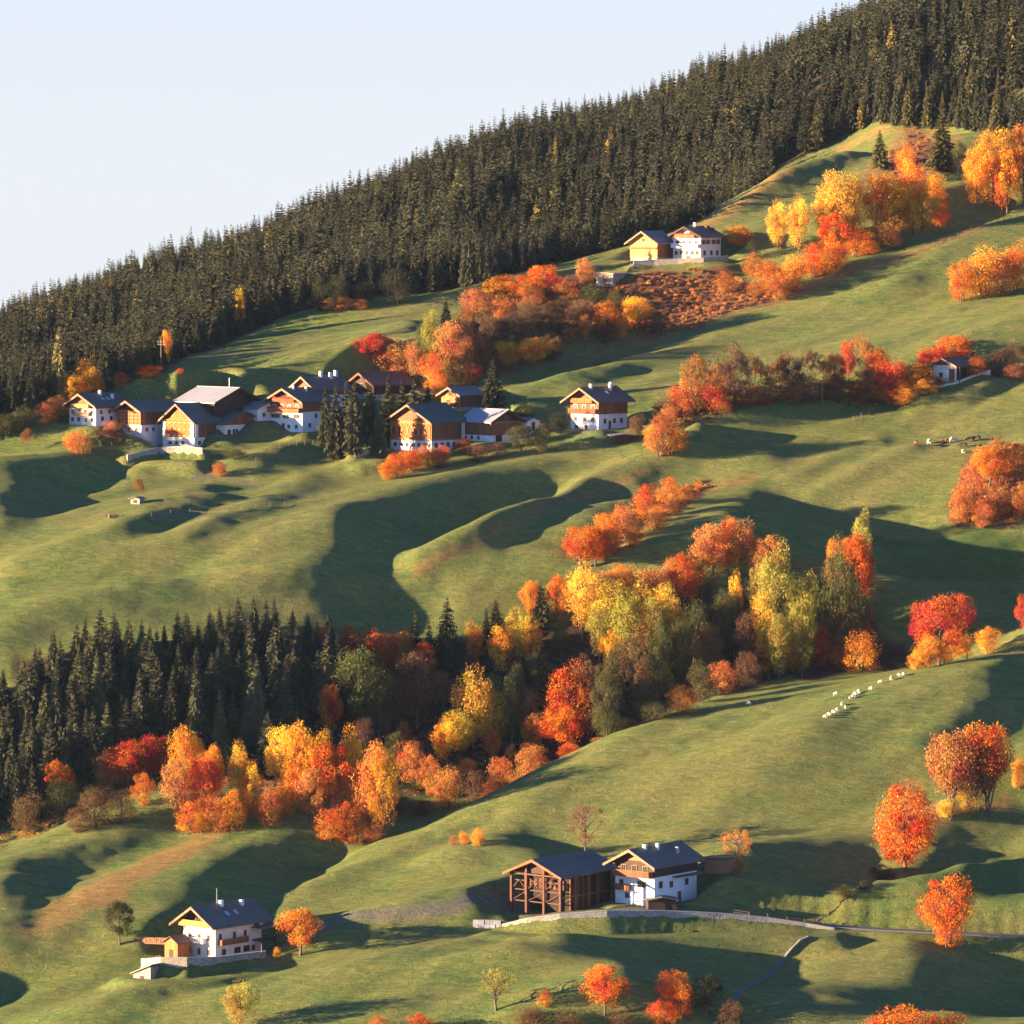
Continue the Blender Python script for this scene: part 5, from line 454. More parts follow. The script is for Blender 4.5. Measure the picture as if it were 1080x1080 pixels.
2227 33 32 33 33 32 33 33 34 33 33 33 34 33 33 34 33 33 33 32 32 32 31 31 31 31 30 30 30 29 30 29 29 30 29 30 30 30 30 31 30 32 31 32 32 32 32 32 33 32 32 31 32 31 31 30 30 30 30 30 29 29 28 29 28 28 29 28 27 28 28 28 28 28 27 28 28 28 28 28 28 28 29 28 29 29 29 29 29 29 29 30 29 30 30 29 30 30 29 29 30 29 29 28 29 28 28 27 27 27 26 26 25
2198 32 32 32 32 32 32 33 32 32 33 32 32 33 32 32 32 32 32 31 32 31 30 31 30 30 29 29 29 29 28 29 28 28 29 29 29 29 30 30 31 31 32 32 33 33 33 33 33 32 33 32 31 32 31 30 30 30 29 29 29 28 29 28 28 28 27 28 28 27 28 27 28 27 28 27 28 27 28 28 28 27 28 28 28 29 28 28 29 29 28 29 29 29 29 29 30 29 29 29 29 28 29 28 28 28 27 27 27 26 26 25 25
2170 31 31 31 32 31 31 32 31 32 31 31 32 31 31 32 31 30 31 31 30 30 30 29 30 29 29 28 29 28 28 28 27 28 28 28 28 29 29 30 31 31 33 33 34 34 33 34 33 34 32 33 31 32 30 30 30 28 29 28 28 28 27 27 28 27 27 28 27 27 27 27 28 27 27 27 27 28 27 27 27 28 27 27 28 27 28 28 28 28 28 29 28 29 28 29 29 29 29 28 29 29 28 28 28 28 27 27 26 26 26 25 24
2142 30 31 30 30 31 31 30 31 30 31 30 31 30 31 30 30 30 30 29 30 29 29 29 29 29 28 28 28 28 28 28 28 28 28 28 29 29 29 31 30 32 32 33 33 34 34 33 34 33 33 32 32 30 30 29 28 27 27 27 27 27 26 27 26 27 27 27 27 27 27 27 27 27 27 27 26 27 27 26 27 27 26 27 27 27 27 27 27 28 28 27 28 29 28 28 29 29 29 29 28 29 29 28 28 28 27 27 26 26 26 25 24
2114 30 30 29 30 30 30 29 30 30 30 30 29 30 29 30 29 29 30 29 29 28 29 29 28 28 29 28 28 28 28 28 29 28 29 28 29 30 30 30 31 31 31 32 33 32 33 32 33 32 32 31 31 30 28 28 27 27 26 26 25 26 26 26 26 27 26 27 27 27 27 27 27 27 27 26 27 26 26 26 26 26 26 26 26 26 26 27 27 26 27 28 27 28 28 28 29 28 29 30 29 29 29 29 29 28 28 27 26 26 25 25 24
2088 29 29 29 29 29 29 29 29 29 29 29 29 29 29 29 29 29 28 29 28 29 28 29 28 28 28 28 29 28 28 28 29 28 29 29 29 30 29 30 30 31 31 30 31 32 31 31 31 30 31 29 30 28 28 28 27 26 26 26 26 26 25 26 26 27 26 27 27 27 27 26 27 27 26 26 26 26 25 26 25 25 26 25 25 26 26 25 27 26 26 27 27 27 28 27 29 28 29 30 30 30 30 30 29 29 28 27 26 26 25 24 24
2064 28 28 28 28 29 28 29 28 29 28 29 28 29 28 28 29 28 28 28 29 28 28 28 28 28 28 28 29 28 28 28 29 28 29 29 29 29 29 29 30 29 30 30 30 30 30 29 30 29 29 29 28 28 28 27 27 27 26 26 26 26 26 26 26 26 27 26 26 27 26 26 27 26 26 26 25 26 25 25 25 25 25 25 25 25 26 25 26 26 26 27 26 27 27 28 28 28 29 29 30 30 29 30 29 28 28 27 27 26 25 25 25
"""
# ------------------------------------------------------------------ terrain heights (grid solved so the hollows fall into shade, 4 m, row by row steps of 5 cm)
HX0, HY0, HS = -224.0, 850.0, 4.0
_g = np.cumsum(np.array([[int(k) for k in r.split()] for r in HROWS.strip().splitlines()]), axis=1) / 20.0
_y0 = np.concatenate([np.arange(850, 1450, 4.0), np.arange(1450, 1851, 16.0)]); _y1 = np.arange(850, 1851, 4.0)
HG = np.stack([np.interp(_y1, _y0, _g[:, k]) for k in range(_g.shape[1])], axis=1)
HN, HM = HG.shape

def _cub(t):
    t2 = t * t; t3 = t2 * t
    return (-.5 * t + t2 - .5 * t3, 1 - 2.5 * t2 + 1.5 * t3, .5 * t + 2 * t2 - 1.5 * t3, -.5 * t2 + .5 * t3)

def base_h(x, y):
    x = np.asarray(x, float); y = np.asarray(y, float)
    cx = np.clip(x, HX0, HX0 + HS * (HM - 1)); cy = np.clip(y, HY0, HY0 + HS * (HN - 1))
    gx = (cx - HX0) / HS; gy = (cy - HY0) / HS
    ix = np.clip(np.floor(gx).astype(int), 0, HM - 2); iy = np.clip(np.floor(gy).astype(int), 0, HN - 2)
    wx = _cub(gx - ix); wy = _cub(gy - iy); z = 0
    for j in range(4):
        r = 0
        for i in range(4):
            r = r + wx[i] * HG[np.clip(iy + j - 1, 0, HN - 1), np.clip(ix + i - 1, 0, HM - 1)]
        z = z + wy[j] * r
    # the slope goes on outside the height grid
    z = z + np.clip(y - HY0, -1e9, 0) * .38 * np.exp(np.clip(y - HY0, -400, 0) / 300.) - np.clip(y - (HY0 + HS * (HN - 1)), 0, 1e9) * .22
    z = z - np.clip(HX0 - x, 0, 1e9) * .10
    k = np.clip((y - 1425) / 60, 0, 1) * np.clip((1640 - y) / 70, 0, 1)      # wooded ribs and gullies, added to vary the light over the forest
    z = z + k * (vn[6]((x * .9 + y * .3) / 46, (y - .3 * x) / 75) * 9 + vn[4](x / 19, y / 40) * 2.5)
    return np.maximum(z, -60 + 0 * z)

class VNoise:
    def __init__(s, seed): s.g = np.random.default_rng(seed).random((256, 256)) * 2 - 1
    def __call__(s, x, y):
        ix = np.floor(x).astype(int); iy = np.floor(y).astype(int); fx = x - ix; fy = y - iy
        fx = fx * fx * (3 - 2 * fx); fy = fy * fy * (3 - 2 * fy)
        g = s.g; a = g[iy & 255, ix & 255]; b = g[iy & 255, (ix + 1) & 255]; c = g[(iy + 1) & 255, ix & 255]; d = g[(iy + 1) & 255, (ix + 1) & 255]
        return (a * (1 - fx) + b * fx) * (1 - fy) + (c * (1 - fx) + d * fx) * fy
vn = [VNoise(i) for i in range(8)]

def micro(x, y):
    """cattle terraces, tussocks, old field edges, and folds added to band the light"""
    u = .79 * x + .61 * y; v = -.61 * x + .79 * y
    a = vn[0](u / 26, v / 7) * .55 + vn[1](u / 13, v / 2.9) * .27
    b = vn[2](x / 2.9 + y / 9, y / 2.2 - x / 7) * .11 + vn[3](x / 1.8, y / 1.6) * .07
    c = vn[5](u / 70, v / 15) * 1.5 + vn[6](u / 38, v / 7.5 + 40) * .38  # broad diagonal folds invented to break the raking light into bands
    p = .62 + .5 * vn[4](x / 34, y / 26)
    return (a + b) * p + c

RIDGES = []    # (polyline, height, half width): long narrow spurs running down the slope
PADS = []      # (cx, cy, cos, sin, halfx, halfy, z, blend)
def add_pad(cx, cy, rz, hx, hy, z, blend=7.0): PADS.append((cx, cy, math.cos(rz), math.sin(rz), hx, hy, z, blend))
def height(x, y, fine=True):
    x = np.asarray(x, float); y = np.asarray(y, float)
    z = base_h(x, y)
    if fine: z = z + micro(x, y)
    for (pl, am, sg) in RIDGES:
        best = np.full(z.shape, 1e9)
        for (x0, y0), (x1, y1) in zip(pl[:-1], pl[1:]):
            dx, dy = x1 - x0, y1 - y0; t = np.clip(((x - x0) * dx + (y - y0) * dy) / (dx * dx + dy * dy), 0, 1)
            best = np.minimum(best, np.hypot(x - x0 - t * dx, y - y0 - t * dy))
        z = z + am * np.exp(-(best / sg) ** 2)
    for (cx, cy, c, s, hx, hy, pz, bl) in PADS:
        dx = x - cx; dy = y - cy; u = np.abs(c * dx + s * dy) - hx; v = np.abs(-s * dx + c * dy) - hy
        d = np.hypot(np.maximum(u, 0), np.maximum(v, 0)); k = np.clip(1 - d / bl, 0, 1); k = k * k * (3 - 2 * k)
        z = z * (1 - k) + pz * k
    return z
def hz(x, y, fine=True): return float(height(np.array([x]), np.array([y]), fine)[0])

cp, sp = math.cos(PITCH), math.sin(PITCH)
def ray(px, py):
    a = (px - 540) / F; b = (540 - py) / F; dy = cp - b * sp; dz = sp + b * cp
    return a / dy, dz / dy
def unproj(px, py, D):
    a, b = ray(px, py); return Vector((a * D, D, CZ + b * D))
def spot(px, py, dmin=880.0, dmax=1840.0):
    """where the line of sight of this direction meets the hillside, not nearer than dmin"""
    a, b = ray(px, py); D = np.arange(dmin, dmax, 1.0)
    g = height(a * D, D, False) - (CZ + b * D)
    i = np.argmax(g >= 0)
    if g[i] < 0: i = np.argmax(g)
    D0 = D[i]
    if i > 0 and g[i] >= 0: D0 = D[i] - g[i] / (g[i] - g[i - 1])
    return Vector((a * D0, D0, float(height(np.array([a * D0]), np.array([D0]), False)[0])))

_rd = [([(446,606),(500,577),(560,547),(620,518),(680,495),(735,474)], 4.6, 5.6), ([(490,636),(545,600),(610,564),(680,524),(740,503),(800,490)], 2.2, 6.0),
       ([(10,622),(100,598),(190,570),(260,540),(330,508),(392,488)], 2.4, 6.5), ([(195,397),(300,389),(365,372),(430,346)], 1.5, 5.0),
       ([(600,402),(680,383),(760,356),(850,334),(950,304)], 1.5, 6.5), ([(480,895),(560,860),(660,826),(760,795),(850,776)], 1.2, 7.0),
       ([(745,482),(820,468),(900,450),(980,432),(1075,412)], 2.0, 7.5), ([(20,590),(90,566),(150,548),(230,528)], 1.3, 4.5), ([(860,520),(910,492),(960,474)], 1.0, 4.0), ([(835,508),(880,484),(925,468)], 1.0, 3.5)]
RIDGES[:] = [([tuple(spot(px, py)[:2]) for px, py in pl], am, sg) for pl, am, sg in _rd]
# ------------------------------------------------------------------ retaining walls and the road shape the ground too
def wall_line(pts, dmin=880.0):
    return [(spot(px, py, dmin), h) for px, py, h in pts]
def resample(line, step=2.0):
    out = []
    for (a, ha), (b, hb) in zip(line[:-1], line[1:]):
        n = max(1, int((b - a).length / step))
        for i in range(n):
            t = i / n; out.append((a.lerp(b, t), ha + (hb - ha) * t))
    out.append(line[-1]); return out
WALLS = {
 'road':    dict(pts=[(530,978,.3),(556,981,2.0),(590,982,3.0),(640,982,3.7),(700,981,3.5),(760,980,2.8),(810,979,1.8),(850,979,.7),(880,981,.15)], back=4.6),
 'terrace_big_barn': dict(pts=[(134,494,2.6),(150,489,2.4),(168,484,2.2),(192,483,2.2),(214,483,1.8)], back=2.5),
 'terrace_corner': dict(pts=[(150,1027,2.2),(170,1029,2.8),(197,1029,2.8),(227,1024,2.0),(256,1017,1.4),(280,1011,.8)], back=3.0),
 'ramp_upper': dict(pts=[(668,287,2.2),(690,284,1.9),(715,282,1.7),(742,281,1.7),(768,276,1.0)], back=2.0),
 'arched':  dict(pts=[(374,487,1.6),(388,484,1.9),(404,481,1.7)], back=2.0),
 'hut':     dict(pts=[(960,418,.8),(978,414,1.2),(1006,410,1.2),(1026,402,1.2),(1044,395,.9)], back=1.5),
}
for k, d in WALLS.items():
    d['line'] = resample(wall_line(d['pts']))
# ------------------------------------------------------------------ where the buildings stand (their terraces shape the ground)
# name, nearest corner in view (px, py), width, length, turn, which corner, terrace margin
SITES = {
 'white_left':   (101, 449, 9.0, 10.5, -40, 'R', 2),
 'lattice_left': (149, 458, 8.0, 13.0, -40, 'R', 1),
 'lattice_big':  (205, 473, 10.0, 11.5, -37, 'R', 3),
 'wing':         (237, 463, 12.5, 10.0, 47, 'L', 1.5),
 'metal_roof':   (226, 452, 15.0, 13.0, 47, 'L', 1),
 'farmhouse':    (319, 456, 10.4, 10.5, -38, 'R', 2),
 'behind_house': (334, 430, 9.0, 10.0, -50, 'R', 1),
 'blue_shed':    (272, 444, 6.0, 6.0, 40, 'L', 1),
 'behind_barn':  (394, 422, 9.0, 12.0, -50, 'R', 1),
 'big_barn':     (455, 477, 13.0, 12.0, -40, 'R', 2),
 'pale_barn':    (518, 466, 9.5, 11.0, 42, 'L', 1.5),
 'cabin':        (485, 432, 6.0, 8.0, -42, 'R', 1),
 'balcony_house':(631, 453, 8.2, 11.5, -38, 'R', 1.5),
 'upper_barn':   (693, 275, 8.6, 7.6, -37, 'R', 1.5),
 'upper_house':  (739, 275, 9.0, 9.0, -38, 'R', 2),
 'porch_hut':    (1008, 408, 6.6, 9.5, -40, 'R', 2),
 'frame_barn':   (591, 968, 12.0, 16.5, -38, 'R', 3),
 'road_house':   (690, 956, 9.4, 14.0, -38, 'R', 3),
 'corner_house': (227, 1013, 8.4, 13.5, -40, 'R', 3.5),
}
PLACE = {}
for nm, (px, py, W_, L_, dg, cn, mg) in SITES.items():
    p = spot(px, py); a = R(dg); sx = 1 if cn == 'R' else -1
    lx, ly = sx * W_ / 2, -L_ / 2
    cx = p.x - (lx * math.cos(a) - ly * math.sin(a)); cy = p.y - (lx * math.sin(a) + ly * math.cos(a))
    PLACE[nm] = (cx, cy, p.z, a, W_, L_)
for nm, (cx, cy, z, a, W_, L_) in PLACE.items():
    add_pad(cx, cy, a, W_ / 2 + SITES[nm][6] * .6, L_ / 2 + SITES[nm][6] * .6, z, 6.0)

for k, d in WALLS.items():      # the ground in front falls to the foot of the wall
    ln = d['line']
    for (a, ha), (b, hb) in zip(ln[:-1], ln[1:]):
        c = (a + b) / 2; ang = math.atan2(b.y - a.y, b.x - a.x); nb = Vector((-math.sin(ang), math.cos(ang)))
        if nb.y < 0: nb = -nb
        q = Vector((c.x, c.y)) - nb * 2.4
        add_pad(q.x, q.y, ang, (b - a).length / 2 + .3, 2.2, c.z - .35, 4.5)
for k, d in WALLS.items():
    ln = d['line']
    for (a, ha), (b, hb) in zip(ln[:-1], ln[1:]):
        c = (a + b) / 2; ang = math.atan2(b.y - a.y, b.x - a.x); nb = Vector((-math.sin(ang), math.cos(ang)))
        if nb.y < 0: nb = -nb
        q = Vector((c.x, c.y)) + nb * (d['back'] / 2 + .5)
        add_pad(q.x, q.y, ang, (b - a).length / 2 + .2, d['back'] / 2, c.z + (ha + hb) / 2 - .1, 1.6 if k != 'road' else 2.0)
ROAD_EXT = resample([(spot(px, py), 0) for px, py in ((880,981),(920,982),(960,984),(1010,987),(1060,989),(1110,991))], 3.0)
for (a, _), (b, _) in zip(ROAD_EXT[:-1], ROAD_EXT[1:]):
    c = (a + b) / 2; add_pad(c.x, c.y + 2.2, math.atan2(b.y - a.y, b.x - a.x), (b - a).length / 2 + .2, 2.4, c.z + .1, 2.2)
# ------------------------------------------------------------------ the hillside: one sheet to the horizon
def axis(parts): return np.concatenate(parts)
_gr = 225 + np.cumsum(6 * 1.25 ** np.arange(22))
ax = axis([-_gr[::-1], np.arange(-225, -150, 3.0), np.arange(-150, 150, 1.0), np.arange(150, 225.1, 3.0), _gr])
_gn = 850 - np.cumsum(5 * 1.22 ** np.arange(22)); _gf = 1850 + np.cumsum(8 * 1.28 ** np.arange(22))
ay = axis([_gn[::-1], np.arange(850, 1440, 1.0), np.arange(1440, 1850.1, 3.0), _gf])
AX, AY = np.meshgrid(ax, ay)
AZ_ = height(AX, AY)
n_, m_ = AX.shape; _i = np.arange(n_ * m_).reshape(n_, m_)
Fq = np.c_[_i[:-1, :-1].ravel(), _i[:-1, 1:].ravel(), _i[1:, 1:].ravel(), _i[1:, :-1].ravel()]

def inside(poly, x, y):
    c = np.zeros(x.shape, bool); j = len(poly) - 1
    for i in range(len(poly)):
        xi, yi = poly[i][0], poly[i][1]; xj, yj = poly[j][0], poly[j][1]
        with np.errstate(divide='ignore', invalid='ignore'):
            c ^= ((yi > y) != (yj > y)) & (x < (xj - xi) * (y - yi) / (yj - yi) + xi)
        j = i
    return c
def ground_poly(pts, dmin=880.0):
    return [spot(px, py, dmin)[:2] for px, py in pts]
def poly_mask(polys, soft=3.0):
    m = np.zeros(AX.shape)
    for p in polys:
        xs_ = [q[0] for q in p]; ys_ = [q[1] for q in p]
        jx = AX + vn[5](AX / 6, AY / 6) * soft; jy = AY + vn[6](AX / 6, AY / 6) * soft
        m = np.maximum(m, inside(p, jx, jy).astype(float))
    for _ in range(2):
        q = np.pad(m, 1, mode='edge'); m = (q[2:, 1:-1] + q[:-2, 1:-1] + q[1:-1, 2:] + q[1:-1, :-2] + 4 * m) / 8
    return m
def ribbon_mask(line, wdt):
    pts = [Vector(spot(px, py)[:2]) for px, py in line]; m = np.zeros(AX.shape)
    for a, b in zip(pts[:-1], pts[1:]):
        d = b - a; l2 = max(d.length_squared, 1e-6)
        t = np.clip(((AX - a.x) * d.x + (AY - a.y) * d.y) / l2, 0, 1)
        dist = np.hypot(AX - a.x - t * d.x, AY - a.y - t * d.y)
        m = np.maximum(m, np.clip(1.4 - dist / wdt, 0, 1))
    return m
BRUSH_POLYS = {
 'hill': [(640,305),(665,290),(700,290),(770,280),(800,300),(812,318),(760,330),(715,350),(670,352),(630,345),(610,330)],
 'right': [(1000,540),(1010,505),(1030,480),(1060,470),(1085,475),(1085,545),(1040,556),(1005,556)],
 'strip': [(596,590),(640,550),(690,525),(735,508),(748,514),(705,540),(650,572),(612,598)],
 'crest': [(935,160),(960,133),(985,140),(990,165),(960,195),(940,190)],
}
BG = {k: ground_poly(v) for k, v in BRUSH_POLYS.items()}
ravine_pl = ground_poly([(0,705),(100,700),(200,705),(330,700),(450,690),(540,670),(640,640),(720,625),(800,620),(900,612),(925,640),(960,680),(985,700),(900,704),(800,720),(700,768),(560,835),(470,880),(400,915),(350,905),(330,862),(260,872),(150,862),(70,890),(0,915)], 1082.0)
soil = poly_mask([ground_poly([(20,987),(90,940),(150,905),(200,880),(245,868),(262,868),(225,893),(170,925),(100,962),(45,984)]),
                  ground_poly([(370,372),(392,360),(408,375),(440,395),(410,400),(385,392)]), ground_poly([(925,858),(960,842),(1010,850),(1060,835),(1062,848),(1000,862),(950,870)]),
                  ground_poly([(985,400),(1045,380),(1075,385),(1030,400)]), ground_poly([(905,195),(925,160),(945,138),(1000,130),(1015,165),(980,200),(930,215)])])
soil = np.maximum(soil, .85 * ribbon_mask([(585,378),(640,366),(700,352),(760,330),(820,318),(860,300),(905,285),(950,275),(1010,255),(1080,232)], 2.2))
soil = np.maximum(soil, .8 * ribbon_mask([(440,606),(500,575),(560,545),(620,517),(680,495)], 1.2))
soil = np.maximum(soil, .8 * ribbon_mask([(655,575),(700,545),(740,520),(790,510)], 2.5))
soil = np.maximum(soil, .9 * ribbon_mask([(745,238),(780,212),(830,180),(890,155),(930,140)], 3.0))
brush = poly_mask([BG['hill'], BG['right'], BG['strip'], BG['crest'], ground_poly([(480,390),(470,345),(500,310),(560,292),(640,285),(640,330),(600,360),(540,390)])])
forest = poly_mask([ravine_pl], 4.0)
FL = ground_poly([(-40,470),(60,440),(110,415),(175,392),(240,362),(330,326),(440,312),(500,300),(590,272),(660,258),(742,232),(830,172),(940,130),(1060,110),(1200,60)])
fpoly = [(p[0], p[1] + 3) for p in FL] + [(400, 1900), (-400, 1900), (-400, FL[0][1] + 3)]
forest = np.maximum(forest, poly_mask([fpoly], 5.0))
dry = .5 + .5 * vn[7](AX / 55, AY / 40)
gravel = ribbon_mask([(205,500),(232,497),(262,505),(300,513),(322,518)], .8)
gravel = np.maximum(gravel, ribbon_mask([(345,978),(365,968),(420,966),(480,957),(540,950)], 1.7))
gravel = np.maximum(gravel, .7 * ribbon_mask([(235,540),(200,543),(160,545)], .8))
for nm_ in ('lattice_big', 'wing', 'farmhouse', 'lattice_left', 'frame_barn', 'road_house', 'corner_house', 'upper_house', 'upper_barn', 'big_barn', 'balcony_house', 'pale_barn'):      # trodden yards round the farms
    cx_, cy_, z_, a_, W_, L_ = PLACE[nm_]; dx = AX - cx_; dy = AY - cy_; ca, sa = math.cos(a_), math.sin(a_)
    d_ = np.hypot(np.maximum(np.abs(ca * dx + sa * dy) - W_ / 2, 0), np.maximum(np.abs(-sa * dx + ca * dy) - L_ / 2, 0)) + vn[3](AX / 2.2, AY / 2.2) * 1.1
    gravel = np.maximum(gravel, .75 * np.clip(1.5 - d_ / 2.6, 0, 1))
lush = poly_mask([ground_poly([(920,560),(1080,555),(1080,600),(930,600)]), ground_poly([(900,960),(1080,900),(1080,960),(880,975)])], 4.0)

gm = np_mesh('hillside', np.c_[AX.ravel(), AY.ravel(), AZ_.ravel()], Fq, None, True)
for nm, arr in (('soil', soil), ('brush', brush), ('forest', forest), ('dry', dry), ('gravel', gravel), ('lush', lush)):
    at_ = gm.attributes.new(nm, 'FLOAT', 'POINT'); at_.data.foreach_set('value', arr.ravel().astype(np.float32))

def ground_material():
    m, t, b = mat_new('meadow')
    tc = N(t, 'ShaderNodeTexCoord'); P = tc.outputs['Object']
    A = lambda k: (lambda a: (setattr(a, 'attribute_name', k), a.outputs['Fac'])[1])(N(t, 'ShaderNodeAttribute'))
    mp = N(t, 'ShaderNodeMapping'); mp.inputs['Scale'].default_value = (.35, 1, 1); mp.inputs['Rotation'].default_value = (0, 0, R(28)); t.links.new(P, mp.inputs[0])
    n1 = noise(t, .9, 8, .7, mp.outputs[0], .5); n2 = noise(t, .06, 5, .6, P); n3 = noise(t, 2.2, 4, .7, P); n4 = noise(t, .22, 5, .65, mp.outputs[0])
    g = ramp(t, n1.outputs[0], [(.32, (.034, .078, .026)), (.5, (.102, .158, .036)), (.68, (.27, .262, .062))]).outputs[0]
    g2 = ramp(t, n4.outputs[0], [(.34, (.046, .116, .036)), (.66, (.21, .205, .054))]).outputs[0]
    c = mixc(t, .5, g, g2)
    c = mixc(t, math_(t, 'MULTIPLY', ramp(t, n2.outputs[0], [(.42, (0, 0, 0)), (.66, (1, 1, 1))]).outputs[0], .45), c, (.19, .16, .06))
    c = mixc(t, math_(t, 'MULTIPLY', A('dry'), .30), c, (.20, .155, .06))
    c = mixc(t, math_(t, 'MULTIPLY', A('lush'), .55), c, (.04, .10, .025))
    s1 = ramp(t, n1.outputs[0], [(.3, (.17, .10, .035)), (.7, (.33, .20, .07))]).outputs[0]
    c = mixc(t, math_(t, 'MULTIPLY', A('soil'), ramp(t, n4.outputs[0], [(.3, (.5, .5, .5)), (.6, (1, 1, 1))]).outputs[0]), c, s1)
    c = mixc(t, A('brush'), c, ramp(t, n3.outputs[0], [(.35, (.09, .045, .03)), (.7, (.30, .13, .055))]).outputs[0])
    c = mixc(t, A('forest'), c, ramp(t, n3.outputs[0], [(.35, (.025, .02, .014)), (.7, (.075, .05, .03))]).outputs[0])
    c = mixc(t, math_(t, 'MULTIPLY', A('gravel'), .85), c, ramp(t, n3.outputs[0], [(.35, (.10, .09, .07)), (.7, (.21, .185, .15))]).outputs[0])
    n5 = noise(t, 1.6, 6, .75, mp.outputs[0], .8)
    c = mixc(t, 1.0, c, ramp(t, n5.outputs[0], [(.30, (.62, .66, .60)), (.5, (1, 1, 1)), (.70, (1.28, 1.22, 1.2))]).outputs[0], 'MULTIPLY')
    t.links.new(c, b.inputs['Base Color']); b.inputs['Roughness'].default_value = .95; b.inputs['Specular IOR Level'].default_value = .1
    b1 = N(t, 'ShaderNodeBump'); b1.inputs['Strength'].default_value = .9; b1.inputs['Distance'].default_value = .8; t.links.new(n1.outputs[0], b1.inputs['Height'])
    b2 = N(t, 'ShaderNodeBump'); b2.inputs['Strength'].default_value = .7; b2.inputs['Distance'].default_value = .3; t.links.new(n3.outputs[0], b2.inputs['Height']); t.links.new(b1.outputs[0], b2.inputs['Normal'])
    t.links.new(b2.outputs[0], b.inputs['Normal'])
    return m
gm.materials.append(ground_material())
tag(link('hillside', gm), 'steep green alpine meadow slopes with shaded hollows', 'terrain', kind='structure')

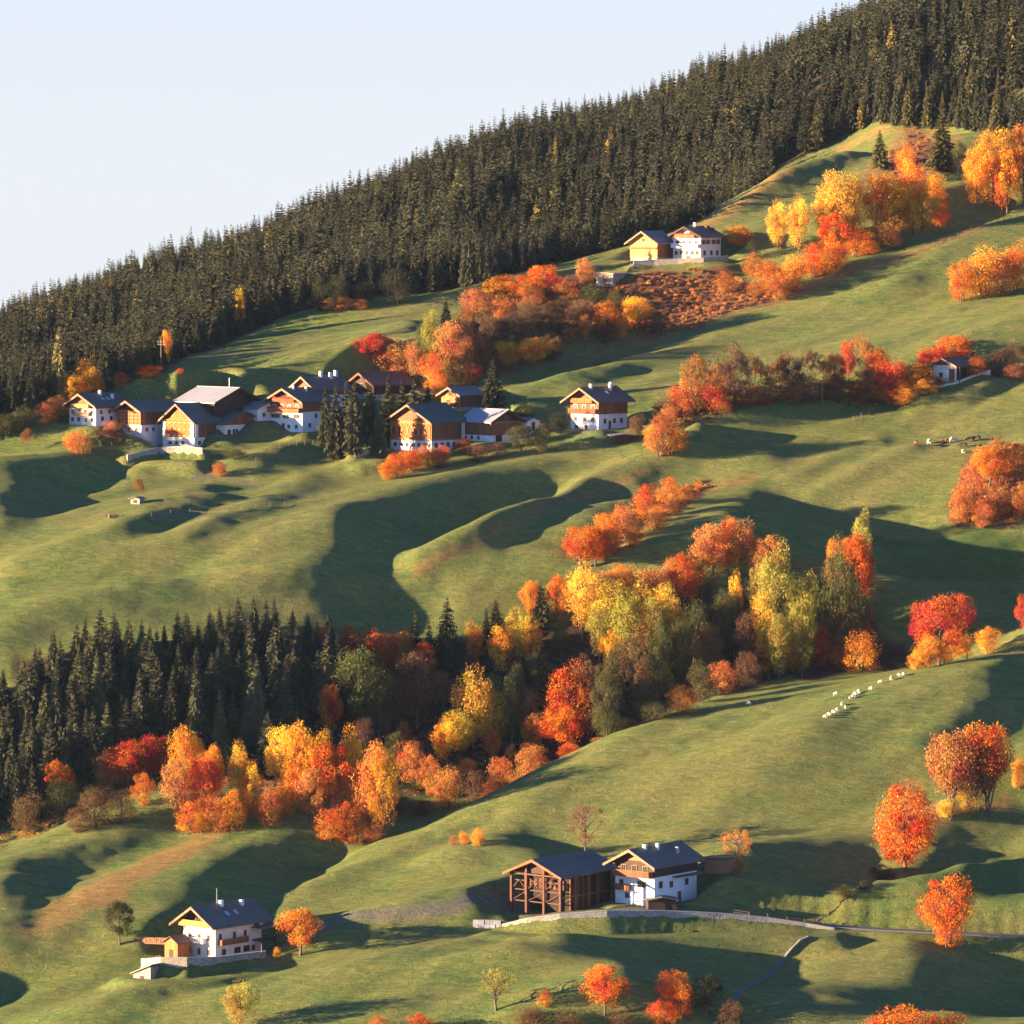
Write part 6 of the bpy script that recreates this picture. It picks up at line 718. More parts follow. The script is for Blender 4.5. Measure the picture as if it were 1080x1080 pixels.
# ------------------------------------------------------------------ building kit
class House:
    def __init__(s, site, name, label, cat, eh, pitch, lower, upper, roof, hl, oh=1.0, of=1.2, gable=None, group=None, board='board', deep=3.5):
        cx, cy, z, a, W_, L_ = PLACE[site]
        s.W, s.L, s.eh, s.hl, s.pitch, s.oh, s.of = W_, L_, eh, hl, R(pitch), oh, of
        s.root = tag(empty(name, (cx, cy, z), a), label, cat, group)
        W2, L2 = W_ / 2, L_ / 2; s.W2, s.L2 = W2, L2
        s.er = eh + W2 * math.tan(s.pitch)
        if hl > 0: MB().box(-W2, W2, -L2, L2, -deep, hl).build('wall', M[lower], s.root)
        e = .08
        if hl < eh:
            MB().prism([(-W2 - e, hl), (W2 + e, hl), (W2 + e, eh), (-W2 - e, eh)], 'y', -L2 - e, L2 + e).build('upper_wall', M[upper], s.root)
        g = gable or upper
        MB().prism([(-W2 - e, eh), (W2 + e, eh), (0, s.er + e * .5)], 'y', -L2 - e * 1.5, L2 + e * 1.5).build('gable', M[g], s.root)
        x = W2 + oh; ze = eh - oh * math.tan(s.pitch); th = .24; zr = s.er + .06
        s.ze = ze
        s.roof = MB().prism([(0, zr + th), (-x, ze + .06 + th), (-x, ze + .06), (0, zr), (x, ze + .06), (x, ze + .06 + th)], 'y', -L2 - of, L2 + of * .7).build('roof', M[roof], s.root)
        if board:
            bb = MB(); y0 = -L2 - of - .09; y1 = -L2 - of - .003
            for sg in (-1, 1):
                p = [(0, zr + th + .03), (sg * (x + .03), ze + .06 + th + .03), (sg * (x + .03), ze - .18), (0, zr - .26)]
                if sg > 0: p = p[::-1]
                bb.prism(p, 'y', y0, y1)
            bb.build('bargeboard', M[board], s.root)
        # ridge cap
        MB().bar((0, -L2 - of, zr + th), (0, L2 + of * .7, zr + th), .11).build('ridge_cap', M[roof], s.roof)
    def slab(s, mb, face, u0, u1, z0, z1, d0, d1):
        if face == 'F': mb.box(u0, u1, -s.L2 - d1, -s.L2 - d0, z0, z1)
        elif face == 'R': mb.box(s.W2 + d0, s.W2 + d1, u0, u1, z0, z1)
        elif face == 'L': mb.box(-s.W2 - d1, -s.W2 - d0, -u1, -u0, z0, z1)
        elif face == 'B': mb.box(-u1, -u0, s.L2 + d0, s.L2 + d1, z0, z1)
        return mb
    def window(s, face, u, z, w_=.8, h=1.0, off=.0, shutters=False, frame='frame'):
        mb = MB(); t = .09; d0, d1 = off - .02, off + .13
        s.slab(mb, face, u - w_ / 2 - t, u - w_ / 2, z, z + h, d0, d1); s.slab(mb, face, u + w_ / 2, u + w_ / 2 + t, z, z + h, d0, d1)
        s.slab(mb, face, u - w_ / 2 - t, u + w_ / 2 + t, z - t, z, d0, d1 + .04); s.slab(mb, face, u - w_ / 2 - t, u + w_ / 2 + t, z + h, z + h + t, d0, d1)
        s.slab(mb, face, u - .025, u + .025, z, z + h, d0, d1 - .03)
        o = mb.build('window', M[frame], s.root)
        s.slab(MB(), face, u - w_ / 2 + .003, u + w_ / 2 - .003, z + .003, z + h - .003, d0, off + .05).build('pane', M['glass'], o)
        if shutters:
            q = MB(); s.slab(q, face, u - w_ / 2 - t - .42, u - w_ / 2 - t - .02, z, z + h, off - .02, off + .06); s.slab(q, face, u + w_ / 2 + t + .02, u + w_ / 2 + t + .42, z, z + h, off - .02, off + .06)
            q.build('shutter', M['timber_brown'], s.root)
    def row(s, face, us, z, w_=.8, h=1.0, off=.0, **k):
        for u in us: s.window(face, u, z, w_, h, off, **k)
    def door(s, face, u, w_=1.1, h=2.1, z=0.0, mat='timber_brown'):
        o = s.slab(MB(), face, u - w_ / 2, u + w_ / 2, z, z + h, -.02, .07).build('door', M[mat], s.root)
        s.slab(MB(), face, u + w_ / 2 - .22, u + w_ / 2 - .12, z + 1.0, z + 1.12, .07, .13).build('handle', M['metal'], o)
    def balcony(s, face, u0, u1, z, depth=1.1, h=1.0, mat='timber_brown', off=.0, flowers=False, solid=True):
        o = s.slab(MB(), face, u0, u1, z - .18, z, off - .02, off + depth).build('balcony', M[mat], s.root)
        q = MB(); s.slab(q, face, u0, u1, z + h - .1, z + h, off + depth - .1, off + depth + .02)
        s.slab(q, face, u0, u0 + .1, z, z + h - .1, off + .0, off + depth - .1); s.slab(q, face, u1 - .1, u1, z, z + h - .1, off + .0, off + depth - .1)
        n = int((u1 - u0) / (.22 if solid else .45)); st = (u1 - u0) / n
        for i in range(n): s.slab(q, face, u0 + i * st + .02, u0 + i * st + (st - .04 if solid else .1), z + .06, z + h - .1, off + depth - .06, off + depth - .01)
        q.build('railing', M[mat], o)
        if flowers:
            f = MB()
            x = u0 + .2
            while x < u1 - .3:
                r_ = rnd.uniform(.16, .28); dd = off + depth + .1
                c = {'F': (x, -s.L2 - dd, z + h - .02), 'R': (s.W2 + dd, x, z + h - .02)}[face]
                f.ball(c, r_, (1.2, 1, .9), 6, 4); x += rnd.uniform(.3, .6)
            f.build('flower_box', M['flowers'], o)
    def chimney(s, x, y, h=1.3, w_=.6, cap=True, mat='plaster'):
        z = s.er - abs(x) * math.tan(s.pitch)
        o = MB().box(x - w_ / 2, x + w_ / 2, y - w_ / 2, y + w_ / 2, z - .8, z + h + .2).build('chimney', M[mat], s.roof)
    def dormer_lights(s, pts):
        for (x, y) in pts:
            z = s.er + .3 - abs(x) * math.tan(s.pitch); sg = 1 if x > 0 else -1; tn = math.tan(s.pitch)
            q = MB(); a = .45
            q.add([(x - a, y - .4, z + sg * a * tn + .04), (x + a, y - .4, z - sg * a * tn + .04), (x + a, y + .4, z - sg * a * tn + .04), (x - a, y + .4, z + sg * a * tn + .04),
                   (x - a, y - .4, z + sg * a * tn + .16), (x + a, y - .4, z - sg * a * tn + .16), (x + a, y + .4, z - sg * a * tn + .16), (x - a, y + .4, z + sg * a * tn + .16)],
                  [(0, 3, 2, 1), (4, 5, 6, 7), (0, 1, 5, 4), (1, 2, 6, 5), (2, 3, 7, 6), (3, 0, 4, 7)])
            q.build('skylight', M['metal'], s.roof)
    def lattice(s, face, u0, u1, z0, z1, nx, mode='cross', off=.08, back='timber_orange'):
        if back: s.slab(MB(), face, u0, u1, z0, z1, off - .02, off + .04).build('barn_panel', M[back], s.root)
        q = MB(); D = off + .10
        P = (lambda u, z: Vector((u, -s.L2 - D, z))) if face == 'F' else (lambda u, z: Vector((s.W2 + D, u, z)))
        st = (u1 - u0) / nx; r_ = .085
        q.bar(P(u0, z0), P(u1, z0), .12, n=4); q.bar(P(u0, z1), P(u1, z1), .12, n=4)
        for i in range(nx + 1): q.bar(P(u0 + i * st, z0), P(u0 + i * st, z1), .10, n=4)
        for i in range(nx):
            a, b = u0 + i * st, u0 + (i + 1) * st; c = (a + b) / 2; zm = (z0 + z1) / 2
            if mode == 'cross':
                nz = max(1, int(round((z1 - z0) / st))); dz = (z1 - z0) / nz
                for j in range(nz):
                    q.bar(P(a, z0 + j * dz), P(b, z0 + (j + 1) * dz), r_, n=4); q.bar(P(b, z0 + j * dz), P(a, z0 + (j + 1) * dz), r_, n=4)
            elif mode == 'oval':
                pr = None
                for k in range(13):
                    th = 2 * PI * k / 12; pt = P(c + st * .42 * math.cos(th), zm + (z1 - z0) * .42 * math.sin(th))
                    if pr: q.bar(pr, pt, r_, n=4)
                    pr = pt
                for sg in (-1, 1):
                    q.bar(P(a, zm), P(c, zm + sg * (z1 - z0) * .5), r_ * .8, n=4); q.bar(P(b, zm), P(c, zm + sg * (z1 - z0) * .5), r_ * .8, n=4)
            elif mode == 'grid':
                for k in range(1, 4): q.bar(P(a, z0 + k * (z1 - z0) / 4), P(b, z0 + k * (z1 - z0) / 4), r_, n=4)
        q.build('lattice', M['lattice'], s.root)

# 1 white house at the far left of the village
h = House('white_left', 'white_farmhouse', 'small white house with dark roof at the left end of the village row', 'house', 5.0, 28, 'plaster', 'timber_brown', 'roof_dark', 4.1, oh=1.3, of=1.5)
h.row('F', (-3.3, -1.2, 1.2, 3.3), 1.0, .6, .8); h.row('F', (-3.2, -1.0, 1.0, 3.2), 2.9, .65, .8); h.row('R', (-3, 0, 3), 1.2, .7, .9); h.row('R', (-3.4, -.6, 2.4), 2.9, .6, .7)
h.balcony('F', -2.6, 2.8, 2.55, .9, .8, 'timber_gold', solid=False); h.balcony('F', -3.0, 3.0, 4.4, 1.0, .8, 'timber_gold', .08)
h.chimney(.8, 0, 1.2); h.chimney(2.4, 2.5, 1.1); h.dormer_lights([(2.6, -1.0), (2.6, .8)])
# 2 lattice barn beside it
h = House('lattice_left', 'hay_barn', 'small barn with orange timber grid front right of the leftmost white house', 'barn', 5.7, 27, 'plaster', 'timber_brown', 'roof_slate', 2.2, oh=1.1, of=1.4, gable='timber_dark')
h.lattice('F', -3.9, 3.9, 2.3, 5.6, 6, 'grid', back='timber_brown'); h.row('R', (-4.6, -2.4, .8), .7, .6, .7); h.door('R', 3.2, 1.5, 1.9, 0, 'timber_dark'); h.row('F', (-2.4, 0, 2.4), .8, .6, .7)
# 3 big lattice barn on the terrace
h = House('lattice_big', 'lattice_barn', 'tall barn with bright orange lattice gable and white corner pillars above a stone terrace', 'barn', 6.6, 37, 'plaster_warm', 'timber_brown', 'roof_slate', 2.6, oh=1.1, of=1.2, gable='timber_dark')
for sg in (-1, 1): h.slab(MB(), 'F', sg * 5.0 - (1.0 if sg > 0 else 0), sg * 5.0 + (0 if sg > 0 else 1.0), 2.6, 6.6, .05, .3).build('corner_pillar', M['plaster_warm'], h.root)
h.slab(MB(), 'R', -5.75, -4.6, 2.6, 6.5, .05, .3).build('corner_pillar', M['plaster_warm'], h.root); h.slab(MB(), 'R', 4.8, 5.7, 2.6, 6.5, .05, .3).build('corner_pillar', M['plaster_warm'], h.root)
h.lattice('F', -3.9, 3.9, 2.9, 6.2, 5, 'cross')
gp = MB().prism([(-2.9, 6.9), (3.6, 6.9), (.2, 9.6)], 'y', -h.L2 - .24, -h.L2 - .13).build('gable_panel', M['timber_orange'], h.root)
q = MB()
for i in range(7):
    u = -2.6 + i * .95; q.bar((u, -h.L2 - .28, 6.95), (u * .45 + .1, -h.L2 - .28, min(9.4, 6.95 + 2.6 * (1 - abs(u - .3) / 3.6) + .3)), .06, n=4)
q.bar((-3.9, -h.L2 - .3, 6.75), (3.9, -h.L2 - .3, 6.75), .12, n=4); q.build('gable_lattice', M['lattice'], h.root)
h.row('F', (-2.6, -.6, 1.4), .9, .7, .7); h.row('R', (-3.9, -2.1, -.3, 1.5, 3.3), .9, .7, .8)
# 4 wing
h = House('wing', 'stable_wing', 'low white stable wing with brown gable joined right of the big lattice barn', 'barn', 3.9, 20, 'plaster', 'timber_brown', 'roof_slate', 3.3, oh=1.1, of=1.3, board=None)
h.row('F', (-3.2, -2.2, -.2, .8, 2.8), 1.1, .6, 1.1); h.door('F', -4.8, 1.0, 2.2, 0, 'timber_dark'); h.door('F', 4.6, 1.2, 2.0, 0, 'timber_dark'); h.row('L', (-3, 0, 3), 1.2, .7, .9)
# 5 pale metal roof barn
h = House('metal_roof', 'metal_roof_barn', 'large dark barn under a pale lilac metal roof behind the big lattice barn', 'barn', 6.4, 22, 'plaster', 'timber_dark', 'roof_metal', 2.5, oh=1.0, of=1.2, board='timber_dark')
MB().bar((0, -4, h.er), (0, -4, h.er + 2.6), .09).build('roof_vent', M['metal'], h.roof)
# 6 farmhouse with geraniums
h = House('farmhouse', 'white_farmhouse', 'tall white farmhouse with red flowers along its wooden balcony left of the village spruces', 'house', 7.6, 27, 'plaster', 'timber_brown', 'roof_dark', 4.9, oh=1.2, of=1.6, gable='timber_dark')
h.row('F', (-4.2, -3.3, -2.4, -.5, .5, 2.9, 3.9), 3.4, .6, .8); h.row('F', (-4.0, -2.8, .9, 3.3), .9, .6, .8); h.door('F', -.9, 1.0, 2.0)
h.balcony('F', -5.0, 4.9, 4.9, 1.1, .95, 'timber_orange', .08, flowers=True); h.balcony('F', -3.6, 3.4, 7.5, 1.0, .8, 'timber_brown', .12, flowers=True)
h.row('F', (-3.6, -1.2, 1.2, 3.6), 5.3, .8, 1.2, .08, frame='frame_white'); h.row('F', (-1.2, 1.0), 7.8, .7, .9, .12)
h.row('R', (-2.6, 2.8), 1.2, .7, .9); h.row('R', (-.2, 3.2), 3.4, .7, .9); h.chimney(.6, -3.2, 1.1, .5); h.chimney(1.5, .5, 1.1, .5)
# 7 house behind
h = House('behind_house', 'farmhouse', 'house with pale bargeboards half hidden behind the white farmhouse with red flowers', 'house', 4.6, 30, 'plaster', 'timber_brown', 'roof_brown', 3.0, oh=1.2, of=1.4)
h.row('R', (-3, 0, 3), 1.1, .8, 1.0); h.row('F', (-2.5, 0, 2.5), 1.1, .7, .9)
for x, y in ((.4, -.5), (1.0, 2.0), (.2, 4.2)): h.chimney(x, y, 1.5, .7, mat='plaster')
# 8 small white shed
h = House('blue_shed', 'garden_shed', 'tiny white outbuilding with grey roof between the stable wing and the flowered farmhouse', 'shed', 3.0, 24, 'plaster', 'plaster', 'roof_grey', 2.2, oh=.7, of=.7, board=None)
h.row('F', (-1.2, 1.2), 1.1, .6, .8); h.door('L', 0, .9, 1.9)
# 9 barn behind the spruces
h = House('behind_barn', 'old_barn', 'dark weathered barn whose roof shows above the village spruces', 'barn', 4.0, 28, 'concrete', 'timber_dark', 'roof_brown', 1.4, oh=1.1, of=1.2, board='timber_brown')
h.window('F', 0, 3.0, 1.2, 1.0, .08); h.door('R', 0, 2.2, 2.6, 1.4, 'timber_brown')
# 10 big barn with arches
h = House('big_barn', 'arched_barn', 'long barn with row of orange oval lattices above orange shrubs right of the village spruces', 'barn', 7.4, 29, 'plaster', 'timber_orange', 'roof_green', 2.7, oh=1.2, of=1.5, gable='timber_brown')
h.slab(MB(), 'R', -5.9, 5.9, 3.2, 7.1, .085, .16).build('side_boarding', M['timber_brown'], h.root)
h.lattice('F', -6.2, 6.2, 3.1, 6.8, 7, 'oval', back='timber_brown'); h.row('F', (-4.9, -3.1, -1.2, .7, 2.6, 4.5), 1.2, .7, .8); h.row('R', (-4.4, -2.2, 0, 2.2), 1.2, .8, .9)
h.slab(MB(), 'R', 4.9, 5.95, -1, 7.0, .1, .35).build('corner_pillar', M['plaster'], h.root)
# 11 pale roofed barn
h = House('pale_barn', 'low_barn', 'low brown barn with pale blue-grey metal roof joined right of the oval-lattice barn', 'barn', 4.9, 27, 'plaster', 'timber_brown', 'roof_metal', 1.5, oh=1.0, of=1.1, gable='timber_dark', board='timber_dark')
h.door('F', -2.3, 2.0, 2.4, 0, 'timber_dark'); h.row('F', (.8, 3.0), 2.4, .8, .9, .08); h.window('F', 0, 5.1, .9, .9, .12); h.row('L', (-3.6, -1.4, 1.0), .5, .7, .7)
q = MB(); h.slab(q, 'F', -4.6, 4.6, 4.5, 4.75, .08, .22); h.slab(q, 'F', -.1, .1, 1.6, 4.5, .08, .22); q.build('wall_beam', M['timber_orange'], h.root)
# 12 cabin
h = House('cabin', 'log_cabin', 'small sunlit timber cabin left of the lone pointed spruce behind the big barn', 'cabin', 3.6, 27, 'concrete', 'timber_orange', 'roof_grey', .6, oh=.9, of=1.1, gable='timber_orange')
h.window('F', 0, 3.3, 1.1, .9, .12); h.window('F', -.8, 1.5, .8, .8, .08); h.slab(MB(), 'R', -3.9, 3.9, .7, 3.3, .085, .15).build('side_boarding', M['timber_brown'], h.root); h.balcony('F', -2.9, 2.9, .9, .8, .7, 'timber_brown', .08)
# 13 balcony house
h = House('balcony_house', 'chalet', 'brown-roofed chalet with white ground floor standing alone right of the village', 'house', 7.2, 31, 'plaster', 'timber_brown', 'roof_brown', 3.6, oh=1.7, of=2.1, gable='timber_brown')
h.row('F', (-2.7, 0, 2.4), 1.9, .7, .9); h.row('F', (-2.4, .4), .1, .7, .8); h.balcony('F', -4.1, 4.1, 4.0, 1.2, .95, 'timber_brown', .08); h.balcony('F', -3.2, 3.2, 6.5, 1.3, .9, 'timber_orange', .12)
h.row('F', (-2.6, 0, 2.6), 4.5, .9, 1.3, .08, frame='frame_white'); h.row('F', (-1.3, 1.3), 6.9, .8, 1.0, .12); h.row('R', (-3.2, .6, 3.4), 1.4, .8, 1.0); h.door('R', -1.2, 1.0, 2.0)
h.balcony('R', -3.5, 4.5, 4.0, .8, .9, 'timber_brown', .08); h.chimney(.5, -4.0, 1.2, .6); h.chimney(1.4, 2.4, 1.7, .55); h.chimney(.6, 3.8, 1.5, .55); h.dormer_lights([(2.4, 0)])
# 14 upper barn
h = House('upper_barn', 'log_barn', 'golden sunlit log barn beside the highest white house', 'barn', 4.9, 31, 'stone_pale', 'timber_gold', 'roof_grey', .8, oh=1.1, of=1.3, gable='timber_gold')
h.slab(MB(), 'F', -4.5, 4.5, 3.2, 3.5, .085, .7).build('wall_beam', M['timber_brown'], h.root); h.slab(MB(), 'R', -3.6, 3.6, .9, 4.7, .085, .15).build('side_boarding', M['timber_brown'], h.root)  # browner skin puts the shaded side's darker tone into the log colour
h.window('F', 0, 5.1, .7, .7, .12); h.door('F', 0, 2.4, 2.2, .85, 'timber_orange')
# 15 upper house
h = House('upper_house', 'white_farmhouse', 'highest white house with pale balcony below the bare hill shoulder', 'house', 6.6, 25, 'plaster_warm', 'plaster_warm', 'roof_dark', 5.4, oh=1.3, of=1.5, gable='plaster_warm', board='timber_dark')
h.balcony('F', -4.4, 4.4, 3.5, 1.2, 1.0, 'white'); h.balcony('F', -3.2, 3.2, 6.2, 1.1, .9, 'timber_orange', .08, flowers=True); h.row('F', (-3.4, -1.8, 0, 1.8, 3.4), 1.6, .7, .9); h.door('F', .6, 1.6, 1.3)
h.row('F', (-3.0, -1, 1, 3.0), 4.0, .7, 1.1); h.row('F', (-1.2, 1.2), 6.7, .6, .8, .12); h.row('R', (-3.2, -1.2, 1.2, 3.2), 4.4, .75, 1.1, shutters=True); h.row('R', (-2.8, .2, 2.8), 1.5, .8, 1.1)
h.chimney(.4, -1.5, 1.3, .6); h.chimney(2.0, 1.5, 1.2, .6, mat='timber_brown'); h.chimney(2.6, 3.6, 1.1, .5, mat='timber_dark')
# 16 porch hut at right
h = House('porch_hut', 'hay_hut', 'small white hut with deep dark open porch on the right-hand meadow edge', 'hut', 5.2, 24, 'plaster', 'plaster_warm', 'roof_dark', 1.0, oh=1.1, of=1.3, gable='timber_brown')
h.slab(MB(), 'R', -4.5, 4.5, 1.7, 4.9, .085, .14).build('porch_shade_panel', M['interior_shade'], h.root)  # flat near-black panel on the wall paints the porch shade
for y in (-4.6, -1.4, 1.6, 4.6): MB().box(h.W2 + .95, h.W2 + 1.15, y - .12, y + .12, 1.003, 4.75).build('porch_post', M['timber_brown'], h.root)
MB().box(h.W2 + .05, h.W2 + 1.2, -4.7, 4.7, -3, 1.0).build('porch_base', M['plaster_warm'], h.root)
h.window('F', -1.0, 2.3, .9, 1.0, .08); h.window('F', -.9, .2, .7, .6); h.balcony('F', -1.6, 2.9, 1.2, 1.0, .8, 'timber_orange', .08, solid=False); h.slab(MB(), 'F', 1.4, 3.0, 1.3, 4.3, .085, .16).build('side_boarding', M['timber_brown'], h.root)

# 17 open timber frame barn by the road
def frame_barn():
    cx, cy, z, a, W_, L_ = PLACE['frame_barn']; W2, L2 = W_ / 2, L_ / 2
    r = tag(empty('timber_frame_barn', (cx, cy, z), a), 'large open timber frame barn with hay racks beside the roadside house', 'barn')
    eh, pt = 8.2, R(23); tn = math.tan(pt); er = eh + W2 * tn; oh, of = 1.2, 1.3; x = W2 + oh; ze = eh - oh * tn; th = .26
    rf = MB().prism([(0, er + th), (-x, ze + th), (-x, ze), (0, er), (x, ze), (x, ze + th)], 'y', -L2 - of, L2 + of).build('roof', M['roof_slate'], r)
    bb = MB()
    for sg in (-1, 1):
        p = [(0, er + th + .03), (sg * (x + .03), ze + th + .03), (sg * (x + .03), ze - .2), (0, er - .28)]
        bb.prism(p if sg < 0 else p[::-1], 'y', -L2 - of - .09, -L2 - of - .003)
    bb.build('bargeboard', M['timber_brown'], r)
    for i, px in enumerate((-W2, -W2 / 3 - .3, W2 / 3, W2)):
        MB().box(px - .22, px + .22, -L2 - .22, -L2 + .22, -3.0, eh + (W2 - abs(px)) * tn - .25).build('post', M['frame_wood'], r)
    for y in (-L2 / 2 + .5, 0.5, L2 / 2, L2):
        MB().box(W2 - .2, W2 + .2, y - .2, y + .2, -2, eh - .1).build('post', M['timber_brown'], r)
        MB().box(-W2 - .2, -W2 + .2, y - .2, y + .2, -2, eh - .1).build('post', M['timber_brown'], r)
    q = MB()
    for zz in (2.4, 4.6, 6.4):
        for px in (-W2 + .35,): q.box(-W2 + .3, W2 - .3, -L2 + .3, -L2 + .5, zz, zz + .22)
    q.box(-W2 - .3, W2 + .3, -L2 - .18, -L2 + .2, eh - .5, eh - .2)
    for k in range(3):
        x0 = (-W2, -W2 / 3 - .3, W2 / 3)[k]; x1 = (-W2 / 3 - .3, W2 / 3, W2)[k]
        q.bar((x0, -L2 + .1, 4.7), ((x0 + x1) / 2, -L2 + .1, 6.6), .1, n=4); q.bar((x1, -L2 + .1, 4.7), ((x0 + x1) / 2, -L2 + .1, 6.6), .1, n=4)
        q.bar((x0, -L2 + .12, 2.5), (x1, -L2 + .12, 4.6), .08, n=4)
    q.build('cross_beam', M['frame_wood'], r)
    MB().box(-W2 + .4, W2 - .5, -L2 + 5.5, L2 - .3, -3, 7.6).build('interior_shade_block', M['interior_shade'], r)  # near-black block painted as the unlit depth of the open barn
    q = MB()
    for k in range(9): q.box(-W2 + .9 + k * 1.15, -W2 + 1.6 + k * 1.15, -L2 + 3.2, -L2 + 3.55, 4.8, rnd.uniform(6.2, 7.4))
    q.build('hanging_racks', M['frame_wood'], r)
    MB().box(W2 - .45, W2 - .3, -L2 + 3.5, L2, -3, eh - .6).build('side_boarding', M['timber_dark'], r)
    q = MB()
    for k in range(6): q.box(W2 + .0, W2 + .12, -L2 + 3 + k * 2.1, -L2 + 3.25 + k * 2.1, 0, eh - .3)
    q.box(W2 - .02, W2 + .14, -L2 + .3, L2 - .2, 3.6, 3.85); q.build('side_rails', M['timber_brown'], r)
    MB().prism([(-W2 - .1, eh - .15), (W2 + .1, eh - .15), (0, er - .1)], 'y', -L2 + .5, -L2 + .65).build('gable', M['timber_dark'], r)
frame_barn()

# 18 roadside house
h = House('road_house', 'roadside_farmhouse', 'white roadside house with dark slate roof and sunlit gable balcony beside the open frame barn', 'house', 8.2, 27, 'plaster', 'timber_dark', 'roof_slate', 5.6, oh=1.5, of=2.0, gable='timber_dark')
h.balcony('F', -4.5, 4.5, 5.7, 1.5, 1.1, 'timber_brown', .08); h.balcony('F', -4.4, -.8, 2.9, 1.0, 1.0, 'timber_brown'); h.row('F', (-3.2, 1.2, 2.2), 3.5, .8, 1.1); h.row('F', (-1.8,), 1.2, .8, .9)
h.row('F', (-2.6, 0, 2.6), 6.2, 1.0, 1.4, .08); MB().prism([(-1.7, 8.6), (1.7, 8.6), (0, 9.6)], 'y', -h.L2 - .3, -h.L2 - .13).build('gable_panel', M['timber_orange'], h.root)
h.row('R', (-5.0,), 3.4, 1.0, 1.2); h.row('R', (-1.5, 3.6), 3.2, .9, 1.1); h.door('R', 1.2, 1.1, 2.1); h.slab(MB(), 'R', -1.0, 6.9, 5.0, 5.3, .0, 1.3).build('side_awning', M['roof_slate'], h.root)
h.chimney(.6, -4.6, 1.0, .7); h.chimney(1.2, -1.2, 1.3, .55, mat='plaster'); h.chimney(3.0, 2.8, 1.2, .6, mat='metal')
# 19 lower left house
h = House('corner_house', 'white_farmhouse', 'three-storey white house with dark slate roof on a curved stone terrace at lower left', 'house', 7.2, 33, 'plaster_warm', 'plaster_warm', 'roof_slate', 6.0, oh=1.6, of=2.3, gable='timber_dark')
h.row('F', (-2.5, 0, 2.5), .9, .55, 1.0, shutters=False); h.row('F', (-2.5, 0, 2.5), 3.7, .55, 1.0)
h.balcony('F', -3.4, 1.8, 3.2, 1.1, .95, 'white', solid=False); h.balcony('F', -3.9, 3.9, 6.5, 1.6, 1.0, 'timber_gold', .08, solid=True); h.window('F', 0, 7.2, 1.2, 1.3, .12)
h.row('R', (-5.4, -1.4, 1.6), 3.9, .6, 1.0); h.window('R', 4.8, 5.6, 1.2, 1.1); h.row('R', (-4.4, ), .6, .9, 1.3); h.row('R', (-.6, 2.0), .9, 1.5, 1.0); h.window('R', 3.9, .9, .7, .9)
h.balcony('R', -6.0, 1.6, 3.0, 1.1, 1.0, 'timber_brown')
h.chimney(.7, -1.4, 1.1, .75); h.chimney(1.2, 3.9, 1.0, .7); h.dormer_lights([(2.8, -1.9), (2.8, .6)])
MB().bar((.4, -2.2, h.er), (.4, -2.2, h.er + 3.2), .05).build('antenna', M['metal'], h.roof)
for (x, y) in ((h.W2 + 2.6, h.L2 + .6), (h.W2 + 2.6, h.L2 - 3.0)): MB().box(x - .12, x + .12, y - .12, y + .12, -1, 5.2).build('porch_post', M['timber_dark'], h.root)
MB().box(h.W2 + .12, h.W2 + 2.8, h.L2 - 3.2, h.L2 + .9, 2.7, 3.0).build('porch_floor', M['timber_dark'], h.root)
MB().box(h.W2 + .12, h.W2 + 3.0, h.L2 - 3.4, h.L2 + 1.1, 5.2, 5.45).build('porch_roof', M['roof_slate'], h.root)
# ------------------------------------------------------------------ road, walls, fences
def strip_mesh(name, pts, wdt, mat, lift, thick=.0):
    """ribbon following pts (Vectors with z); a thin slab if thick"""
    L = []; n = len(pts)
    for i, p in enumerate(pts):
        d = (pts[min(n - 1, i + 1)] - pts[max(0, i - 1)]); d.z = 0; d.normalize(); s_ = Vector((-d.y, d.x, 0)) * wdt / 2
        L += [p + s_ + Vector((0, 0, lift)), p - s_ + Vector((0, 0, lift))]
        if thick: L += [p + s_ + Vector((0, 0, lift - thick)), p - s_ + Vector((0, 0, lift - thick))]
    fs = []; k = 4 if thick else 2
    for i in range(n - 1):
        a = i * k; b = a + k
        fs.append((a, a + 1, b + 1, b))
        if thick: fs += [(a + 2, b + 2, b + 3, a + 3), (a, b, b + 2, a + 2), (a + 1, a + 3, b + 3, b + 1)]
    me = bpy.data.meshes.new(name); me.from_pydata([tuple(v) for v in L], [], fs); me.materials.append(mat); return me
rl = [a + Vector((0, 2.7, ha - .1)) for a, ha in WALLS['road']['line']] + [a + Vector((0, 2.2, .1)) for a, _ in ROAD_EXT[1:]]
sm = []
for i in range(len(rl)):
    w_ = rl[max(0, i - 3):i + 4]; sm.append(sum(w_, Vector()) / len(w_))
tag(link('road', strip_mesh('road', sm, 3.6, M['asphalt'], .12, .5)), 'narrow grey farm road', 'road', kind='structure')
tag(link('road_edge', strip_mesh('road_edge', [p + Vector((0, -1.7, .02)) for p in sm], .18, M['concrete'], .12, .05)), 'pale line along the valley side of the farm road', 'road', kind='structure')
tk = resample([(spot(px, py), 0) for px, py in ((748,1082),(772,1061),(798,1036),(826,1009),(852,988))], 2.0)
tag(link('path', strip_mesh('path', [Vector((a.x, a.y, hz(a.x, a.y) + .12)) for a, _ in tk], 1.0, M['asphalt'], .05, .6)), 'stony track climbing to the road', 'path', kind='structure')

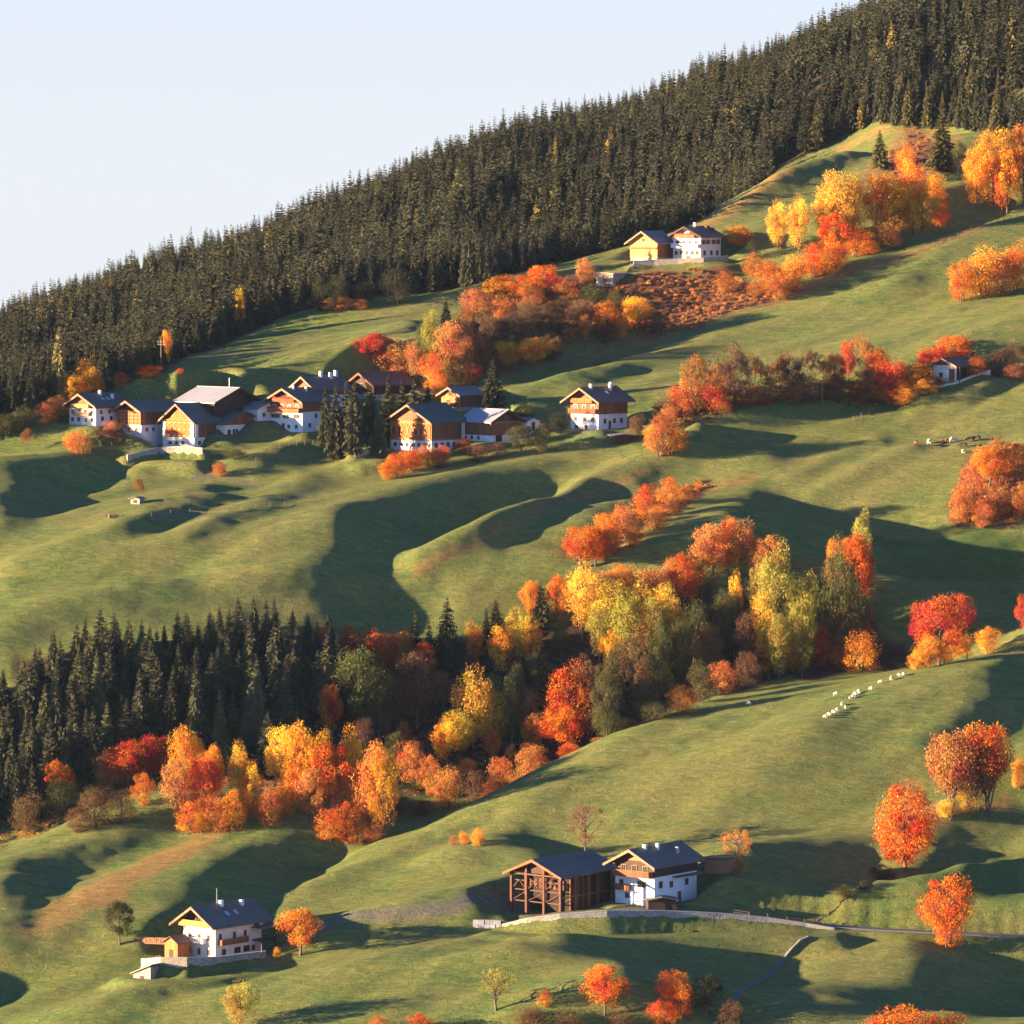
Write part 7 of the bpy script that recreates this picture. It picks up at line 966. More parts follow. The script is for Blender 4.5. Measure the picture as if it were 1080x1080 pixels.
def wall_obj(name, label, key, mat, thick=.5, extra=.25, cap=True):
    ln = WALLS[key]['line']; n = len(ln); v = []; c = []
    for i, (p, hh) in enumerate(ln):
        d = ln[min(n - 1, i + 1)][0] - ln[max(0, i - 1)][0]; d.z = 0; d.normalize(); s_ = Vector((-d.y, d.x, 0)) * thick / 2
        top = p.z + hh + extra
        v += [p + s_, p - s_]
        v[-2].z = v[-1].z = p.z - 2.5
        v += [Vector((p.x + s_.x, p.y + s_.y, top)), Vector((p.x - s_.x, p.y - s_.y, top))]
        s2 = s_ * 1.25
        for zz in (top + .003, top + .13): c += [Vector((p.x + s2.x, p.y + s2.y, zz)), Vector((p.x - s2.x, p.y - s2.y, zz))]
    fs = []
    for i in range(n - 1):
        a = 4 * i; b = a + 4
        fs += [(a, b, b + 2, a + 2), (a + 1, a + 3, b + 3, b + 1), (a + 2, b + 2, b + 3, a + 3), (a, a + 1, b + 1, b)]
    fs += [(0, 2, 3, 1), (4 * n - 4, 4 * n - 3, 4 * n - 1, 4 * n - 2)]
    me = bpy.data.meshes.new(name); me.from_pydata([tuple(q) for q in v], [], fs); me.materials.append(mat)
    o = tag(link(name, me), label, 'wall')
    if cap:
        me = bpy.data.meshes.new('coping'); me.from_pydata([tuple(q) for q in c], [], fs); me.materials.append(M['concrete']); link('coping', me, o)
    return o
wall_obj('retaining_wall', 'long curved grey stone retaining wall carrying the road below the frame barn', 'road', M['stone'])
wall_obj('retaining_wall', 'pale stone terrace wall in front of the big lattice barn', 'terrace_big_barn', M['stone_pale'], extra=.5)
wall_obj('retaining_wall', 'curved sunlit stone terrace wall around the lower left house', 'terrace_corner', M['stone_pale'], extra=.6)
wall_obj('retaining_wall', 'pale ramp wall below the highest white house', 'ramp_upper', M['stone_pale'], extra=.5)
wall_obj('retaining_wall', 'short brick-coloured wall left of the oval-lattice barn', 'arched', M['stone_pale'])
wall_obj('retaining_wall', 'low pale wall under the small hut on the right', 'hut', M['plaster_warm'])

def fence(label, pts, hgt=1.15, step=2.6, rails=2, mat='pole', mesh_name='wooden_fence', rail=.035, post=.06):
    ln = resample([(spot(px, py), 0) for px, py in pts], step)
    P = [Vector((a.x, a.y, hz(a.x, a.y))) for a, _ in ln]
    o0 = P[0]; r = tag(empty(mesh_name, o0), label, 'fence')
    pm = MB().bar((0, 0, -.4), (0, 0, hgt), post, n=5).mesh('post', M[mat])
    for p in P:
        po = link('post', pm, r); po.location = p - o0; po.rotation_euler = (rnd.uniform(-.06, .06), rnd.uniform(-.06, .06), 0)
    q = MB()
    for k in range(rails):
        z = hgt * (.45 + .45 * k)
        for a, b in zip(P[:-1], P[1:]): q.bar(a - o0 + Vector((0, 0, z)), b - o0 + Vector((0, 0, z)), rail, n=4)
    q.build('rails', M[mat], r)
fence('wooden fence running down the lit meadow edge left of the small hut', [(900,443),(925,432),(945,424),(960,417)], 1.2)
fence('pasture fence along the upper rim of the large bright meadow', [(600,378),(640,366),(700,352),(760,331),(820,318),(862,300),(905,286),(950,276),(1010,256),(1080,233)], 1.0)
fence('fence crossing the dark hollow above the red trees', [(925,597),(970,600),(1020,604),(1080,612)], 1.0)
fence('fence below the leftmost white house', [(92,472),(118,472),(150,465),(168,461)], 1.1)
fence('fence beside the village lane under the flowered farmhouse', [(262,490),(285,474),(305,468),(330,466)], 1.1)
fence('fence climbing from the road through the dark pasture', [(862,972),(885,955),(905,940),(925,928)], 1.0)
fence('roadside railing beyond the roadside house', [(752,958),(790,967),(830,972),(868,977)], 1.0, 2.6, 2, 'pole', 'railing')
fence('garden fence on the terrace of the lower left house', [(150,1014),(172,1015),(200,1015)], 1.0, 1.8, 2, 'pole', 'garden_fence')
fence('thin pasture fence across the meadow below the village', [(120,545),(160,544),(200,541),(240,537),(300,530)], .9, 4.0, 1)
fence('fence on the ridge above the village shade', [(145,398),(180,391),(215,390)], 1.0)

# ------------------------------------------------------------------ small outbuildings and things
def base_at(px, py, rz=0.0, dmin=880.0):
    p = spot(px, py, dmin); return Vector((p.x, p.y, hz(p.x, p.y)))
def shed(name, label, cat, px, py, w_, l_, hh, rz, wall, roof, pitch=18, door='timber_dark', lean=False):
    p = base_at(px, py); r = tag(empty(name, p, R(rz)), label, cat)
    MB().box(-w_ / 2, w_ / 2, -l_ / 2, l_ / 2, -2, hh).build('wall', M[wall], r)
    t = math.tan(R(pitch)); o = .45; th = .14
    if lean:
        MB().prism([(-w_ / 2 - o, hh + .05), (w_ / 2 + o, hh + .05 + (w_ + 2 * o) * t), (w_ / 2 + o, hh + .05 + th + (w_ + 2 * o) * t), (-w_ / 2 - o, hh + .05 + th)], 'y', -l_ / 2 - o, l_ / 2 + o).build('roof', M[roof], r)
        MB().prism([(-w_ / 2 + .05, hh), (w_ / 2 - .05, hh), (w_ / 2 - .05, hh + w_ * t)], 'y', -l_ / 2 + .05, l_ / 2 - .05).build('gable', M[wall], r)
    else:
        er = hh + w_ / 2 * t; x = w_ / 2 + o; ze = hh - o * t
        MB().prism([(0, er + th + .05), (-x, ze + th + .05), (-x, ze + .05), (0, er + .05), (x, ze + .05), (x, ze + th + .05)], 'y', -l_ / 2 - o, l_ / 2 + o).build('roof', M[roof], r)
        MB().prism([(-w_ / 2, hh), (w_ / 2, hh), (0, er)], 'y', -l_ / 2 - .02, l_ / 2 + .02).build('gable', M[wall], r)
    MB().box(-.5, .5, -l_ / 2 - .07, -l_ / 2 + .05, 0, min(2.0, hh - .2)).build('door', M[door], r)
    return r
shed('field_shed', 'tiny stone field shed with a bare bush behind it below the village', 'shed', 145, 525, 2.4, 2.0, .9, -30, 'stone_pale', 'roof_grey', 15)
shed('garden_shed', 'small red wooden shed left of the lower left house', 'shed', 187, 1011, 3.4, 3.4, 3.4, -40, 'timber_orange', 'roof_brown', 32)
shed('lean_to', 'pale tarpaulin lean-to at the end of the curved terrace wall', 'shed', 155, 1031, 4.2, 3.0, .7, -35, 'stone_pale', 'tarp', 22, lean=True)
shed('field_shed', 'low dark shed with flat grey roof below the standalone chalet', 'shed', 656, 460, 5.0, 3.4, 1.3, 20, 'timber_dark', 'roof_metal', 6)
shed('outbuilding', 'small grey-roofed outbuilding right of the low barn', 'shed', 556, 455, 4.4, 4.6, 2.2, 40, 'plaster', 'roof_grey', 20)
shed('garage', 'low pale garage with flat terrace roof left of the golden log barn', 'garage', 644, 300, 5.0, 6.5, 2.2, -30, 'stone_pale', 'tarp', 4, 'timber_brown')
shed('carport', 'low slate-roofed carport under the white roadside house', 'carport', 697, 959, 5.6, 3.6, 2.0, 8, 'timber_dark', 'roof_slate', 10)
def stack(name, label, cat, px, py, rz, nx, nz, sx, sy, sz, mat, roof=None):
    p = base_at(px, py); r = tag(empty(name, p, R(rz)), label, cat); q = MB()
    for k in range(nz):
        for i in range(nx):
            j = rnd.uniform(-.06, .06); q.box(-nx * sx / 2 + i * sx + .03, -nx * sx / 2 + (i + 1) * sx - .03, -sy / 2 + j, sy / 2 + j, k * sz + .01, (k + 1) * sz - .03)
    q.build('stack', M[mat], r)
    if roof: MB().prism([(-nx * sx / 2 - .6, nz * sz + .25), (nx * sx / 2 + .6, nz * sz + .75), (nx * sx / 2 + .6, nz * sz + .9), (-nx * sx / 2 - .6, nz * sz + .4)], 'y', -sy / 2 - .5, sy / 2 + .5).build('cover', M[roof], r)
    return r
stack('woodpile', 'tall red-brown firewood stack under a pale roof right of the roadside house', 'woodpile', 758, 918, -25, 12, 9, .45, 1.6, .3, 'logs', 'board')
stack('woodpile', 'long low reddish woodpile left of the lower left house', 'woodpile', 157, 992, -12, 22, 4, .42, 1.2, .32, 'logs')
stack('woodpile', 'small orange log heap in the open meadow under the village', 'woodpile', 120, 541, 10, 6, 3, .4, 1.0, .28, 'logs')
stack('crate_stack', 'white and blue-grey crates stacked left of the frame barn', 'crates', 514, 976, -10, 5, 2, 1.1, 1.1, .8, 'crate')
def bales():
    for i, (px, py) in enumerate(((138,996),)):
        pass

def rod(name, label, cat, px, py, hgt, r_=.14, arms=False):
    p = base_at(px, py); r = tag(empty(name, p), label, cat)
    MB().bar((0, 0, -1), (0, 0, hgt), r_, r_ * .7, 8).build('mast', M['pole'], r)
    if arms:
        q = MB()
        for z in (.93, .84): q.bar((-.8, 0, hgt * z), (.8, 0, hgt * z), .06)
        q.build('crossarm', M['metal'], r); q = MB()
        for z in (.93, .84):
            for x in (-.7, 0, .7): q.ball((x, 0, hgt * z + .16), .11)
        q.build('insulator', M['white'], r)
    return p + Vector((0, 0, hgt))
pa = rod('utility_pole', 'pale power pole with crossarms at the forest edge above the village', 'pole', 170, 394, 7.5, .13, True)
pb = rod('utility_pole', 'thin wooden power pole in the shaded hollow right of the chalet', 'pole', 867, 437, 8.0, .12)
def cable(name, label, a, b, sag=2.0):
    q = MB(); pr = None
    for i in range(15):
        t = i / 14; p = a.lerp(b, t) - a - Vector((0, 0, sag * 4 * t * (1 - t)))
        if pr is not None: q.bar(pr, p, .022, n=4)
        pr = p
    o = q.build(name, M['pole']); o.location = a; tag(o, label, 'cable')
cx, cy, z, a_, W_, L_ = PLACE['balcony_house']
cable('power_cable', 'overhead cable from the chalet roof to the thin pole', Vector((cx + 3, cy - 1, z + 8.0)), pb + Vector((0, 0, -.2)), 1.5)
cx2, cy2, z2 = PLACE['porch_hut'][:3]
cable('power_cable', 'overhead cable from the thin pole to the small hut', pb + Vector((0, 0, -.3)), Vector((cx2, cy2, z2 + 5.6)), 1.8)
rod('marker_post', 'white marker post on the crest right of the sheep', 'post', 1020, 703, 1.8, .16)
rod('marker_post', 'short post on the lower meadow rim left of the sheep', 'post', 811, 716, 1.3, .13)
rod('marker_post', 'wooden post at the terrace end of the lower left house', 'post', 276, 1013, 3.2, .14)

def car(px, py, rz, label):
    p = base_at(px, py); r = tag(empty('parked_car', p, R(rz)), label, 'car')
    q = MB(); q.prism([(-2.1, .35), (2.1, .35), (2.1, .8), (1.3, .95), (.7, 1.45), (-1.2, 1.5), (-1.9, 1.0), (-2.1, .9)], 'y', -.85, .85); b = q.build('body', M['white'], r)
    MB().prism([(-1.65, 1.0), (1.15, 1.0), (.62, 1.38), (-1.15, 1.42)], 'y', -.87, .87).build('side_window', M['glass'], r)
    for x in (-1.3, 1.3):
        for y in (-.8, .8): MB().bar((x, y - .1, .33), (x, y + .1, .33), .33, n=12).build('wheel', M['tyre'], r)
car(823, 417, 8, 'small white car parked among the red bushes right of the chalet')

# ------------------------------------------------------------------ grazing animals: each body one continuous skinned mesh
def skinned(name, verts, edges, radii, mat):
    me = bpy.data.meshes.new(name + '_skeleton'); me.from_pydata(verts, edges, []); o = bpy.data.objects.new(name, me); COL.objects.link(o)
    sk = o.modifiers.new('s', 'SKIN'); 
    for i, r_ in enumerate(radii):
        me.skin_vertices[0].data[i].radius = r_ if isinstance(r_, tuple) else (r_, r_)
    me.skin_vertices[0].data[0].use_root = True
    o.modifiers.new('u', 'SUBSURF').levels = 1
    dg = bpy.context.evaluated_depsgraph_get(); ev = o.evaluated_get(dg); m2 = bpy.data.meshes.new_from_object(ev)
    m2.polygons.foreach_set('use_smooth', [True] * len(m2.polygons)); m2.materials.clear(); m2.materials.append(mat); m2.name = name
    bpy.data.objects.remove(o); bpy.data.meshes.remove(me); return m2
def cow_mesh(mat, graze=True):
    hd = (1.35, 0, .28) if graze else (1.5, 0, 1.45)
    nk = (1.05, 0, .75) if graze else (1.2, 0, 1.35)
    v = [(-.05, 0, 1.0), (.55, 0, 1.02), (-.7, 0, 1.02), nk, hd, (hd[0] + .22, 0, hd[2] - (.12 if graze else .1)), (-.98, 0, .95), (-1.05, 0, .45)]
    r_ = [(.34, .36), (.30, .34), (.28, .32), .17, .13, .09, .05, .03]
    e = [(0, 1), (0, 2), (1, 3), (3, 4), (4, 5), (2, 6), (6, 7)]
    for (x, par, bend) in ((.55, 1, .05), (-.72, 2, -.1)):
        for y in (-.2, .2):
            i = len(v); v += [(x, y, .72), (x + bend, y, .38), (x, y, .04)]; r_ += [.13 if par == 1 else .16, .075, .065]; e += [(par, i), (i, i + 1), (i + 1, i + 2)]
    for y in (-.16, .16):
        i = len(v); v.append((hd[0] - .08, y, hd[2] + .12)); r_.append(.045); e.append((4, i))
    return skinned('cow_body', v, e, r_, mat)
def sheep_mesh(mat):
    v = [(0, 0, .58), (.3, 0, .6), (-.35, 0, .58), (.58, 0, .50), (.74, 0, .30), (-.5, 0, .5)]
    r_ = [(.27, .27), (.22, .24), (.23, .25), .12, .08, .05]; e = [(0, 1), (0, 2), (1, 3), (3, 4), (2, 5)]
    for x, par in ((.28, 1), (-.32, 2)):
        for y in (-.12, .12):
            i = len(v); v += [(x, y, .34), (x + .01, y, .03)]; r_ += [.07, .04]; e += [(par, i), (i, i + 1)]
    return skinned('sheep_body', v, e, r_, mat)
CM = {k: cow_mesh(M[m_]) for k, m_ in (('b', 'hide_brown'), ('d', 'hide_dark'), ('p', 'hide_pale'))}
cows = [(966, 468, 'b', 110, 'brown cow grazing at the left end of the herd'), (980, 466, 'p', 70, 'pale cow second from the left of the herd'), (996, 465, 'b', 180, 'red-brown cow side-on in the middle of the herd'),
        (1005, 464, 'p', 10, 'pale cow touching the red-brown cow in mid herd'), (1016, 470, 'd', 170, 'dark cow standing lowest but one in the herd'), (1023, 464, 'd', 185, 'dark cow second from the right of the herd'),
        (1030, 463, 'd', 160, 'dark cow at the far right of the herd'), (1016, 476, 'p', 60, 'pale brown calf lowest of the herd by the orange brush')]
for px, py, k, rz, lb in cows:
    o = link('cow', CM[k]); o.location = base_at(px, py); o.rotation_euler = (0, 0, R(rz)); tag(o, lb, 'cow', 'cows grazing on the bright meadow')
    if 'calf' in lb: o.scale = (.75,) * 3
SM = sheep_mesh(M['wool'])
SP = [(323,738),(338,730),(355,722),(375,714),(388,690),(402,705),(420,664),(433,658),(437,646),(453,638),(363,638),(497,628),(532,599),(575,589),(622,572),(611,577)]
SP = sorted([(780 + x / 3.6, 560 + y / 3.6) for x, y in SP])
ordn = ['first', 'second', 'third', 'fourth', 'fifth', 'sixth', 'seventh', 'eighth', 'ninth', 'tenth', 'eleventh', 'twelfth', 'thirteenth', 'fourteenth', 'fifteenth', 'sixteenth', 'seventeenth', 'eighteenth', 'nineteenth', 'twentieth']
def nth(i):
    if i < 20: return ordn[i]
    return {2: 'twenty', 3: 'thirty', 4: 'forty', 5: 'fifty'}[(i + 1) // 10] + ('-' + ordn[i % 10] if (i + 1) % 10 else 'th')
for i, (px, py) in enumerate(SP):
    o = link('sheep', SM); o.location = base_at(px, py + .8); o.rotation_euler = (0, 0, R(rnd.uniform(-60, 220))); s_ = rnd.uniform(.8, 1.05); o.scale = (s_,) * 3
    tag(o, 'cream sheep grazing on the lower meadow, %s from the left of the flock' % nth(i), 'sheep', 'sheep grazing in a line on the lower meadow')
o = link('sheep', SM); o.location = base_at(789, 746); tag(o, 'lone cream sheep on the meadow rim far left of the flock', 'sheep')
# ------------------------------------------------------------------ vegetation prototypes (unit height, unit width)
def leaf_cloud(cent, rad, nper, size, g, flat=.75, shell=.55):
    """leaf quads on and in many small clumps -> V, F, leaf attribute"""
    C_ = np.repeat(cent, nper, axis=0); R_ = np.repeat(rad, nper)
    d = g.normal(size=(len(C_), 3)); d /= np.linalg.norm(d, axis=1)[:, None]
    rr = R_ * (shell + (1 - shell) * g.random(len(C_)) ** .7) * g.uniform(.8, 1.15, len(C_))
    P = C_ + d * rr[:, None] * np.array([1, 1, flat])
    nrm = d + g.normal(size=d.shape) * .7; nrm /= np.linalg.norm(nrm, axis=1)[:, None]
    a = np.cross(nrm, g.normal(size=d.shape)); a /= np.linalg.norm(a, axis=1)[:, None]; b = np.cross(nrm, a)
    s_ = size * g.uniform(.55, 1.25, len(P)); a *= s_[:, None]; b *= (s_ * g.uniform(.5, .9, len(P)))[:, None]
    V = np.stack([P - a, P - b * .9, P + a, P + b], 1).reshape(-1, 3)
    Fq_ = np.arange(len(V)).reshape(-1, 4); cl = np.repeat(g.random(len(cent)), nper) * .45 + g.random(len(P)) * .55
    return V, Fq_, np.repeat(cl, 4)
def set_leaf(me, v):
    a = me.attributes.new('leaf', 'FLOAT', 'POINT'); a.data.foreach_set('value', np.asarray(v, np.float32))
def tubes_mesh(name, segs, n, mat):
    """segs: list of (p, q, r0, r1)"""
    p = np.array([s[0] for s in segs]); q = np.array([s[1] for s in segs]); r0 = np.array([s[2] for s in segs]); r1 = np.array([s[3] for s in segs])
    d = q - p; L = np.linalg.norm(d, axis=1)[:, None] + 1e-9; d = d / L
    ref = np.where(np.abs(d[:, 2:3]) > .9, np.array([[1., 0, 0]]), np.array([[0, 0, 1.]])); a = np.cross(d, ref); a /= np.linalg.norm(a, axis=1)[:, None] + 1e-9; b = np.cross(d, a)
    V = []
    for base, r_ in ((p, r0), (q, r1)):
        for i in range(n):
            t = 2 * PI * i / n; V.append(base + (a * math.cos(t) + b * math.sin(t)) * r_[:, None])
    V = np.stack(V, 1); m = len(segs); idx = np.arange(m)[:, None] * 2 * n
    Fl = [np.c_[idx[:, 0] + i, idx[:, 0] + (i + 1) % n, idx[:, 0] + n + (i + 1) % n, idx[:, 0] + n + i] for i in range(n)]
    return np_mesh(name, V.reshape(-1, 3), np.concatenate(Fl), mat, True)
def grow(seed, depth=5, up=.35, spread=.75, ratio=.70, start=.30, r0=.022, zmul=1.0):
    """recursive branches inside a unit tree"""
    g = random.Random(seed); segs = []; tips = []
    def go(p, d, L, r_, k):
        n = 2 if k < 3 else 1
        for _ in range(n):
            d2 = (d + Vector((g.gauss(0, .12), g.gauss(0, .12), g.gauss(0, .06) + up * .12))).normalized(); q = p + d2 * L / n
            segs.append((tuple(p), tuple(q), r_, r_ * .82)); p = q; d = d2; r_ *= .82
        if k >= depth: tips.append(tuple(p)); return
        m = 3 if k < 2 else g.choice((2, 3))
        a0 = g.uniform(0, 2 * PI)
        for i in range(m):
            a = a0 + 2 * PI * i / m + g.gauss(0, .4); side = d.orthogonal().normalized(); side.rotate(Matrix.Rotation(a, 3, d))
            d3 = (d + side * spread * g.uniform(.7, 1.3) + Vector((0, 0, up))).normalized()
            go(p.copy(), d3, L * ratio * g.uniform(.8, 1.15), r_ * .68, k + 1)
    go(Vector((0, 0, 0)), Vector((g.gauss(0, .04), g.gauss(0, .04), 1)), start, r0, 0)
    P = np.array([s[1] for s in segs]); top = P[:, 2].max(); wd = np.percentile(np.abs(P[:, :2]), 97) * 2
    f = np.array([1 / wd, 1 / wd, 1 / top])
    tp_ = np.array(tips); mz = tp_[:, 2].mean(); sh = tp_[:, :2].mean(0) / mz
    upr = lambda q: np.array([q[0] - sh[0] * q[2], q[1] - sh[1] * q[2], q[2]])      # stand upright
    segs = [(tuple(upr(s[0])), tuple(upr(s[1])), s[2], s[3]) for s in segs]; tips = [upr(q) for q in tips]
    segs = [(tuple(np.array(s[0]) * f), tuple(np.array(s[1]) * f), s[2], s[3]) for s in segs]
    return segs, np.array(tips) * f

PROTO = {}
def make_tree(kind, seed):
    g = np.random.default_rng(seed + 100); r_ = random.Random(seed)
    if kind == 'bare':
        segs, tips = grow(seed, 6, .26, .86, .80, .20, .020)
        cut = .0
        tr = [s for s in segs if s[2] > .0055]; tw = [(s[0], s[1], max(s[2] * .9, .0042), max(s[3] * .9, .0034)) for s in segs if s[2] <= .0055]
        tm = tubes_mesh('trunk', tr, 6, M['bark'])
        ex = []
        for p in tips:
            for _ in range(6):
                d = g.normal(size=3); d[2] += .5; d /= np.linalg.norm(d); ex.append((tuple(p), tuple(p + d * .06), .0030, .0018))
        cmh = tubes_mesh('crown', tw + ex, 3, M['leaves']); set_leaf(cmh, np.repeat(g.random(len(tw + ex)), 6))
        return tm, cmh
    prm = dict(round=(.54, .5, .46, 32, .17, .08), tall=(.52, .5, .48, 36, .17, .06), bush=(.40, .5, .56, 26, .20, .02), fan=(.58, .5, .42, 52, .16, .06), sparse=(.60, .48, .38, 26, .11, .14), pointed=(.47, .5, .52, 46, .17, .03), low=(.36, .5, .60, 20, .20, .02))[kind]
    zc, sx, sz, nl, lr, th_ = prm
    cen = []
    tries = 0
    while len(cen) < nl and tries < 4000:
        tries += 1
        d = g.normal(size=3); d /= np.linalg.norm(d); rr = g.uniform(.45, 1.0) ** .6
        c = np.array([d[0] * (sx - lr) * rr, d[1] * (sx - lr) * rr, zc + d[2] * (sz - lr * .8) * rr])
        u = (c[2] - (zc - sz)) / (2 * sz)
        if kind == 'tall': lim = (sx - lr * .8) * (1 - max(0, u - .45) ** 1.5 * 1.6)
        elif kind == 'pointed': lim = (sx - lr * .5) * min(1, max(.08, 1.4 - u * 1.15))
        elif kind == 'fan': lim = (sx - lr * .8) * min(1, .35 + u * 1.3)
        else: lim = 9
        if math.hypot(c[0], c[1]) > lim or c[2] < .06: continue
        if all(np.linalg.norm((c - q) * np.array([1, 1, .9])) > lr * .62 for q in cen): cen.append(c)
    cen = np.array(cen)
    bd = g.normal(size=(7, 3)); bd /= np.linalg.norm(bd, axis=1)[:, None]; ba = g.uniform(-.28, .30, 7)      # bulges and bites in the outline
    dd = cen - np.array([0, 0, zc]); dn = dd / (np.linalg.norm(dd, axis=1)[:, None] + 1e-6)
    k_ = 1 + (np.clip(dn @ bd.T, 0, 1) ** 3 * ba).sum(1); cen = np.array([0, 0, zc]) + dd * k_[:, None]
    cen = cen[g.random(len(cen)) > .10]
    rad = lr * g.uniform(.5, 1.3, len(cen))
    npl = dict(round=290, tall=260, bush=300, fan=250, sparse=90, pointed=300, low=260)[kind]
    V, Fq_, lf = leaf_cloud(cen, rad, npl, .0125 if kind != 'sparse' else .0115, g)
    # stray leaves so the outline frays
    ns = 260; V2, F2, l2 = leaf_cloud(cen, rad * 1.35, max(9, ns // len(cen)), .010, g, .85, .8)
    Vt = np.concatenate([V, V2]); Ft = np.concatenate([Fq_, F2 + len(V)]); lt = np.concatenate([lf, l2])
    Vt[:, 2] = np.maximum(Vt[:, 2], .01)
    cmh = np_mesh('crown', Vt, Ft, M['leaves']); set_leaf(cmh, lt)
    segs = []; stems = 1 if kind in ('round', 'tall', 'sparse', 'pointed') else 4
    tw_ = .028 if kind != 'tall' else .030
    for s_ in range(stems):
        bx = (0, 0) if stems == 1 else (r_.uniform(-.06, .06), r_.uniform(-.06, .06)); tx = (r_.gauss(0, .03), r_.gauss(0, .03)) if stems == 1 else (r_.uniform(-.25, .25), r_.uniform(-.25, .25))
        n = 6; zt = zc + sz * .5; pr = (bx[0], bx[1], -.06); 
        for i in range(1, n + 1):
            t = i / n; q = (bx[0] + tx[0] * t + r_.gauss(0, .008), bx[1] + tx[1] * t + r_.gauss(0, .008), -.06 + (zt + .06) * t)
            k = tw_ * (1 if stems == 1 else .5); segs.append((pr, q, k * (1 - .8 * (i - 1) / n), k * (1 - .8 * i / n))); pr = q
    for c in cen[::1 if kind in ('sparse', 'fan') else 2]:
        z0 = max(th_ + .04, c[2] - r_.uniform(.12, .28)); p0 = np.array([0, 0, min(z0, c[2] * .9)])
        mid = (p0 + c) / 2 + np.array([0, 0, -.01]); segs.append((tuple(p0), tuple(mid), .010, .0065)); segs.append((tuple(mid), tuple(c), .0065, .003))
    tm = tubes_mesh('trunk', segs, 6, M['bark'])
    return tm, cmh
NV = dict(round=4, tall=4, bush=4, fan=2, sparse=2, pointed=2, low=3, bare=3)
for k, n in NV.items(): PROTO[k] = [make_tree(k, 10 * i + len(k)) for i in range(n)]

def conifer_mesh(seed, levels, per, nseg, rad=.5, rough=1.0, droop=.35):
    """unit height, unit width: whorls of drooping feathered branches"""
    g = np.random.default_rng(seed); V = []; T = []; A = []
    for l in range(levels):
        t = (l + .3) / levels; z = .06 + .94 * t; rr = rad * (1 - t) ** .78 * g.uniform(.78, 1.1) + .02
        if l < levels * .12: rr *= g.uniform(.6, .9)
        m = max(4, int(per * (1 - .45 * t))); a0 = g.random() * 6.28
        for b in range(m):
            a = a0 + 6.283 * b / m + g.normal() * .18; L = rr * g.uniform(.72, 1.18); dz = -droop * L * g.uniform(.6, 1.2) * .35 + .02 * t
            dx, dy = math.cos(a), math.sin(a); w_ = L * .34 + .016; zz = z + g.normal() * .010
            pr = np.array([0, 0, zz]); sd = np.array([-dy, dx, 0]); lf = g.random()
            pts = [np.array([dx * L * s, dy * L * s, zz + dz * s ** 1.6 * 1.6 + (.03 * L * s if s > .8 else 0)]) for s in np.linspace(0, 1, nseg + 1)]
            for k in range(nseg):
                p, q = pts[k], pts[k + 1]; ww = w_ * (1 - .6 * k / nseg) * g.uniform(.75, 1.25)
                for sg in (-1, 1):
                    tip = q * .75 + p * .25 + sd * sg * ww + np.array([0, 0, -ww * .55 * rough * g.uniform(.5, 1.3)])
                    i = len(V); V += [p + np.array([0, 0, .006]), q, tip]; T.append((i, i + 1, i + 2) if sg > 0 else (i, i + 2, i + 1)); A += [lf] * 3
    # top spike
    i = len(V); V += [np.array([.012, 0, .96]), np.array([-.008, .01, .96]), np.array([0, 0, 1.03])]; T.append((i, i + 1, i + 2)); A += [.6] * 3
    return np.array(V), np.array(T), np.array(A)
CON = []
for i in range(6):
    V, T, A = conifer_mesh(40 + i, 30, 12, 4, .5, 1.0, .25 + .15 * (i % 3)); me = np_mesh('crown', V, T, M['needles']); set_leaf(me, A); CON.append(me)
LOWC = [conifer_mesh(80 + i, 19, 9, 2, .5, .9) for i in range(8)]
contrunk = tubes_mesh('trunk', [((0, 0, -.06), (0, 0, .45), .020, .012), ((0, 0, .45), (0, 0, .97), .012, .003)], 6, M['bark'])

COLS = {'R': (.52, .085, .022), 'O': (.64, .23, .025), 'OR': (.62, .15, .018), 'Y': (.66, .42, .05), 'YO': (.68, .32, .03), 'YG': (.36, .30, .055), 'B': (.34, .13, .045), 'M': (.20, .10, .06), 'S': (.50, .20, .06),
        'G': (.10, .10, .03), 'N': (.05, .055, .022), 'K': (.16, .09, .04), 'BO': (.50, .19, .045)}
CN = {'R': 'red', 'O': 'orange', 'OR': 'red-orange', 'Y': 'golden yellow', 'YO': 'amber yellow', 'YG': 'yellow-green', 'B': 'brown', 'M': 'bare mauve-brown', 'S': 'salmon pink', 'G': 'olive green', 'N': 'dark green', 'K': 'dark brown', 'BO': 'rusty orange'}
PENDING = []
def put_tree(kind, p, wdt, hgt, col, label, cat, group=None, name='autumn_tree', var=None, rz=None):
    r = tag(empty(name, p), label, cat, group)
    v = PROTO[kind][rnd.randrange(NV[kind]) if var is None else var]; a = rnd.uniform(0, 6.28) if rz is None else rz
    c = COLS[col]; j = rnd.uniform(.82, 1.15); hj = rnd.uniform(.9, 1.1)
    for nm, me in (('trunk', v[0]), ('crown', v[1])):
        o = link(nm, me, r); o.scale = (wdt, wdt, hgt); o.rotation_euler = (0, 0, a)
        o.color = (c[0] * j, c[1] * j * hj, c[2] * j, 1)
    return r
def put_conifer(p, wdt, hgt, col, label, group=None, name='spruce_tree', v=None):
    r = tag(empty(name, p), label, 'tree', group); a = rnd.uniform(0, 6.28); j = rnd.uniform(.75, 1.2)
    o = link('trunk', contrunk, r); o.scale = (wdt * .8, wdt * .8, hgt)
    o = link('crown', CON[rnd.randrange(6)], r); o.scale = (wdt, wdt, hgt); o.rotation_euler = (rnd.uniform(-.03, .03), rnd.uniform(-.03, .03), a); o.color = (col[0] * j, col[1] * j, col[2] * j, 1)
    return r
def hgt_of(p, top_py, px):
    a, b = ray(px, top_py); return max(1.5, CZ + b * p.y - p.z)

SPR = (.047, .046, .023); SPR_G = (.085, .088, .034); SPR_O = (.10, .085, .03)
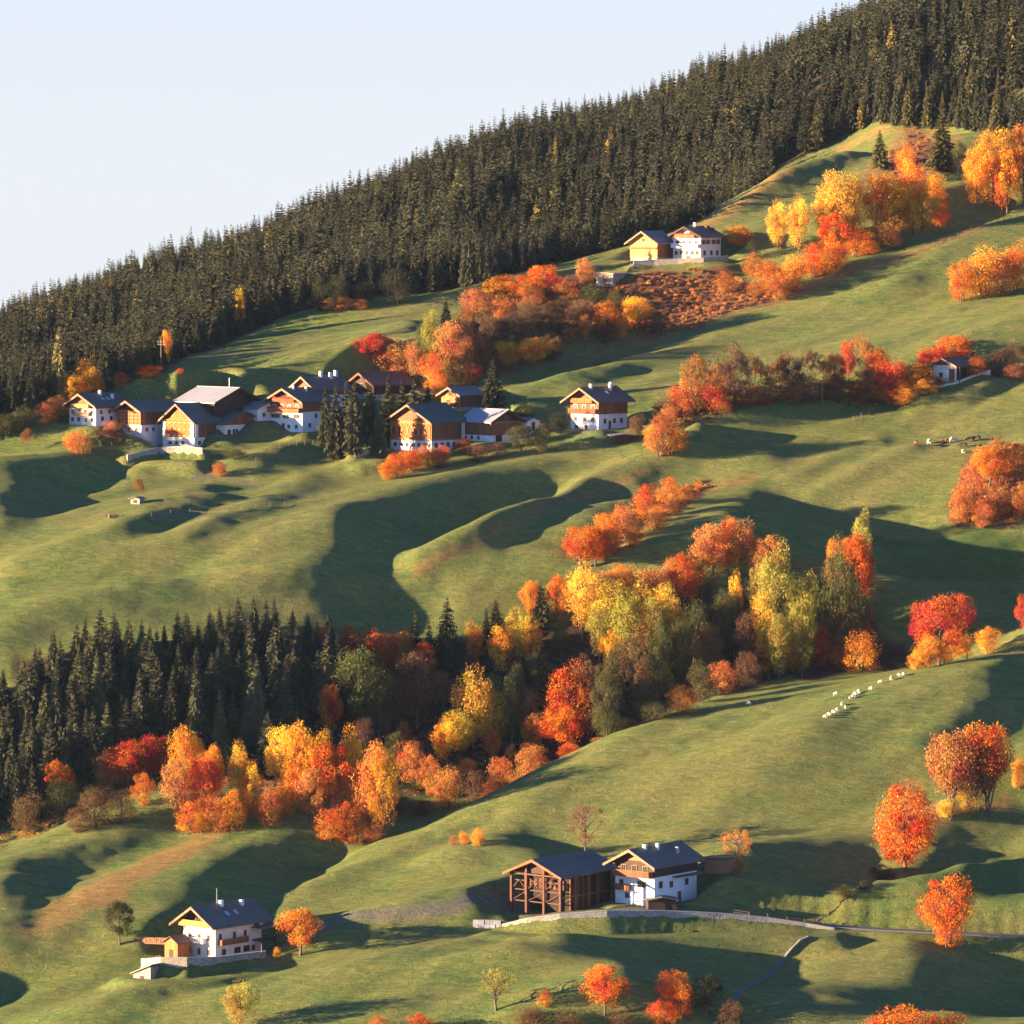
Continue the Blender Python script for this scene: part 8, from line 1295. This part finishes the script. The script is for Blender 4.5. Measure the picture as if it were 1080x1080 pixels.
# region -> (phrase, dmin, rows); a row: kind colour px top base width
REG = {
 'upper': ('right of the highest farm', 1200, '''tall YO 1048 128 218 52;tall O 1080 122 214 48;tall O 1062 150 222 34;tall YO 1030 145 218 34;tall Y 872 190 258 34;tall YO 900 178 256 38;tall O 925 178 254 38;tall YO 950 185 250 36;bush O 905 235 268 40;bush OR 880 250 282 40;tall YO 985 178 238 34;bush BO 940 225 262 40;bush O 810 268 308 36;tall YO 940 172 250 46;tall Y 884 172 262 54;round OR 880 214 268 46;tall Y 820 207 264 26;
   tall Y 842 203 268 28;tall O 963 160 246 40;tall YG 972 195 244 44;round OR 992 214 242 26;round O 778 234 266 36;bush O 835 262 308 42;bush O 872 256 290 46;bush OR 858 248 292 34;bush BO 822 280 315 34;bush BO 795 262 290 28;tall O 955 150 196 26;bush YO 1000 150 176 30;bush O 985 180 215 26;bush O 917 248 268 26;bush N 795 248 272 18;bush BO 765 282 306 30;low BO 800 290 312 30;round G 1012 140 190 20'''),
 'rim': ('at the upper right meadow edge', 1150, '''bush O 1036 250 314 58;bush OR 1072 246 306 46;bush O 1014 268 318 38;bush BO 1056 262 312 34'''),
 'row': ('in the row between chalet and hut', 1120, '''bare S 738 374 432 38;bare M 775 361 428 36;bare B 822 370 420 22;bare M 858 369 418 32;round R 895 352 408 20;round OR 925 360 420 36;round R 940 372 424 42;round O 966 378 416 40;round OR 1003 346 398 50;
   round R 982 362 402 38;bush R 720 395 435 36;bush R 752 398 432 36;bush BO 790 402 426 34;bush BO 836 402 424 34;bush K 870 400 424 36;bush R 905 398 424 28;bare M 1055 368 390 32;bare M 1077 362 390 26;bush OR 1030 372 396 26;bush YO 955 402 424 30;bare S 800 372 424 26;bare S 915 352 420 28;bush K 700 412 440 26;bush BO 762 414 434 26;bush R 808 410 428 22;bush K 848 412 426 26;bush O 985 392 412 26;bush B 745 392 430 44;bush M 775 390 428 46;bush K 812 392 426 44;bush M 846 388 424 46;bush K 880 388 424 44;bush B 912 385 424 40;
   bush S 728 385 434 36;round B 760 375 424 34;round M 835 372 420 36;round B 880 365 418 32;bush OR 948 392 424 40;bush YO 975 396 416 30;bush O 930 400 424 30;bush M 1048 378 396 34;bush B 1070 380 398 30'''),
 'chaletside': ('just right of the standalone chalet', 1140, '''bush BO 697 428 478 42;bush O 716 442 474 28;bush YO 690 442 470 26;bush K 672 432 456 24;bush BO 706 420 450 26'''),
 'rightbrush': ('on the brush slope at right border', 1080, '''round O 1044 463 516 44;round BO 1074 460 506 36;bush BO 1024 480 540 34;bush BO 1012 506 552 26;bush S 1052 505 545 34;bush BO 1076 505 548 30;bare S 1055 462 512 34;bush BO 1036 520 556 32'''),
 'midtop': ('in the gully left of highest farm', 1220, '''bush S 617 267 297 26;round OR 575 275 312 44;round O 540 286 316 46;round YO 522 285 318 28;round S 503 298 332 40;bush BO 598 292 318 34;bush S 560 296 322 34;bush BO 530 306 338 34;bush K 560 312 345 38;bush K 590 310 340 40;bush G 625 296 322 30;
   bush K 545 325 355 40;bush K 588 322 352 34;bush G 648 303 330 26;bush K 610 310 345 36;bush K 515 325 360 36;bush K 505 345 385 34;bush K 580 350 378 34'''),
 'midleft': ('in the coloured grove above the village spruces', 1200, '''round R 393 344 384 38;bush S 420 352 396 54;round S 478 330 402 42;bush OR 457 364 412 36;bush S 440 352 400 34;bare M 500 338 388 40;bush O 462 382 420 24;bush BO 492 318 345 24;tall YG 454 320 392 24;tall G 446 335 395 20;bush K 485 358 405 36;bush K 520 362 396 28;bush R 498 378 402 30'''),
 'midright': ('beside the brushy gully bottom', 1190, '''round YO 535 354 390 36;round YO 563 350 386 36;round BO 617 326 366 16;round O 640 310 354 36;round YO 673 307 346 38;bush BO 600 340 360 22;bush K 582 345 378 30;bush O 652 322 356 26;bush R 580 352 374 20;bush K 640 332 360 34;bush K 690 322 350 30'''),
 'hump': ('on top of the rounded meadow hump', 1250, '''bush S 345 312 329 26;bush S 362 308 328 26;bush S 380 312 327 22'''),
 'villageleft': ('around the leftmost white house', 1160, '''tall YO 93 378 428 30;round YO 80 388 430 34;round O 104 392 418 16;bush S 62 412 440 36;bush S 48 420 445 28;bush BO 84 450 482 34;bush O 76 452 478 22;bare M 108 450 472 34;bare M 126 446 470 28;bare B 29 452 476 18;bush G 22 424 452 40;bush G 6 432 458 32;bush OR 128 389 405 20;bush OR 158 382 398 34;bush OR 190 387 396 10;bush BO 118 440 462 22'''),
 'villagemid': ('around the village farmhouses', 1160, '''bare B 147 504 524 16;bush OR 418 472 502 30;bush OR 434 466 497 30;bush O 450 464 492 28;bush OR 466 466 490 26;bush O 408 482 504 20;bush K 460 470 492 28;bush OR 489 459 478 24;bush K 505 464 484 28;bush K 525 464 480 28;round G 549 444 476 38;bush G 572 440 474 26;bush G 552 420 446 24;bush O 316 402 420 12;bush G 248 470 482 26;bush YG 283 418 432 12;bush BO 232 484 498 22;bush N 590 432 456 22;bush K 540 434 452 14'''),
 'strip': ('on the diagonal mid-meadow brush strip', 1100, '''round OR 612 547 598 46;round OR 628 548 596 34;round O 642 534 580 34;bush S 660 524 568 36;bush OR 681 503 545 32;bush O 705 497 534 28;bush BO 726 508 530 24;bush BO 668 545 575 30;bush BO 692 528 556 32;bush BO 645 560 586 28;round R 655 530 552 16;bush BO 712 520 540 30'''),
 'belttop': ('on the upper rim of the ravine wood', 1112, '''bush OR 395 655 700 34;bush O 428 657 700 34;bush R 410 660 705 26;bush O 500 648 694 28;bush O 468 660 700 24;round O 560 606 655 26;round O 588 596 655 34;round S 690 592 640 46;round OR 722 573 640 44;round S 752 544 612 46;round S 782 540 602 48;round OR 768 537 606 30;
   round BO 812 556 618 40;bush R 805 585 640 22;bush O 655 588 625 36;round S 640 596 640 30;round S 712 582 632 30;bare S 740 572 630 34;round O 882 556 640 28;round OR 906 545 645 38;tall YG 909 534 610 20;bush R 340 655 690 30;bush R 368 653 695 30'''),
 'beltmid': ('in the heart of the ravine wood', 1092, '''tall Y 614 590 672 44;tall Y 640 603 684 50;tall YG 658 620 706 48;tall Y 672 610 680 36;tall Y 704 604 692 42;tall YG 690 622 712 34;tall YG 632 632 700 36;round O 676 640 700 46;round YO 646 655 708 26;tall Y 548 640 700 36;tall YO 528 655 710 34;tall YO 560 650 702 30;tall G 732 620 712 36;tall G 760 610 700 32;tall YO 776 598 680 20;tall G 776 612 690 26;
   tall YG 802 580 676 32;tall YG 818 568 700 40;tall YG 838 598 700 34;tall YG 852 588 700 32;tall Y 806 610 704 34;tall YG 846 625 712 30;tall YG 822 640 716 30;tall G 884 562 700 40;tall G 870 595 700 34;tall G 900 585 700 34;round K 890 620 700 44;round OR 902 556 640 44;bush R 868 640 700 28;bush R 905 622 690 36;tall G 720 640 730 34;tall G 696 650 740 32;tall K 748 650 720 34;tall K 670 660 745 40;tall G 650 672 740 34;tall K 785 640 715 30'''),
 'beltlow': ('on the right foot of the ravine wood', 1074, '''bush O 828 671 706 44;bush OR 858 662 698 40;bush YO 812 678 708 26;bush O 907 655 706 46;round R 868 650 694 24;bush K 790 680 724 34;bush O 884 668 700 26'''),
 'redgroup': ('in the red group at the right crest', 1050, '''round R 990 617 706 68;round R 1014 617 676 34;round R 972 625 690 34;bush YO 978 662 710 34;bush O 1004 656 700 26;bush YO 966 682 712 22;bush YO 1042 656 692 30;bush YO 1018 664 698 22;round R 1080 622 674 26;bush YO 996 676 706 22'''),
 'centre': ('in the shaded centre of the ravine', 1072, '''tall Y 500 698 792 52;tall Y 484 740 800 40;tall Y 520 720 790 34;tall YO 470 755 806 34;pointed OR 598 694 790 60;round OR 590 735 796 54;round BO 565 745 796 30;round K 440 678 764 56;round K 418 700 770 40;round G 380 668 775 60;round G 400 690 780 40;round OR 350 714 776 30;round OR 446 668 720 30;tall G 540 700 790 34;tall K 556 715 790 30;tall G 640 700 780 34;tall K 620 690 775 34;
   bush BO 432 772 826 36;bush BO 452 788 838 30;bush BO 470 800 850 40;bush K 500 805 850 44;bush BO 530 790 836 40;bush BO 515 820 852 22;bush BO 545 814 838 32;bush S 586 803 823 24;bush R 488 850 868 22;bush BO 630 791 803 16;bush K 420 830 872 40;bush K 445 842 880 36;bush BO 560 775 822 40;bush OR 600 780 812 30;bush K 655 752 790 44;bush G 690 735 770 40;bush BO 720 715 755 40;bush G 640 735 785 40;bush K 680 700 755 40;bush BO 760 690 735 40;bush G 740 690 745 36'''),
 'leftlow': ('along the ravine wood lower left rim', 1040, '''round O 62 792 850 38;bush N 66 815 862 48;round OR 135 769 832 46;round R 158 764 826 44;round R 172 768 820 28;bush S 112 784 832 32;bush O 150 808 846 28;tall YO 196 754 840 40;round S 190 790 868 44;round R 216 790 862 46;round O 224 776 850 30;bush O 200 838 878 40;bush BO 228 828 882 40;bush YO 212 850 880 24;tall Y 252 778 852 30;bush O 246 826 878 36;tall YO 266 800 860 26;bush BO 285 820 872 32;
   tall Y 296 758 842 38;tall YO 318 748 848 40;tall YO 338 762 852 36;round OR 346 770 862 54;round O 312 792 858 34;round S 328 800 866 40;tall YO 372 764 862 38;tall BO 392 768 880 46;tall YO 404 780 884 34;bush O 350 846 906 46;bush OR 366 838 886 34;bush BO 378 856 906 34;bush BO 394 862 910 30;bush BO 276 838 866 26;bush O 300 812 862 30;bush YO 234 842 884 22;bush K 30 830 880 44;bush K 100 820 868 44;bush K 130 826 864 40;bush K 82 846 878 36'''),
 'lower': ('on the lower meadow', 940, '''bush YO 504 870 888 18;bush O 489 874 886 14;sparse M 617 838 900 42;sparse BO 778 864 912 40;low BO 478 878 886 12;low BO 780 900 916 22;round O 316 950 1010 50;bush YO 292 996 1011 10;round N 126 942 992 38;low G 158 1004 1014 12;bush G 890 930 950 24;bush N 930 908 926 34;bush N 912 925 938 18'''),
 'lowright': ('on the dark right-hand pasture above the road', 930, '''pointed OR 955 818 916 74;fan S 1004 766 856 62;fan OR 1040 757 852 64;bush Y 998 838 858 26;bush Y 1022 818 852 30;bush YO 1074 790 826 22;round OR 1002 912 994 60;bush OR 1000 950 994 44;fan M 1030 775 856 44'''),
 'bottom': ('along the bottom border', 880, '''tall YG 254 1030 1086 42;sparse YG 523 1009 1060 46;bush O 574 1040 1058 18;round OR 638 1010 1068 48;round OR 708 1018 1062 40;bush OR 718 1030 1074 38;bush OR 698 1048 1082 34;round N 745 1022 1068 40;bush K 770 1048 1080 34;bush OR 440 1063 1090 36;bush BO 398 1066 1092 30;round OR 926 1058 1140 62;round OR 960 1050 1140 84;round OR 996 1058 1140 58;bush K 560 1055 1082 40;bush K 600 1062 1090 40;bush K 655 1062 1090 40'''),
}
NOUN = {'tall': 'tall tree', 'round': 'broad tree', 'bush': 'bushy shrub', 'fan': 'wide fan-shaped tree', 'sparse': 'thin-leaved tree', 'pointed': 'dense oval tree', 'low': 'low shrub', 'bare': 'leafless tree'}
rows = []
for rg, (ph, dmin, txt) in REG.items():
    for ln in txt.replace('\n', '').split(';'):
        k, c, px, tp, bs, wd = ln.split(); rows.append([rg, k, c, float(px), float(tp), float(bs), float(wd), ph, dmin])
from collections import defaultdict
cnt = defaultdict(list)
for r_ in rows: cnt[(r_[0], NOUN[r_[1]], CN[r_[2]])].append(r_)
nth2 = nth
for key, lst in cnt.items():
    lst.sort(key=lambda q: q[3])
    for i, r_ in enumerate(lst):
        cn = CN[r_[2]]
        if r_[1] == 'bare' : cn = {'S': 'pinkish', 'M': 'mauve-brown', 'B': 'tan'}.get(r_[2], cn)
        elif cn.startswith('bare '): cn = cn[5:]
        lb = '%s %s %s' % (cn, NOUN[r_[1]], r_[7])
        if len(lst) > 1: lb += ', ' + ('leftmost of its look' if i == 0 else 'rightmost of its look' if i == len(lst) - 1 else nth2(i) + ' from left')
        ww = lb.split()
        r_.append(lb)
for rg, k, c, px, tp, bs, wd, ph, dmin, lb in rows:
    p = spot(px, bs, dmin); p.z = hz(p.x, p.y) - .1
    hg = hgt_of(p, tp, px); W_ = wd * p.y / F * 1.12
    nm = 'shrub' if k in ('bush', 'low') else 'autumn_tree' if c not in ('N', 'G') else 'broadleaf_tree'
    put_tree(k, p, W_, hg, c, lb, 'shrub' if k in ('bush', 'low') else 'tree', 'trees and shrubs ' + ph if len(ph) < 60 else None, nm)

# conifers one by one
for px, tp, bs, wd, col, lb, dm in (
  (355, 405, 482, 26, SPR, 'tall dark spruce leftmost of the village spruce clump', 1160), (374, 399, 480, 26, SPR, 'dark spruce second from left in the village spruce clump', 1160),
  (398, 428, 481, 20, SPR_G, 'paler green young spruce in front of the village spruce clump', 1160), (390, 398, 468, 26, SPR, 'dark spruce in the middle of the village spruce clump', 1165),
  (408, 396, 466, 26, SPR, 'dark spruce behind the pale young one in the village clump', 1168), (424, 400, 462, 24, SPR, 'dark spruce above the oval-lattice barn roof, third from right', 1172),
  (438, 399, 458, 26, SPR, 'dark spruce above the oval-lattice barn roof, second from right', 1175), (450, 404, 455, 22, SPR, 'dark spruce rightmost of the village spruce clump', 1178), (344, 408, 470, 20, SPR, 'slim dark spruce touching the flowered farmhouse', 1165),
  (365, 402, 470, 22, SPR, 'dark spruce half behind the leftmost village spruces', 1168), (520, 378, 434, 26, SPR, 'lone pointed dark spruce right of the small timber cabin', 1180),
  (515, 274, 316, 20, SPR, 'dark spruce behind the orange trees at the gully top', 1270), (470, 315, 345, 14, SPR, 'small dark spruce at the upper end of the coloured grove', 1230),
  (563, 339, 372, 14, SPR_G, 'small light green conifer behind the right amber tree', 1200), (540, 342, 368, 12, SPR_G, 'tiny pale conifer behind the left amber tree', 1200),
  (928, 137, 178, 20, SPR_O, 'olive pine on the bare hill shoulder', 1270), (994, 118, 180, 36, SPR_O, 'broad olive-green larch at the forest corner', 1260),
  (437, 642, 702, 20, SPR, 'slim dark spruce on the ravine rim left of the paired one', 1112), (471, 631, 706, 36, SPR, 'large dark spruce on the ravine rim', 1112), (453, 655, 706, 18, SPR, 'small dark spruce between two larger ravine rim spruces', 1112),
  (523, 632, 668, 20, SPR, 'small dark spruce in the bright meadow corner of the ravine rim', 1112), (571, 614, 660, 24, SPR, 'dark spruce beside the orange tree on the ravine rim', 1112), (512, 640, 690, 16, SPR, 'narrow spruce left of the bright meadow corner', 1110),
  (300, 709, 788, 40, SPR_G, 'sunlit grey-green spruce in front of the dark spruce belt', 1085), (265, 765, 800, 20, SPR, 'short spruce above the golden trees at lower left', 1085), (205, 710, 800, 26, SPR_G, 'narrow grey-green spruce in the left spruce belt front', 1085),
  (283, 752, 812, 30, SPR, 'dark spruce between rusty trees at the belt foot', 1080), (148, 706, 780, 26, SPR_G, 'grey-green spruce in front of the far left belt', 1090), (62, 345, 418, 24, (.20, .16, .05), 'yellowish larch in the lower left mountain forest', 1200)):
    p = spot(px, bs, dm); p.z = hz(p.x, p.y) - .1
    put_conifer(p, wd * p.y / F * 1.15, hgt_of(p, tp, px), col, lb)
for px, tp, bs, wd, lb, dm in ((355, 284, 328, 34, 'round dark evergreen at the left end of the meadow hump', 1270), (418, 276, 322, 40, 'large round dark evergreen right of the meadow hump', 1270), (338, 288, 330, 20, 'small round dark evergreen left of the rounded ones', 1275), (384, 292, 320, 30, 'dark evergreen between the two rounded evergreens', 1290)):
    p = spot(px, bs, dm); p.z = hz(p.x, p.y) - .1
    put_tree('bush', p, wd * p.y / F * 1.1, hgt_of(p, tp, px), 'N', lb, 'tree', None, 'evergreen_tree')
for px, tp, bs, wd, c, lb, dm in ((230, 314, 356, 18, 'YO', 'amber larch-like tree inside the mountain forest, left of a pair', 1200), (253, 298, 352, 16, 'YO', 'amber tree inside the mountain forest, right of a pair', 1200), (176, 345, 388, 16, 'YO', 'small amber tree above the power pole', 1200), (212, 322, 350, 12, 'BO', 'faint rusty tree left of the amber pair in the forest', 1330)):
    p = spot(px, bs, dm); p.z = hz(p.x, p.y) - .1
    put_tree('tall', p, wd * p.y / F * 1.1, hgt_of(p, tp, px), c, lb, 'tree')

# spruces that come down behind the orange trees at the upper right
for i, px in enumerate(range(888, 1094, 9)):
    for rw in (0, 1):
        if rw == 0 and px < 930: continue
        by = float(np.interp(px, [888, 940, 1000, 1090], [150, 133, 130, 150])) - rw * 13 + rnd.uniform(-3, 3)
        p = spot(px + rnd.uniform(-3, 3), by, 1200); p.z = hz(p.x, p.y) - .1; hg = rnd.uniform(9.0, 15.0)
        put_conifer(p, hg * rnd.uniform(.32, .44), hg, SPR if rnd.random() < .75 else SPR_O, 'spruce where the forest comes down behind the orange trees at upper right', 'spruces of the upper right forest corner')

# the spruce belt in the ravine (individuals), every trunk on its own ground
BELT = ground_poly([(-30,705),(60,690),(150,680),(250,668),(340,672),(365,700),(355,760),(310,785),(250,795),(190,803),(130,808),(85,835),(40,870),(-30,905)], 1062.0)
def fill(poly, step, seed, mind=0.0):
    g = random.Random(seed); xs_ = [p[0] for p in poly]; ys_ = [p[1] for p in poly]; out = []
    y = min(ys_); row = 0
    while y < max(ys_):
        x = min(xs_) + (row % 2) * step / 2
        while x < max(xs_):
            q = (x + g.uniform(-.38, .38) * step, y + g.uniform(-.38, .38) * step)
            if bool(inside(poly, np.array([q[0]]), np.array([q[1]]))[0]): out.append(q)
            x += step
        y += step * .9; row += 1
    return out
bl = fill(BELT, 4.6, 3)
# the belt's crest line in the picture: its tree tops
TOPX = [-40, 0, 40, 80, 115, 150, 190, 230, 270, 310, 340, 370, 400]; TOPY = [700, 695, 672, 652, 635, 655, 642, 628, 622, 632, 640, 668, 680]
import bisect
nb_ = 0
for (x, y) in bl:
    z = hz(x, y, False); px = 540 + F * x / y
    if px > 372 or px < -40: continue
    lim = np.interp(px, TOPX, TOPY); hmax = (CZ + ray(px, lim)[1] * y) - z
    hg = min(rnd.uniform(10.5, 19.5), hmax * rnd.uniform(.72, 1.03))
    if hg < 6: continue
    col = SPR if rnd.random() < .8 else SPR_G
    put_conifer(Vector((x, y, z - .2)), hg * rnd.uniform(.36, .50), hg, col, 'dark spruce in the dense shaded spruce belt at the left of the ravine', 'spruces of the ravine belt'); nb_ += 1
print('belt', nb_)
# dark broadleaf fill of the ravine
rv = ground_poly([(395,720),(470,705),(560,690),(650,690),(720,660),(800,640),(910,640),(915,690),(800,705),(700,750),(600,790),(480,840),(400,850),(360,800)], 1080.0)
k_ = 0
for (x, y) in fill(rv, 7.4, 5):
    if k_ > 62: break
    z = hz(x, y, False); c = rnd.choice(('K', 'BO', 'G', 'M', 'YG', 'K', 'B', 'OR')); kd = rnd.choice(('tall', 'bush', 'round', 'bare', 'bush'))
    hg = rnd.uniform(5, 10) if kd != 'bush' else rnd.uniform(2.5, 5)
    put_tree(kd, Vector((x, y, z - .1)), hg * (.6 if kd != 'bush' else 1.3), hg, c, 'smaller tree in the shaded undergrowth of the ravine wood', 'tree', 'shaded trees filling the ravine wood', 'understorey_tree'); k_ += 1
print('fill', k_)

# ------------------------------------------------------------------ the mountain forest
fp = [(p[0], p[1] + 3) for p in FL] + [(260, 1710), (-260, 1710), (-260, FL[0][1] + 3)]
ff = fill(fp, 4.0, 9); cand = []
for (x, y) in ff:
    px = 540 + F * x / y
    if -50 < px < 1130 and y < 1705: cand.append((x, y, px))
cand.sort(key=lambda q: q[1])
zz = height(np.array([c[0] for c in cand]), np.array([c[1] for c in cand]), False)
SKX = [-60, 0, 50, 105, 150, 200, 250, 300, 350, 405, 450, 500, 560, 620, 680, 750, 800, 880, 930, 1000, 1140]; SKY = [325, 308, 298, 280, 262, 236, 212, 200, 180, 172, 152, 128, 108, 92, 88, 52, 42, 4, -15, -45, -80]
front = []; rest = []
colseen = defaultdict(int)
for (x, y, px), z in zip(cand, zz):
    hmax = CZ + ray(px, np.interp(px, SKX, SKY))[1] * y - z
    lf = float(vn[1](np.array([x / 16]), np.array([y / 16]))[0]); l2 = float(vn[2](np.array([x / 7]), np.array([y / 9]))[0])
    if l2 > .62: continue
    hg = rnd.uniform(7.5, 14.0) * (1 + .22 * lf) * (1.18 if rnd.random() < .12 else 1) * (1 + .25 * max(0, (px - 850) / 250))
    hg = min(hg, hmax * min(1.12, max(.35, rnd.gauss(.80, .17) + .10 * lf)))
    if hg < 4.5: continue
    b = int(px // 9)
    if colseen[b] < 1 and len(front) < 70: colseen[b] += 1; front.append((x, y, z, hg))
    else: rest.append((x, y, z, hg))
print('forest', len(front), len(rest))
for x, y, z, hg in front:
    put_conifer(Vector((x, y, z - .2)), hg * rnd.uniform(.34, .46), hg, SPR, 'dark spruce standing in the front row of the big mountain forest', 'front row spruces of the mountain forest')
VV = []; TT = []; LL = []; CC = []; off = 0
for x, y, z, hg in rest:
    V, T, A = LOWC[rnd.randrange(8)]; a = rnd.uniform(0, 6.28); c, s_ = math.cos(a), math.sin(a); w_ = hg * rnd.choice((rnd.uniform(.28, .36), rnd.uniform(.34, .52)))
    X = (V[:, 0] * c - V[:, 1] * s_) * w_ + x + V[:, 2] * rnd.gauss(0, .25); Y = (V[:, 0] * s_ + V[:, 1] * c) * w_ + y; Z = V[:, 2] * hg + z - .2
    VV.append(np.stack([X, Y, Z], 1)); TT.append(T + off); off += len(V); LL.append(A)
    j = rnd.uniform(.7, 1.25) * (1 + .35 * float(vn[3](np.array([x / 22]), np.array([y / 22]))[0])); col = SPR if rnd.random() < .955 else (SPR_O if rnd.random() < .85 else (.28, .20, .05)); CC.append(np.tile(np.array([col[0] * j, col[1] * j, col[2] * j, 1], np.float32), (len(V), 1)))
me = np_mesh('spruce_forest', np.concatenate(VV), np.concatenate(TT), M['needles_mass']); set_leaf(me, np.concatenate(LL))
ca = me.color_attributes.new('tint', 'FLOAT_COLOR', 'POINT'); ca.data.foreach_set('color', np.concatenate(CC).ravel())
tag(link('spruce_forest', me), 'dense dark spruce forest covering the mountain up to the skyline', 'forest', kind='stuff')

# ------------------------------------------------------------------ brush that nobody could count
def brush_mass(name, label, poly, step, hr, cols, seed, npl=110, ls=.15):
    pts = fill(poly, step, seed); g = np.random.default_rng(seed); 
    x = np.array([p[0] for p in pts]); y = np.array([p[1] for p in pts]); z = height(x, y)
    r_ = g.uniform(hr[0], hr[1], len(x)); cen = np.stack([x, y, z + r_ * .4], 1)
    V, Fq_, lf = leaf_cloud(cen, r_, npl, ls, g, .7, .45)
    me = np_mesh(name, V, Fq_, M['leaves_mass']); set_leaf(me, lf)
    ci = g.integers(0, len(cols), len(x)); cc = np.array([COLS[c] for c in cols])[ci] * g.uniform(.7, 1.2, len(x))[:, None]
    ca = me.color_attributes.new('tint', 'FLOAT_COLOR', 'POINT'); ca.data.foreach_set('color', np.c_[np.repeat(cc, npl * 4, axis=0), np.ones(len(x) * npl * 4)].astype(np.float32).ravel())
    tag(link(name, me), label, 'brush', kind='stuff')
brush_mass('hillside_brush', 'rusty low brush on the slope below the highest farm', BG['hill'], 1.7, (.35, .9), ['BO', 'B', 'S', 'B', 'M'], 1)
brush_mass('hillside_brush', 'orange low brush on the slope at the right border', BG['right'], 1.5, (.5, 1.2), ['BO', 'O', 'S', 'BO', 'B'], 2)
brush_mass('hillside_brush', 'orange low brush of the diagonal strip in the middle meadow', BG['strip'], 1.5, (.4, 1.1), ['BO', 'O', 'S', 'BO'], 3)
brush_mass('hillside_brush', 'pinkish scrub on the bare hill shoulder below the forest', BG['crest'], 2.4, (.3, .7), ['S', 'B', 'M'], 4)
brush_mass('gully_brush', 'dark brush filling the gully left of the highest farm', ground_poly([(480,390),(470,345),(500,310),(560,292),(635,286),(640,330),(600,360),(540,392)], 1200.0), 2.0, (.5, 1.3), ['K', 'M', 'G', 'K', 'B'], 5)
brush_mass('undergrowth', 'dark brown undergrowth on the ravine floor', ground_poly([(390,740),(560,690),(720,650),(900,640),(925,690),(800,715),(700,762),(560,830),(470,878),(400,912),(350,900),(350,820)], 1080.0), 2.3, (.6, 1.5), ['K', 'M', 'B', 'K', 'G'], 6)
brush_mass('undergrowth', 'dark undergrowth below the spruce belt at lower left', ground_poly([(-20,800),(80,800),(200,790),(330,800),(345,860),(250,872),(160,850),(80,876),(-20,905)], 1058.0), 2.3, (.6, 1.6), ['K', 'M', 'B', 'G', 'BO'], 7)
brush_mass('undergrowth', 'rusty undergrowth beneath the tree row between chalet and hut', ground_poly([(690,430),(740,412),(830,404),(905,404),(985,398),(1000,410),(930,428),(860,424),(780,430),(720,448)], 1120.0), 1.7, (.4, 1.0), ['BO', 'R', 'K', 'M'], 8)

# ------------------------------------------------------------------ the thin evening haze between the camera and the mountain
hb = MB().box(-3600, 3600, -1200, 8500, float(AZ_.min()) - 1.0, 345.0).mesh('haze', hzm)
tag(link('haze', hb), 'thin bluish evening haze', 'haze', kind='stuff')
